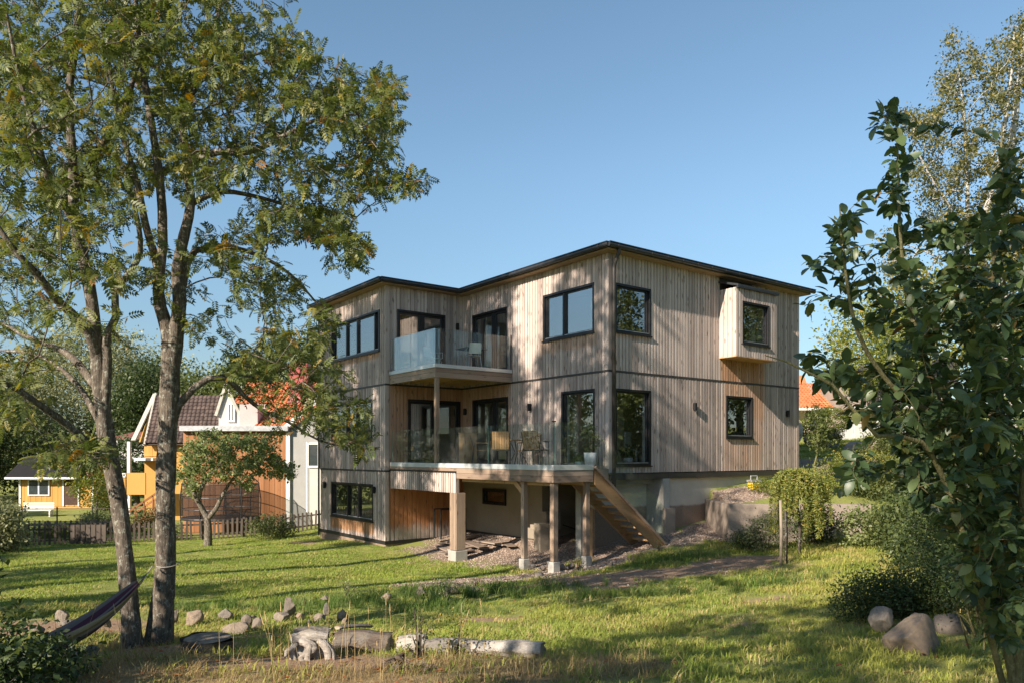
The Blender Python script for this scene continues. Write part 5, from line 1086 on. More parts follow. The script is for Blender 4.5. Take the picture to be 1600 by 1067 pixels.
# ------------------------------------------------------------------ hammock
t = NT('striped_hammock_cloth'); a_ = t.attr('strip'); c = t.ramp(a_, [(0,(.20,.17,.16)),(.10,(.13,.05,.08)),(.2,(.28,.24,.23)),(.27,(.14,.04,.07)),(.36,(.22,.07,.10)),(.44,(.15,.05,.08)),(.5,(.38,.35,.32)),(.56,(.08,.05,.07)),(.64,(.30,.27,.27)),(.70,(.12,.09,.11)),(.78,(.27,.24,.22)),(.84,(.22,.19,.08)),(.92,(.33,.29,.19)),(1,(.20,.17,.14))], 'CONSTANT'); t.col(c, .9, .1); HAM = t.m
hp0, hp1 = at(238,884,8.62), at(-40,1036,5.2); hm = empty('hammock', tuple(hp0), 0, 'striped purple and cream fabric hammock slung from the right rowan trunk', 'hammock')
n, k = 44, 17; V = []; st = []
for i in range(n+1):
    s = i/n; tt = .11+.80*s; c0 = hp0.lerp(hp1, tt); c0.z -= .42*4*tt*(1-tt)*.75; wd = .20*math.sin(math.pi*min(.99, .03+s*.97))**.6+.015
    for j in range(k):
        q = j/(k-1)*2-1; V.append(c0-hp0+Vector((.72, .69, 0))*0+Vector((.78,.60,0))*q*wd*.55+Vector((0,0,1))*(abs(q)**1.7*wd*.75+.012*math.sin(q*16+i*.15)*wd/.27)); st.append((q+1)/2)
ii = np.arange((n+1)*k).reshape(n+1, k); Fc = np.stack([ii[:-1,:-1].ravel(), ii[:-1,1:].ravel(), ii[1:,1:].ravel(), ii[1:,:-1].ravel()], 1)
me = np_mesh('cloth', np.array(V), Fc, HAM, None, True); a_ = me.attributes.new('strip', 'FLOAT', 'POINT'); a_.data.foreach_set('value', np.array(st, np.float32)); co = link('cloth', me, hm); md = co.modifiers.new('thick', 'SOLIDIFY'); md.thickness = .004
CORD = mat_plain('hammock_cord', (.33,.30,.26), .9, .1)
def cords(pt, end, row_):
    mb = MB()
    for j in range(0, k, 2): mb.tube([pt, (Vector(pt)+Vector(V[row_*k+j]))/2, V[row_*k+j]], .004, 4, cap=False)
    mb.build('cord', CORD, hm, kind='stuff')
e0 = hp0.lerp(hp1, .045); e0.z -= .05; cords(tuple(e0-hp0), 0, 0); e1 = hp0.lerp(hp1, .97); cords(tuple(e1-hp0), 1, n)
mb = MB(); mb.tube([(0,0,0), tuple(e0-hp0)], .008, 6); b0 = Vector((.10,.16,0)); mb.tube([tuple(b0+Vector((math.cos(a)*.118, math.sin(a)*.118, .02*math.sin(a)))) for a in np.linspace(0, 6.283, 19)], .006, 6); mb.build('rope', CORD, hm)
# foreground plants
bush('bramble_bush', 'dark leafy bramble in the lower left corner', 'bush', ground(-45,0,5.0), .55, .6, .6, 110, 26, .055, LEAF_BRAMBLE, 201, .09)
bush('bramble_bush', 'low dark ground bramble under the hammock end', 'bush', ground(25,0,5.9), .55, .4, .25, 70, 22, .05, LEAF_BRAMBLE, 202, .08)
bush('elder_shoot', 'thin leafy shoot leaning in at the left edge above the hammock', 'plant', ground(-75,0,5.6), .35, .3, 1.3, 26, 14, .06, LEAF_DARK, 203, .08, stems=5)
for i, (px, Y, rx, rz, nm, lm) in enumerate(((1350,9.0,.42,.50,'left end of the low dark bushes behind the boulders',LEAF_BRAMBLE),(1400,8.7,.55,.62,'low dark bush just behind the pointed boulder',LEAF_DARK),(1455,8.8,.60,.62,'low dark bush behind the flat-topped boulder',LEAF_BRAMBLE),(1530,8.4,.8,.85,'dense dark bush at the right edge behind the boulders',LEAF_BRAMBLE),(1600,7.2,.8,1.1,'dark bush in the right corner beneath the sallow',LEAF_BRAMBLE),(1680,5.3,.55,.75,'dark leafy undergrowth around the sallow stems, nearest the camera',LEAF_BRAMBLE))):
    bush('low_bush', nm, 'bush', ground(px,0,Y), rx, rx*.8, rz*.85, int(110*rx/.55), 44, .034, lm, 210+i, .10, shell=.15)
for i, (px, Y, rx, rz, nm, lm, sz) in enumerate(((1362,17.5,.75,.9,'bright green leafy bush at the right, by the retaining wall end',LEAF_APPLE,.08),(1415,16.5,.9,1.1,'green bush behind the sallow, right of the bright one',LEAF_MID,.08),(1470,14.0,1.1,1.5,'dark green bush seen through the lower sallow leaves',LEAF_DARK,.07),(1440,13.2,.7,.9,'shaded shrub left under the sallow branches',LEAF_DARK,.06),(1520,11.0,1.0,1.5,'shaded shrub mass right under the sallow branches',LEAF_DARK,.06),(1550,9.6,1.2,2.2,'tall dark shrub filling the space behind the sallow stems',LEAF_BRAMBLE,.06),
      (1195,18.7,.55,.75,'grey-green weedy plant left of the weeping larch',LEAF_WILLOW,.06),(1165,18.9,.4,.45,'small dark plant at the foot of the retaining wall',LEAF_DARK,.05),(1275,19.1,.6,1.0,'dark green shrub right of the weeping larch',LEAF_DARK,.07),(1300,22,.9,.9,'yellowing shrub on the slope above the retaining wall',LEAF_LIME,.06),(1210,22,.7,.35,'yellow-green ground cover on top of the retaining wall',LEAF_LIME,.05),(1345,24,1.1,1.0,'autumn-coloured shrub on the slope at the right',LEAF_LIME,.06),(1390,22,1.0,1.2,'leafy shrub on the slope behind the sallow',LEAF_MID,.07),(1430,26,1.6,1.8,'large shrub high on the slope behind the sallow',LEAF_MID,.08),
      (425,30.5,.95,.85,'low green bush in front of the fence near the house',LEAF_MID,.08),(-12,27,1.2,1.7,'tall leafy shrub at the left edge by the fence',LEAF_WILLOW,.11),(158,38,1.1,1.0,'green bush beyond the fence in front of the yellow cottage',LEAF_APPLE,.10),(176,52,1.2,2.0,'bush with upright leaves right of the yellow cottage door',LEAF_MID,.12),(262,33,.6,.6,'small green plant behind the fence by the rowan',LEAF_APPLE,.08),(100,36,1.6,.35,'orange-flowering bed beyond the picket fence',LEAF_LIME,.08),(232,37,.7,1.1,'rose bush in front of the brown steps',LEAF_MID,.07))):
    g = ground(px, 0, Y); bush('shrub' if rz > .4 else 'ground_plants', nm, 'shrub' if rz > .4 else 'plants', g, rx, rx*.8, rz, int(150*max(rx,.6)*max(rz,.7)), 28, sz, lm, 230+i, .11 if Y < 25 else .18)
for i, (px, Y, h, nm) in enumerate(((712,6.9,.42,'reddish dying weed standing in front of the grey log'),(655,6.9,.45,'tall grass clump sprouting between the logs'),(545,13.6,.28,'small weed on the lawn edge beside the stones'),(905,17.6,.42,'leafy weed in gravel between the two right posts'),(1030,19.2,.3,'weeds at the foot of the stairs'),(700,12.2,.35,'grey-green weed in the dark grass strip'),(745,14.6,.2,'tiny white-flowering plant at the gravel edge'))):
    bush('weed', nm, 'plant', ground(px,0,Y), .10+h*.2, .12, h, 16, 12, .03, (LEAF_LIME, LEAF_MID, LEAF_WILLOW)[i % 3], 260+i, .05, stems=6)
# tall straw stems in the foreground
mb = MB(); rq = random.Random(8)
for i in range(52):
    px = rq.choice((rq.uniform(330, 760), rq.uniform(330, 760), rq.uniform(0, 330), rq.uniform(400, 620))); Y = rq.uniform(5.4, 8.5); g = ground(px, 0, Y); h = rq.uniform(.22, .6); a = rq.uniform(0, 6.28); l = rq.uniform(.03, .3)*h
    p1 = g+Vector((math.cos(a)*l*.4, math.sin(a)*l*.4, h*.6)); p2 = g+Vector((math.cos(a)*l, math.sin(a)*l, h)); mb.tube([g, p1, p2], [.0022,.0018,.001], 3, cap=False)
    if rq.random() < .5: mb.tube([p1.lerp(p2,.6), p2], [.006,.002], 4, cap=False)
mb.build('straw_stems', mat_plain('dry_stem', (.42,.31,.15), .8, .2), kind='stuff')
# ------------------------------------------------------------------ weeping larch, stake, sapling, retaining wall
LARCH = mat_leaf('larch_needles', [(0,(.14,.18,.04)),(.6,(.25,.29,.07)),(.9,(.38,.34,.09)),(1,(.46,.28,.07))], .35)
gl = ground(1248, 0, 17.3); la = empty('weeping_larch', tuple(gl), 0, 'small weeping larch with drooping yellow-green branches beside two stakes', 'tree'); rs = np.random.default_rng(77)
hh = 1.75; mb = MB(); mb.tube([(0,0,-.1),(.03,0,.6),(-.02,.02,1.2),(0,0,hh)], [.04,.035,.03,.02], 8); mb.build('trunk', BARK_DARK, la, True)
br = MB(); pos = []; dr = []
for i in range(46):
    a = rs.random()*6.283; rr = .18+.44*rs.random(); dz = .1+.14*rs.random(); L = .5+.95*rs.random(); pts = []
    for k in range(9):
        s = k/8; x = rr*min(1, s*2.2); z = hh+dz*math.sin(min(1, s*2.2)*2.2)-max(0, s-.3)/.7*L*1.05; pts.append((x*math.cos(a)*1.15, x*math.sin(a)*.9, max(.12, z)))
    br.tube(pts, [.008]*3+[.004]*6, 4, cap=False)
    P_ = np.array(pts); j = rs.integers(0, 8, 430); t_ = rs.random(430)[:,None]; pos.append(P_[j]*(1-t_)+P_[j+1]*t_+rs.normal(size=(430,3))*.016)
br.build('branches', BARK_DARK, la, True, kind='stuff'); pos = np.vstack(pos); n = len(pos); d = rs.normal(size=(n,3)); d[:,2] -= .3
V, Fc = scatter(*lf_rhomb(.25), pos, rots(d, rs.normal(size=(n,3))), .055+.04*rs.random(n)); tag(link('foliage', np_mesh('foliage', V, Fc, LARCH, np.repeat(rs.random(n), 4)), la), kind='stuff')
for px, Y, top, lab in ((1220,15.6,781,'pale wooden stake in front of the weeping larch'),(1228,15.9,797,'dark leaning stake just right of the pale stake')):
    g = ground(px,0,Y); z1 = E+(710-top)/F*Y; mb = MB(); mb.tube([g-Vector((0,0,.2)), (g.x+.01, g.y, (g.z+z1)/2), (g.x+.0, g.y+.02, z1)], [.034,.032,.028], 9); o = mb.build('stake', M['fencel'] if px == 1220 else BARK_DARK, None, True); tag(o, lab, 'stake')
rw = MB(); rx0, rx1, ry = RW; t_ = E-1.31
for i, (a, b) in enumerate(((rx0, 7.7), (7.72, rx1))):
    m_ = MB(); m_.hexa([(a,ry,E-3),(b,ry,E-3),(b,ry+.3,E-3),(a,ry+.3,E-3),(a,ry,t_),(b,ry,t_-.02),(b,ry+.3,t_-.02),(a,ry+.3,t_)]); o = m_.build('retaining_wall', M['retain'], None, bevel=.015)
    tag(o, ('low concrete retaining wall left of the weeping larch', 'low retaining wall stretch behind the shrubs right of the larch')[i], 'retaining wall')
m_ = MB(); m_.box(rx0, rx0+.28, ry+.31, ry+2.6, E-3, t_-.01); tag(m_.build('retaining_wall', M['retain'], None, bevel=.015), 'short return of the concrete retaining wall towards the house', 'retaining wall')
# sapling at the house corner
far_tree('sapling', 'young leafy tree on a thin pale stem right of the house corner', 'tree', gb((1277-800)/F*24.8, 24.8), .8, [(0,0,1.7,.42,.42,.7),(.15,0,1.2,.4,.4,.4)], 60, 24, .085, LEAF_MID, BARK_OLIVE, 81, .09, .03, nbr=24)
# yellow pump
g = at(1178, 778, 22.6); pu = empty('yellow_pump', tuple(g), .4, 'yellow garden pump with grey top beside the foundation', 'pump')
mb = MB(); mb.box(-.15,.15,-.12,.12,.22,.48); mb.build('body', M['tank'], pu, bevel=.03); mb = MB(); mb.box(-.17,.17,-.13,.13,.49,.56); mb.tube([(-.12,0,.56),(-.12,0,.68),(.12,0,.68),(.12,0,.56)], .02, 6); mb.build('handle_top', M['steel'], pu, bevel=.01)
mb = MB(); [mb.tube([(sx,sy,.22),(sx*1.1,sy*1.1,-.15)], .016, 6) for sx in (-.13,.13) for sy in (-.1,.1)]; mb.build('legs', M['blackmetal'], pu)
# ------------------------------------------------------------------ under the terrace: planks, blocks, wheelbarrow
def in_house(name, label, cat, u, v, z=None, rz=0.):
    x, y = hw(u, v); return empty(name, (x, y, H(x, y) if z is None else z), ROT+rz, label, cat)
rp = random.Random(4)
for i, (u, v, L, w, rz, dz, lab) in enumerate(((-2.1,4.6,1.9,.3,1.35,.05,'long plank nearest the big post'),(-1.75,4.9,2.0,.25,1.5,.05,'second long plank lying under the terrace'),(-1.3,4.5,2.1,.28,1.3,.06,'broad plank in the middle under the terrace'),(-.9,4.2,1.8,.22,1.5,.06,'plank farthest right under the terrace'),(-1.7,4.2,1.5,.24,.2,.11,'plank lying across the others under the terrace'),(-2.3,3.9,1.1,.35,.1,.12,'short wide board by the big post foot'),(-1.2,5.4,1.6,.3,.3,.12,'board at the back of the plank heap'),(-.8,3.4,1.2,.25,1.1,.05,'loose plank on the gravel right of the heap'))):
    x, y = hw(u, v); m_ = MB(); m_.box(-L/2, L/2, -w/2, w/2, 0, .04); o = m_.build('plank', M['oldwood'], None, bevel=.004); o.location = (x, y, H(x, y)+dz); o.rotation_euler = (rp.uniform(-.03,.03), rp.uniform(-.03,.03), ROT+rz); tag(o, lab, 'plank', 'planks under the terrace')
for i, (px, py, Y, w, h, d, lab) in enumerate(((851,851,21.3,.52,.62,.42,'larger pale stone block standing under the terrace, in front of the pillar'),(860,820,21.9,.50,.42,.36,'stone block lying on top behind the larger pale block'))):
    g = at(px, py, Y); m_ = MB(); q = lambda: rp.uniform(-.03, .03); m_.hexa([(-w/2+q(),-d/2+q(),-.15),(w/2+q(),-d/2+q(),-.15),(w/2+q(),d/2,-.15),(-w/2,d/2,-.15),(-w/2+q(),-d/2+q(),h),(w/2+q(),-d/2+q(),h+q()),(w/2,d/2,h),(-w/2,d/2,h)])
    o = m_.build('stone_block', M['plaster'], None, bevel=.03); o.location = g; o.rotation_euler = (0,0,ROT*.6+i*.2); tag(o, lab, 'stone block')
fr = in_house('metal_frame', 'black tubular metal frame in the dark corner under the terrace', 'metal frame', -.75, 6.3, E-2.72); mb = MB(); mb.tube([(-.6,0,0),(-.6,0,.95),(.35,0,.95),(.35,0,0)], .03, 8); mb.build('front_hoop', M['blackmetal'], fr); mb = MB(); mb.tube([(-.6,.4,0),(-.6,.4,.95),(.35,.4,.95),(.35,.4,0)], .03, 8); mb.build('rear_hoop', M['blackmetal'], fr)
wb = in_house('wheelbarrow', 'wheelbarrow standing in the dark opening under the terrace', 'wheelbarrow', .5, 1.1, E-2.6)
mb = MB(); mb.hexa([(-.25,-.25,.45),(.25,-.25,.45),(.25,.25,.45),(-.25,.25,.45),(-.42,-.36,.72),(.42,-.36,.78),(.42,.36,.78),(-.42,.36,.72)]); mb.build('tray', mat_plain('rusty_tray', (.16,.07,.04), .8), wb, bevel=.02)
for s in (-1,1):
    mb = MB(); mb.tube([(-.9,.3*s,.65),(-.2,.25*s,.42),(.6,.05*s,.2)], .018, 6); mb.build('handle', M['blackmetal'], wb); mb = MB(); mb.tube([(-.25,.24*s,.42),(-.35,.28*s,0)], .015, 6); mb.build('leg', M['blackmetal'], wb)
mb = MB(); mb.tube([(.6,-.05,.2),(.6,.05,.2)], .2, 18); mb.build('wheel', M['blackmetal'], wb)
# ------------------------------------------------------------------ terrace furniture
def folding_chair(u, v, z, rz, label, par_z=0):
    x, y = hw(u, v); o = empty('garden_chair', (x, y, z), ROT+rz, label, 'chair', 'teak and black metal chairs on the terrace')
    mb = MB()
    for i in range(7):
        m_ = MB(); s = -.205+i*.068; m_.hexa([(s-.029,.20,.46),(s+.029,.20,.46),(s+.029,.222,.455),(s-.029,.222,.455),(s-.029,.335,.94),(s+.029,.335,.94),(s+.029,.355,.93),(s-.029,.355,.93)]); m_.build('back_slat', M['teak'], o)
    for i in range(7):
        m_ = MB(); y0 = -.24+i*.062; m_.box(-.23, .23, y0, y0+.052, .43, .45); m_.build('seat_slat', M['teak'], o)
    for s in (-1, 1):
        m_ = MB(); m_.tube([(s*.25,-.24,0),(s*.25,-.22,.64),(s*.25,.20,.66),(s*.25,.24,.44),(s*.25,.30,0)], .012, 6); m_.build('side_frame', M['blackmetal'], o)
        m_ = MB(); m_.box(s*.25-.03, s*.25+.03, -.24, .16, .655, .675); m_.build('armrest', M['teak'], o, bevel=.005)
    m_ = MB()
    for a, b in (((-.25,-.23,.42),(.25,-.23,.42)), ((-.25,.21,.42),(.25,.21,.42)), ((-.25,.225,.50),(.25,.225,.50)), ((-.25,.31,.80),(.25,.31,.80)), ((-.25,.21,.45),(-.25,.345,.90)), ((.25,.21,.45),(.25,.345,.90))): m_.tube([a, b], .010, 6)
    m_.build('cross_bars', M['blackmetal'], o); return o
def tpos(px, v): return PU(px, 0, v)[0], v
u_, v_ = PV(785, 0, -1.9)[0], 0
def onT(px, u): return (u, PV(px, 0, u)[0])
folding_chair(*onT(783, -1.75), FL1, R(140), 'teak slatted chair with its back to the camera, left of the round table')
folding_chair(*onT(838, -1.55), FL1, R(108), 'teak slatted chair right of the round table, back towards the glass corner')
folding_chair(*onT(752, -.75), FL1, R(53), 'teak chair at the far left, seen side on behind the glass')
folding_chair(*onT(826, -.45), FL1, R(-65), 'teak chair partly hidden behind the round table by the wall')
u, v = onT(810, -1.2); x, y = hw(u, v); tb = empty('round_table', (x, y, FL1), 0, 'small round teak table with black metal legs on the terrace', 'table')
mb = MB(); mb.tube([(0,0,.70),(0,0,.725)], .36, 28); mb.build('tabletop', M['teak'], tb)
for a in range(4):
    mb = MB(); c, s = math.cos(a*1.571+.4), math.sin(a*1.571+.4); mb.tube([(c*.26,s*.26,.70),(c*.1,s*.1,.36),(c*.3,s*.3,0)], .012, 6); mb.build('leg', M['blackmetal'], tb)
x, y = hw(*onT(731, -.32)); m_ = MB(); m_.box(-.25,.25,-.16,.16,0,1.0); m_.box(-.27,.27,-.18,.18,1.001,1.03); o = m_.build('wooden_cabinet', M['pinez'], None, bevel=.006); o.location = (x, y, FL1); o.rotation_euler = (0,0,ROT); tag(o, 'narrow light wood cabinet against the wall between the two terrace doors', 'cabinet')
x, y = hw(*onT(722, -.9)); 
def pot(name, lab, u, v, z, r, h, mat, plant=True, ph=.6, pr=.22, seed=1, lm=None):
    x, y = hw(u, v); o = empty(name, (x, y, z), 0, lab, 'potted plant' if plant else 'pot'); mb = MB(); mb.tube([(0,0,0),(0,0,h*.5),(0,0,h)], [r*.75,r*.9,r], 20); mb.build('pot', mat, o, True)
    if plant:
        rs = np.random.default_rng(seed); cc = clumps([(0,0,h+ph*.5)], [(pr,pr,ph*.5)], 26, rs); V, Fc, q = leaf_cloud(cc, 20, (.05,.05,.05), .05, rs); tag(link('foliage', np_mesh('foliage', V, Fc, lm or LEAF_MID, q), o), kind='stuff')
        mb = MB(); mb.tube([(0,0,h*.8),(0,0,h+ph*.5)], .012, 6); mb.build('stem', BARK_OLIVE, o)
pot('potted_plant', 'leafy plant in a tall white pot by the tall window near the stairs', -.42, PV(922, 0, -.42)[0], FL1, .17, .36, M['white'], True, .75, .24, 3)
pot('flower_pot', 'small pale green pot left of the tall white pot', -.5, PV(905, 0, -.5)[0], FL1, .12, .12, mat_plain('pale_green_pot', (.35,.45,.38), .5), True, .12, .07, 4, LEAF_LIME)
# inside the corner room: white chair-like shelf and pots
x, y = hw(1.95, .95); wc = empty('white_chair', (x, y, FL1), ROT+R(20), 'white painted chair inside behind the tall corner window', 'chair')
mb = MB(); mb.box(-.22,.22,-.2,.2,.43,.46); mb.build('seat', M['whitewood'], wc); mb = MB(); mb.box(-.22,.22,.17,.2,.46,.98); mb.build('backrest', M['whitewood'], wc)
for sx in (-.19,.19):
    for sy in (-.17,.17): mb = MB(); mb.box(sx-.02,sx+.02,sy-.02,sy+.02,0,.43); mb.build('leg', M['whitewood'], wc)
x, y = hw(.8, .6); pot('potted_plant', 'dark leafy plant inside the tall corner window', 1.25, .5, FL1, .14, .22, M['white'], True, .3, .22, 8, LEAF_DARK)
# curtains and blinds seen behind panes
for (u, v, du, dv, z0, z1, lab) in ((.45, w5[1]-.15, .05, .25, FL1, w5[3], 'pale curtain inside the tall window by the stairs'), (.45, d3[1]-.25, .05, .3, FL2, d3[3], 'pale curtain inside the upper balcony door'), (d2[0]+.25, VW+.5, .45, .05, FL1, d2[3], 'pale curtain inside the lower wing door'), (.5, 1.0, .05, .25, FL2, w6[3]+.1, 'pale curtain inside the upper corner window'), (w8[0]+.1, .45, .2, .05, w8[2]-.3, w8[3], 'pale curtain inside the small square window')):
    m_ = MB(); k = 10
    for i in range(k):
        a = i/k; b = (i+1)/k; za = .02*(i % 2)
        if du > dv: m_.box(u+du*a, u+du*b-.002, v+za, v+za+.02, z0, z1)
        else: m_.box(u+za, u+za+.02, v+dv*a, v+dv*b-.002, z0, z1)
    o = m_.build('curtain', M['white'], None); o.location = (2.58,20,0); o.rotation_euler = (0,0,ROT); tag(o, lab, 'curtain')
# balcony furniture
def wire_chair(u, v, rz, label):
    x, y = hw(u, v); o = empty('wire_chair', (x, y, FL2), ROT+rz, label, 'chair', 'light metal chairs on the balcony')
    m_ = MB(); m_.box(-.2,.2,-.2,.2,.43,.45); m_.build('seat', M['whitewood'], o, bevel=.01); m_ = MB(); m_.hexa([(-.2,.18,.5),(.2,.18,.5),(.2,.2,.5),(-.2,.2,.5),(-.17,.26,.82),(.17,.26,.82),(.17,.28,.82),(-.17,.28,.82)]); m_.build('backrest', M['whitewood'], o)
    for sx in (-1,1):
        for sy in (-1,1): m_ = MB(); m_.tube([(sx*.17,sy*.17,.43),(sx*.22,sy*.24,0)], .011, 6); m_.build('leg', M['steel'], o)
        m_ = MB(); m_.tube([(sx*.2,-.2,.44),(sx*.23,-.2,.64),(sx*.23,.2,.66),(sx*.19,.26,.8)], .011, 6); m_.build('arm', M['steel'], o)
wire_chair(-1.0, 4.95, R(160), 'pale chair on the balcony in front of the glass door, right of the table'); wire_chair(-1.7, 6.2, R(20), 'chair at the back of the balcony near the wing wall')
x, y = hw(-.75, 5.5); tb = empty('balcony_table', (x, y, FL2), ROT, 'thin-legged table with a dark top on the balcony', 'table'); m_ = MB(); m_.box(-.35,.45,-.3,.3,.72,.75); m_.build('tabletop', M['flashing'], tb)
for sx in (-.3,.4):
    for sy in (-.25,.25): m_ = MB(); m_.tube([(sx,sy,.72),(sx,sy,0)], .012, 6); m_.build('leg', M['steel'], tb)

# ------------------------------------------------------------------ picket fences
def fence(name, label, A_, B_, h, pitch, mat, w=.055, rail_mat=None, postn=9, lean=.02):
    A_ = Vector(A_); B_ = Vector(B_); L = (B_.xy-A_.xy).length; d = (B_-A_); d.z = 0; d.normalize(); nrm = Vector((d.y, -d.x, 0)); n = int(L/pitch)
    g0_ = Vector((A_.x, A_.y, H(A_.x, A_.y))); o = empty(name, tuple(g0_), math.atan2(d.y, d.x), label, 'fence')
    m_ = MB(); m_.hexa([(-w/2,-.05,.06),(w/2,-.05,.06),(w/2,-.03,.06),(-w/2,-.03,.06),(-w/2,-.05,h-.03),(w/2,-.05,h-.03),(w/2,-.03,h-.03),(-w/2,-.03,h-.03)]); m_.hexa([(-w/2,-.05,h-.03),(w/2,-.05,h-.03),(w/2,-.03,h-.03),(-w/2,-.03,h-.03),(-w*.25,-.05,h),(w*.25,-.05,h),(w*.25,-.03,h),(-w*.25,-.03,h)])
    pm = m_.mesh('picket', mat); rr_ = random.Random(n); prev = None; zs = []
    for i in range(n+1):
        s = i*pitch; q = A_+d*s; z = H(q.x, q.y)-g0_.z; zs.append(z)
        if i < n and n < 300:
            if rr_.random() < .03: continue
            link('picket', pm, o, (s+pitch/2, 0, z+rr_.uniform(-.02,.02)), (0, rr_.gauss(0, lean), 0), (1, 1, rr_.uniform(.96,1.04)))
    for k in range(0, n, postn):
        e_ = min(n, k+postn)
        for hh_ in (.25, .78):
            m_ = MB(); a = (k*pitch, -.01, zs[k]+h*hh_); b = (e_*pitch, -.01, zs[e_]+h*hh_); m_.beam(a, b, .03, .07); m_.build('rail', rail_mat or mat, o)
        m_ = MB(); m_.box(k*pitch-.045, k*pitch+.045, .006, .09, zs[k]-.1, zs[k]+h*1.02); m_.build('post', rail_mat or mat, o)
    return o
fence('picket_fence', 'dark weathered picket fence along the far edge of the lawn', ((-110-800)/F*29.5, 29.5, 0), ((512-800)/F*34, 34, 0), .86, .185, M['fencew'], .085)
fence('picket_fence', 'lower grey picket fence behind the dark one, left of the rowans', ((0-800)/F*35.5, 35.5, 0), ((185-800)/F*37, 37, 0), .8, .22, M['fencel'], .09)
# wooden gate panel leaning on the fence
g = ground(145, 0, 29.9); m_ = MB(); [m_.box(-.7+i*.2, -.7+i*.2+.15, 0, .03, .1, .85) for i in range(7)]; m_.box(-.72,.72,.031,.06,.2,.3); m_.box(-.72,.72,.031,.06,.6,.7)
gt = empty('old_gate', tuple(g-Vector((0,.3,0))), .05, 'small dark board gate leaning against the picket fence left of the rowans', 'gate')
for i in range(7): m_ = MB(); m_.box(-.7+i*.2, -.7+i*.2+.16, 0, .03, .1, .85); m_.build('board', M['fencew'], gt)
for z in (.2,.62): m_ = MB(); m_.box(-.72,.72,.031,.06,z,z+.1); m_.build('rail', M['fencew'], gt)
# ------------------------------------------------------------------ neighbouring buildings, left
def tiles(name, parent, p0, du, dv, nu, nv, mat, as_parts=False, wave=.05):
    """roof slope covered with overlapping pantiles; p0 lower corner, du along eaves, dv up the slope"""
    p0 = Vector(p0); du = Vector(du); dv = Vector(dv); nrm = du.cross(dv).normalized(); nrm = nrm if nrm.z > 0 else -nrm; mb = MB(); cu = du/nu; cv_ = dv/nv
    for j in range(nv):
        for i in range(nu):
            a = p0+cu*i+cv_*j; r = random.random(); prof = [(0,.25),(.25,1),(.5,.9),(.75,.1),(1,.25)]
            for (s0, h0), (s1, h1) in zip(prof[:-1], prof[1:]):
                mb.poly([a+cu*s0+nrm*(h0*wave+.05), a+cu*s1+nrm*(h1*wave+.05), a+cu*s1+cv_*1.04+nrm*(h1*wave+.005), a+cu*s0+cv_*1.04+nrm*(h0*wave+.005)], r)
                if s0 < .5: mb.poly([a+cu*s0+nrm*(-.0), a+cu*s1+nrm*(-.0), a+cu*s1+nrm*(h1*wave+.05), a+cu*s0+nrm*(h0*wave+.05)], r)
    o = mb.build(name, mat, parent, kind='stuff'); return o
def pboards(parent, p0, p1, z0, z1, mat, pitch=.14, name='cladding', top=None):
    p0 = Vector((*p0, 0)); p1 = Vector((*p1, 0)); L = (p1-p0).length; d = (p1-p0)/L; n = int(L/pitch); nr = Vector((d.y, -d.x, 0)); mb = MB()
    for i in range(n):
        a = p0+d*(i*L/n+.003); b = p0+d*((i+1)*L/n-.003); q = .012+.012*(i % 2); zt0 = top(i/n) if top else z1; zt1 = top((i+1)/n) if top else z1
        mb.hexa([(*(a-nr*.02).xy,z0),(*(a+nr*q).xy,z0),(*(b+nr*q).xy,z0),(*(b-nr*.02).xy,z0),(*(a-nr*.02).xy,zt0),(*(a+nr*q).xy,zt0),(*(b+nr*q).xy,zt1),(*(b-nr*.02).xy,zt1)])
    return mb.build(name, mat, parent, kind='stuff')
def simple_window(parent, x0, x1, z0, z1, y, mat=None, bars=1):
    m_ = MB(); w = .09
    m_.box(x0-w, x1+w, y-.06, y, z0-w, z0); m_.box(x0-w, x1+w, y-.06, y, z1, z1+w); m_.box(x0-w, x0, y-.06, y, z0+.001, z1-.001); m_.box(x1, x1+w, y-.06, y, z0+.001, z1-.001)
    for k in range(bars): q = x0+(x1-x0)*(k+1)/(bars+1); m_.box(q-.05, q+.05, y-.055, y-.001, z0+.001, z1-.001)
    o = m_.build('window', mat or M['whitewood'], parent); g = MB(); g.box(x0, x1, y-.03, y-.02, z0, z1); g.build('pane', M['winfar'], o); return o
M['winfar'] = mat_plain('far_window_glass', (.04,.05,.055), .08, .8)
# yellow cottage
Yc = 56; gx0, gx1 = (30-800)/F*Yc, (146-800)/F*Yc; zc = E+(710-790)/F*Yc; zt = E+(710-745)/F*Yc
ct = empty('yellow_cottage', ((gx0+gx1)/2, Yc, zc), 0, 'small yellow cottage with black roof behind the fences at the left', 'cottage'); wx = (gx1-gx0)/2; hz = zt-zc
m_ = MB(); m_.box(-wx, wx, .05, 3.4, -.3, hz); m_.hexa([(-wx,.05,hz),(wx,.05,hz),(wx,3.4,hz),(-wx,3.4,hz),(-wx,1.7,hz+1.1),(wx,1.7,hz+1.1),(wx,1.75,hz+1.1),(-wx,1.75,hz+1.1)]); m_.build('wall', M['yellowp'], ct)
pboards(ct, (-wx,.03), (wx,.03), 0, hz, M['yellowp'], .2)
for x_ in (-wx, -wx+.0): pass
for x_ in (-wx+.06, wx-.06): m_ = MB(); m_.box(x_-.07, x_+.07, -.03, .0, -.02, hz); m_.build('corner_board', M['whitewood'], ct)
def cx(px): return (px-800)/F*Yc-(gx0+gx1)/2
simple_window(ct, cx(46), cx(76), E+(710-772)/F*Yc-zc, E+(710-750)/F*Yc-zc, -.01)
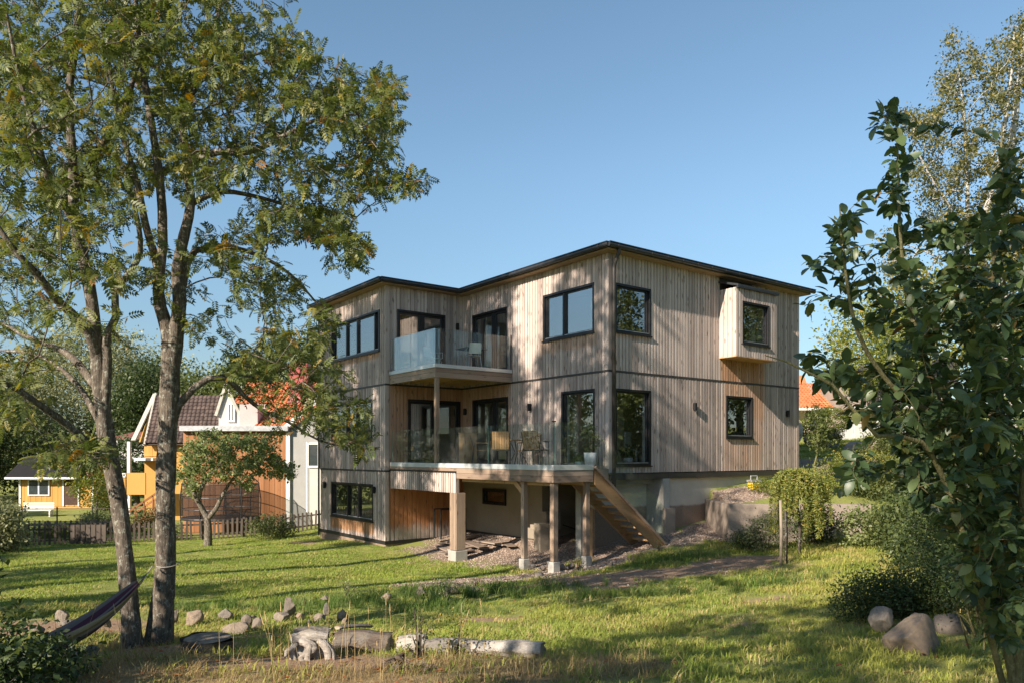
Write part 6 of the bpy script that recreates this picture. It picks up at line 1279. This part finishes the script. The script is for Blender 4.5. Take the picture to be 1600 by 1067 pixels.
m_ = MB(); m_.box(cx(100)-.1, cx(100), -.05, 0, 0, 2.0); m_.box(cx(122), cx(122)+.1, -.05, 0, 0, 2.0); dr_ = m_.build('door_frame', M['whitewood'], ct); m_ = MB(); m_.box(cx(100)+.01, cx(122)-.01, -.02, .0, .1, 2.0); m_.build('door', mat_plain('dark_brown_door', (.06,.03,.02), .5), ct)
rf = MB()
for k, (y0, z0, y1, z1) in enumerate(((-.7, hz-.05, 1.7, hz+1.45), (1.72, hz+1.45, 4.1, hz-.05))):
    rf.hexa([(-wx-.6,y0,z0),(wx+.55,y0,z0),(wx+.55,y1,z1),(-wx-.6,y1,z1),(-wx-.6,y0,z0+.08),(wx+.55,y0,z0+.08),(wx+.55,y1,z1+.08),(-wx-.6,y1,z1+.08)])
r_ = rf.build('roof', M['roofmetal'], ct); rb = MB()
for i in range(60): x_ = -wx-.55+i*(2*wx+1.1)/60; rb.hexa([(x_,-.7,hz+.031),(x_+.05,-.7,hz+.031),(x_+.05,1.7,hz+1.531),(x_,1.7,hz+1.531),(x_,-.7,hz+.07),(x_+.05,-.7,hz+.07),(x_+.05,1.7,hz+1.57),(x_,1.7,hz+1.57)])
rb.build('roof_rib', M['flashing'], r_, kind='stuff'); m_ = MB(); m_.box(-wx-.6, wx+.55, -.76, -.70, hz-.12, hz+.02); m_.build('eaves_board', M['whitewood'], ct)
g = ground(58, 0, 50); be = empty('white_bench', tuple(g), .05, 'white garden bench in front of the yellow cottage window', 'bench'); m_ = MB(); m_.box(-1.0,1.0,-.2,.2,.42,.47); m_.build('seat', M['whitewood'], be)
for i in range(3): m_ = MB(); m_.box(-1.0,1.0,.2,.23,.5+i*.16,.62+i*.16); m_.build('back_slat', M['whitewood'], be)
for s in (-.9,.9): m_ = MB(); m_.box(s-.04,s+.04,-.2,.2,0,.42); m_.build('leg', M['whitewood'], be)
rl = empty('wire_railing', tuple(ground(95,0,41)), .02, 'thin dark rail fence on posts in the cottage garden', 'railing')
for i in range(6): m_ = MB(); m_.tube([(-4+i*1.9,0,0),(-4+i*1.9,0,1.25)], .04, 6); m_.build('post', M['fencew'], rl)
for z in (.45,.8,1.15): m_ = MB(); m_.tube([(-4,0,z),(5.5,0,z+.03)], .018, 5); m_.build('rail', M['fencew'], rl)
# yellow house with brown roof
Yh = 46.; def_x = lambda px: (px-800)/F*Yh; def_z = lambda py: E+(710-py)/F*Yh
yh = empty('yellow_house', (def_x(240), Yh, def_z(800)), 0, 'yellow wooden house with steep brown tiled roof and white gable trim', 'house'); ox, oz = def_x(240), def_z(800)
X_ = lambda px: def_x(px)-ox; Z_ = lambda py: def_z(py)-oz
m_ = MB(); m_.box(X_(222), X_(345), .3, 5.5, -.5, Z_(690)); m_.build('wall', M['yellowp'], yh)
pboards(yh, (X_(222),.26), (X_(242),.26), Z_(712), Z_(682), M['yellowp'], .2, 'gable_boards')
# roof slope facing the camera, from the verge (left) to the right
tiles('roof_tiles', yh, (X_(230), -.35, Z_(692)), (X_(345)-X_(230), 0, 0), (-.45, 2.3, Z_(614)-Z_(692)), 17, 13, M['browntile'])
m_ = MB(); m_.hexa([(X_(228),-.3,Z_(694)),(X_(345),-.3,Z_(694)),(X_(345)-.45,2.0,Z_(616)),(X_(218),2.0,Z_(616)),(X_(228),-.2,Z_(696)),(X_(345),-.2,Z_(696)),(X_(345)-.45,2.1,Z_(618)),(X_(218),2.1,Z_(618))]); m_.build('roof', M['fencew'], yh)
m_ = MB(); m_.beam((X_(231),-.42,Z_(694)), (X_(219),2.0,Z_(610)), .10, .14); m_.build('bargeboard', M['trim'], yh); m_ = MB(); m_.beam((X_(211),-.2,Z_(688)), (X_(218.5),2.0,Z_(611)), .28, .10); m_.build('bargeboard', M['trim'], yh)
m_ = MB(); m_.poly([(X_(213),.3,Z_(690)),(X_(230),.3,Z_(690)),(X_(219),2.0,Z_(616))]); m_.build('gable', M['yellowp'], yh)
m_ = MB(); m_.box(X_(219), X_(247), -1.6, -1.5, Z_(770), Z_(737)); b_ = m_.build('balcony_front', M['yellowp'], yh); m_ = MB(); m_.box(X_(218), X_(222), -1.5,-1.3, Z_(800), Z_(690)); m_.build('porch_post', M['whitewood'], yh)
m_ = MB(); m_.box(X_(200), X_(217), -1.6, -1.5, Z_(775), Z_(745)); m_.build('balcony_front', M['yellowp'], yh); m_ = MB(); m_.box(X_(200), X_(217), -1.62, -1.48, Z_(744), Z_(742)); m_.box(X_(200), X_(217), -1.62,-1.48, Z_(739), Z_(737.5)); [m_.box(X_(200+i*4), X_(200+i*4)+.05, -1.6,-1.5, Z_(742), Z_(739)) for i in range(5)]; m_.build('balcony_rail', M['whitewood'], yh)
m_ = MB(); m_.box(X_(217), X_(246), -.6, .3, Z_(719), Z_(715)); m_.build('window_ledge', M['whitewood'], yh)
sg = ground(225, 0, 39); ss = empty('brown_steps', tuple(sg), 0, 'reddish brown wooden steps leading up to the yellow house', 'steps')
for i in range(7): m_ = MB(); m_.box(-.9+i*.27, -.9+i*.27+.3, 0, 1.0, .18*i, .18*i+.05); m_.build('tread', M['orangew'], ss)
for yy in (-.05, 1.0):
    m_ = MB(); m_.beam((-1.0,yy,-.05),(1.0,yy,1.3),.05,.25); m_.build('stringer', M['orangew'], ss); m_ = MB(); m_.beam((-1.0,yy,.85),(1.0,yy,2.2),.06,.1); m_.build('handrail', M['orangew'], ss)
    for i in range(5): m_ = MB(); m_.box(-.9+i*.45,-.84+i*.45,yy-.03,yy+.03,.1+i*.3,.95+i*.3); m_.build('baluster', M['orangew'], ss)
Yw = 62.; gw = empty('white_outbuilding', ((180-800)/F*Yw, Yw, -1.5), 0, 'white outbuilding with low red roof left of the yellow house', 'building'); X2 = lambda px: (px-180)/F*Yw; Z2 = lambda py: E+(710-py)/F*Yw+1.5
m_ = MB(); m_.box(X2(181), X2(240), 0, 4, Z2(745), Z2(684)); m_.build('wall', M['stuccow'], gw); m_ = MB(); m_.hexa([(X2(178),-.5,Z2(686)),(X2(245),-.5,Z2(686)),(X2(245),2,Z2(675)),(X2(190),2,Z2(675)),(X2(178),-.5,Z2(683)),(X2(245),-.5,Z2(683)),(X2(245),2,Z2(673)),(X2(190),2,Z2(673))]); m_.build('roof', mat_plain('brownish_red_roof', (.22,.09,.07), .7), gw)
m_ = MB(); m_.hexa([(X2(181),-2,Z2(735)),(X2(215),-2,Z2(735)),(X2(215),-.1,Z2(735)),(X2(181),-.1,Z2(735)),(X2(181),-2,Z2(706)),(X2(215),-2,Z2(723)),(X2(215),-.1,Z2(723)),(X2(181),-.1,Z2(706))]); m_.build('lean_to', M['stuccog'], gw)
# white house with orange roof, extension clad in orange wood
Yn = 37.; nx = lambda px, Y=Yn: (px-800)/F*Y; nz = lambda py, Y=Yn: E+(710-py)/F*Y; base = (nx(375), Yn, nz(822)); nb = empty('white_house', base, 0, 'white rendered house with orange tiled roof, red chimney and wood-clad extension', 'house')
LX = lambda px, Y=Yn: nx(px, Y)-base[0]; LZ = lambda py, Y=Yn: nz(py, Y)-base[2]
m_ = MB(); m_.box(LX(286), LX(446), .05, 6, -.6, LZ(668)); m_.build('extension_wall', M['orangew'], nb)
pboards(nb, (LX(286),.02), (LX(446),.02), -.3, LZ(672), M['orangew'], .13)
m_ = MB(); m_.box(LX(284), LX(452), -.28, .0, LZ(673), LZ(665)); m_.box(LX(284), LX(452), .001, 6.2, LZ(668)+.02, LZ(666.5)+.05); m_.build('extension_roof', M['steel'], nb)
m_ = MB(); m_.box(LX(447), LX(453), -.05, .25, -.3, LZ(674)); m_.build('corner_board', M['whitewood'], nb)
# rendered gable part to the right of the extension
m_ = MB(); q0, q1 = LX(448), LX(512); m_.hexa([(q0,.1,-.5),(q1,.1,-.5),(q1,.34,-.5),(q0,.34,-.5),(q0,.1,LZ(676)),(q1,.1,LZ(620)),(q1,.34,LZ(620)),(q0,.34,LZ(676))]); m_.build('gable_wall', M['stuccog'], nb)
m_ = MB(); m_.box(LX(484), LX(520), -.02, .09, -.5, LZ(690)); m_.build('wall', M['stuccow'], nb)
m_ = MB(); m_.tube([(LX(480.5),-.06,-.3),(LX(480.5),-.06,LZ(690))], .05, 8); m_.build('downpipe', M['whitewood'], nb)
m_ = MB(); m_.beam((LX(446),-.12,LZ(668)), (LX(512),-.12,LZ(612)), .1, .22); m_.build('bargeboard', M['whitewood'], nb)
simple_window(nb, LX(483), LX(497), LZ(727), LZ(694), -.03, bars=0)
# main orange roof rising behind the extension
rb0 = Vector((LX(398, Yn+.4), .4, LZ(666, Yn+.4))); rt0 = Vector((LX(398, Yn+4.8), 4.8, LZ(598, Yn+4.8))); rdv = Vector((0, 4.4, rt0.z-rb0.z)); rwid = LX(515, Yn+.4)-rb0.x
tiles('roof_tiles', nb, rb0, (rwid, 0, 0), rdv, 19, 14, M['terracotta'])
tiles('roof_tiles', nb, rb0+rdv*.5+Vector((-1.9,0,0)), (1.9, 0, 0), rdv*.5, 9, 7, M['terracotta'])
m_ = MB(); m_.hexa([tuple(rb0+Vector((-.02,.1,-.4))), tuple(rb0+Vector((rwid,.1,-.4))), tuple(rb0+rdv+Vector((rwid,.3,-1.9))), tuple(rb0+rdv+Vector((-1.9,.3,-1.9))), tuple(rb0+Vector((-.02,.06,-.02))), tuple(rb0+Vector((rwid,.06,-.02))), tuple(rb0+rdv+Vector((rwid,.0,-.03))), tuple(rb0+rdv+Vector((-1.9,.0,-.03)))]); m_.build('wall', M['pink'], nb)
m_ = MB(); gxa, gxb, gxc = LX(333), LX(368), LX(352); m_.hexa([(gxa,.7,LZ(668)),(gxb,.7,LZ(668)),(gxb,1.2,LZ(668)),(gxa,1.2,LZ(668)),(gxa,.7,LZ(640)),(gxb,.7,LZ(640)),(gxb,1.2,LZ(640)),(gxa,1.2,LZ(640))]); m_.poly([(gxa,.7,LZ(640)),(gxb,.7,LZ(640)),(LX(346),.7,LZ(600))]); m_.build('dormer_gable', M['stuccow'], nb)
simple_window(nb, LX(350.5), LX(357), LZ(655), LZ(630), .67, bars=1)
m_ = MB(); m_.beam((LX(330),.6,LZ(648)), (LX(346),.6,LZ(598)), .12, .14); m_.beam((LX(345),.6,LZ(598)), (LX(369),.6,LZ(648)), .12, .14); m_.build('bargeboard', M['trim'], nb)
m_ = MB(); m_.box(LX(368.5), LX(397), .5, 1.3, LZ(668), LZ(630)); m_.build('dormer_side', M['pink'], nb)
cX = lambda px: LX(px, Yn+2.6); cZ = lambda py: LZ(py, Yn+2.6)
ch_ = MB(); ch_.box(cX(452), cX(482), 2.6, 3.5, cZ(650), cZ(572)); cc_ = ch_.build('chimney', M['redpaint'], nb); m_ = MB(); m_.box(cX(450), cX(484), 2.55, 3.55, cZ(584), cZ(580)); m_.box(cX(455), cX(479), 2.7, 3.4, cZ(571.9), cZ(566)); m_.hexa([(cX(449),2.3,cZ(650)),(cX(494),2.3,cZ(650)),(cX(494),3.6,cZ(650)),(cX(449),3.6,cZ(650)),(cX(452)-.01,2.58,cZ(618)),(cX(483),2.58,cZ(618)),(cX(483),3.55,cZ(618)),(cX(452)-.01,3.55,cZ(618))]); m_.build('chimney_flashing', M['redpaint'], cc_)
# trampoline with net in front of the extension
tg = ground(345, 0, 35.2); tr_ = empty('trampoline', tuple(tg), 0, 'round garden trampoline with black safety net behind the fence', 'trampoline'); rt = 1.75
m_ = MB(); ring = [(rt*math.cos(a), rt*.8*math.sin(a), .75) for a in np.linspace(0, 6.2832, 33)]; m_.tube(ring, .06, 6); m_.build('frame_ring', M['blackmetal'], tr_); m_ = MB(); m_.poly([(p_[0]*.96,p_[1]*.96,.77) for p_ in ring[:-1]]); m_.build('mat', M['blackmetal'], tr_)
for i in range(6):
    a = i*1.047+.3; x_, y_ = rt*math.cos(a), rt*.8*math.sin(a); m_ = MB(); m_.tube([(x_,y_,0),(x_*1.04,y_*1.04,1.6),(x_*.98,y_*.98,2.4),(x_*.85,y_*.85,2.62)], .028, 6); m_.build('pole', M['blackmetal'], tr_)
t = NT('safety_net'); tp = t.n.new('ShaderNodeBsdfTransparent'); df = t.n.new('ShaderNodeBsdfDiffuse'); df.inputs[0].default_value = (.03,.03,.03,1); mx = t.n.new('ShaderNodeMixShader'); mx.inputs[0].default_value = .5; t.l.new(tp.outputs[0], mx.inputs[1]); t.l.new(df.outputs[0], mx.inputs[2]); t.l.new(mx.outputs[0], t.out.inputs[0])
m_ = MB()
for p_, q_ in zip(ring[:-1], ring[1:]): m_.poly([p_, q_, (q_[0],q_[1],2.35), (p_[0],p_[1],2.35)])
m_.build('net', t.m, tr_)
for z in (1.2, 1.75, 2.35): m_ = MB(); m_.tube([(p_[0]*1.0,p_[1]*1.0,z) for p_ in ring], .02, 5); m_.build('net_band', M['blackmetal'], tr_)
# small apple tree in the lawn before the fence
ga = ground(325, 0, 27.5); ap = empty('apple_tree', tuple(ga), 0, 'small spreading apple tree on the lawn in front of the dark fence', 'tree')
ap_m = [([ga-Vector((0,0,.2)), at(325,815,27.5), at(319,800,27.5), at(308,780,27.4), at(300,760,27.3), at(292,735,27.2)], [.15,.12,.10,.085,.07,.03]), ([at(323,812,27.5), at(337,795,27.5), at(347,775,27.6), at(362,750,27.7), at(385,728,27.8)], [.10,.08,.07,.05,.03]), ([at(308,780,27.4), at(325,745,27.2), at(345,725,27.1), at(350,700,27)], [.06,.05,.035,.02])]
atp = px_blobs([(305,715,24,28,3),(330,690,30,18,3),(375,705,36,26,5),(415,725,30,18,3),(345,735,40,18,3),(300,760,14,14,.6),(445,735,18,14,1.2),(285,745,16,14,.8),(420,690,18,16,1.2),(395,690,26,12,1.5),(385,755,12,14,.6)], 380, 27.4, .8, 25.5, 29.5, np.random.default_rng(9))
build_tree(ap, ap_m, atp, LEAF_APPLE, BARK_ROWAN, 9500, .125, .03, lf_rhomb(.62), seg=.2, seed=91, droop=.1, spread=.8, r_tip=.008, jit=.07, bn=9)
# ------------------------------------------------------------------ right background
Yr = 48.; bx, bz = (1275-800)/F*Yr, E+(710-668)/F*Yr; rh = empty('orange_roof_house', (bx, Yr, bz-1.5), 0, 'cream house with orange tiled roof beyond the right gable end', 'house'); RX = lambda px: (px-1275)/F*Yr; RZ = lambda py: E+(710-py)/F*Yr-bz+1.5
m_ = MB(); m_.box(RX(1215), RX(1345), .3, 6, -1, RZ(636)); m_.build('wall', mat_plain('cream_wall', (.50,.42,.32), .85, .2, 0, .08), rh); m_ = MB(); m_.box(RX(1262), RX(1272), .2, .295, RZ(665), RZ(642)); m_.build('door', M['fencew'], rh)
tiles('roof_tiles', rh, (RX(1212), -.5, RZ(638)), (RX(1322)-RX(1212), 0, 0), (0, 3.6, 1.9), 20, 12, M['terracotta']); m_ = MB(); m_.box(RX(1212), RX(1322), -.5, -.4, RZ(641), RZ(637)); m_.build('eaves_board', M['whitewood'], rh)
m_ = MB(); m_.box(RX(1250), RX(1258), 2.8, 3.5, RZ(600), RZ(552)); m_.box(RX(1248.5), RX(1259.5), 2.7, 3.6, RZ(558), RZ(555)); m_.build('chimney', M['terracotta'], rh)
m_ = MB(); m_.hexa([(RX(1290),8,RZ(640)),(RX(1360),8,RZ(640)),(RX(1360),12,RZ(640)),(RX(1290),12,RZ(640)),(RX(1300),9.9,RZ(560)),(RX(1350),9.9,RZ(560)),(RX(1350),10,RZ(560)),(RX(1300),10,RZ(560))]); m_.build('roof', M['terracotta'], rh)
Yg = 45.; gh = empty('grey_house', ((1385-800)/F*Yg, Yg, E+(710-665)/F*Yg-1), 0, 'grey house with dark roof and balcony railing behind the sallow', 'house'); GX = lambda px: (px-1385)/F*Yg; GZ = lambda py: E+(710-py)/F*Yg-(E+(710-665)/F*Yg-1)
m_ = MB(); m_.box(GX(1330), GX(1480), 0, 6, -1, GZ(600)); m_.build('wall', M['retain'], gh); m_ = MB(); m_.hexa([(GX(1335),-.6,GZ(604)),(GX(1490),-.6,GZ(604)),(GX(1490),6,GZ(604)),(GX(1335),6,GZ(604)),(GX(1345),-.6,GZ(570)),(GX(1480),-.6,GZ(560)),(GX(1480),6,GZ(560)),(GX(1345),6,GZ(570))]); m_.build('roof', M['flashing'], gh)
m_ = MB(); m_.box(GX(1325), GX(1440), -1.6, -.0, GZ(640), GZ(636)); m_.build('balcony_floor', M['slab'], gh); rl_ = MB(); [rl_.box(GX(1326+i*3.2), GX(1326+i*3.2)+.04, -1.6,-1.56, GZ(636), GZ(612)) for i in range(36)]; rl_.box(GX(1325), GX(1440), -1.62,-1.54, GZ(612), GZ(610.5)); rl_.build('railing', M['blackmetal'], gh, kind='stuff')
for i, (a, b, t0, t1, Y) in enumerate(((1311,1334,668,690,37),(1335,1372,662,676,38),(1335,1352,677,692,36.8),(1373,1430,664,684,38),(1290,1312,692,706,33))):
    m_ = MB(); m_.box((a-800)/F*Y, (b-800)/F*Y, Y, Y+.4, E+(710-t1)/F*Y-.3, E+(710-t0)/F*Y); tag(m_.build('garden_slab', M['slab'], None, bevel=.02), ('pale grey slab block left end of the garden wall','long upper grey slab of the garden wall','small grey slab block below the long one','grey slab block at the right of the garden wall','low grey slab beside the dark gap at the house corner')[i], 'garden wall')
bush('boxwood_ball', 'round clipped green bush above the pale rocks', 'bush', ground(1297,0,34)+Vector((0,0,.55)), .85, .8, 1.05, 260, 30, .06, LEAF_LIME, 301, .07, shell=.8)
bush('boxwood_ball', 'small round green bush below the larger clipped one', 'bush', ground(1303,0,32.5)+Vector((0,0,.3)), .36, .36, .5, 80, 26, .05, LEAF_LIME, 302, .05, shell=.8)
bush('shrub', 'bright yellow-green shrub left of the clipped bush', 'shrub', ground(1268,0,34)+Vector((0,0,.4)), 1.0, .8, .8, 160, 28, .08, LEAF_LIME, 303, .12)
wb_ = link('white_bag', ico('white_bag', 55, 1.1, .5, 3), None, tuple(ground(1249,0,30)+Vector((0,0,.9))), (0,0,.4), (.17,.17,.38)); wb_.data.materials.append(M['stuccow']); tag(wb_, 'lumpy white wrapped bag just right of the house corner', 'bag'); wb_.data.polygons.foreach_set('use_smooth', [True]*len(wb_.data.polygons))
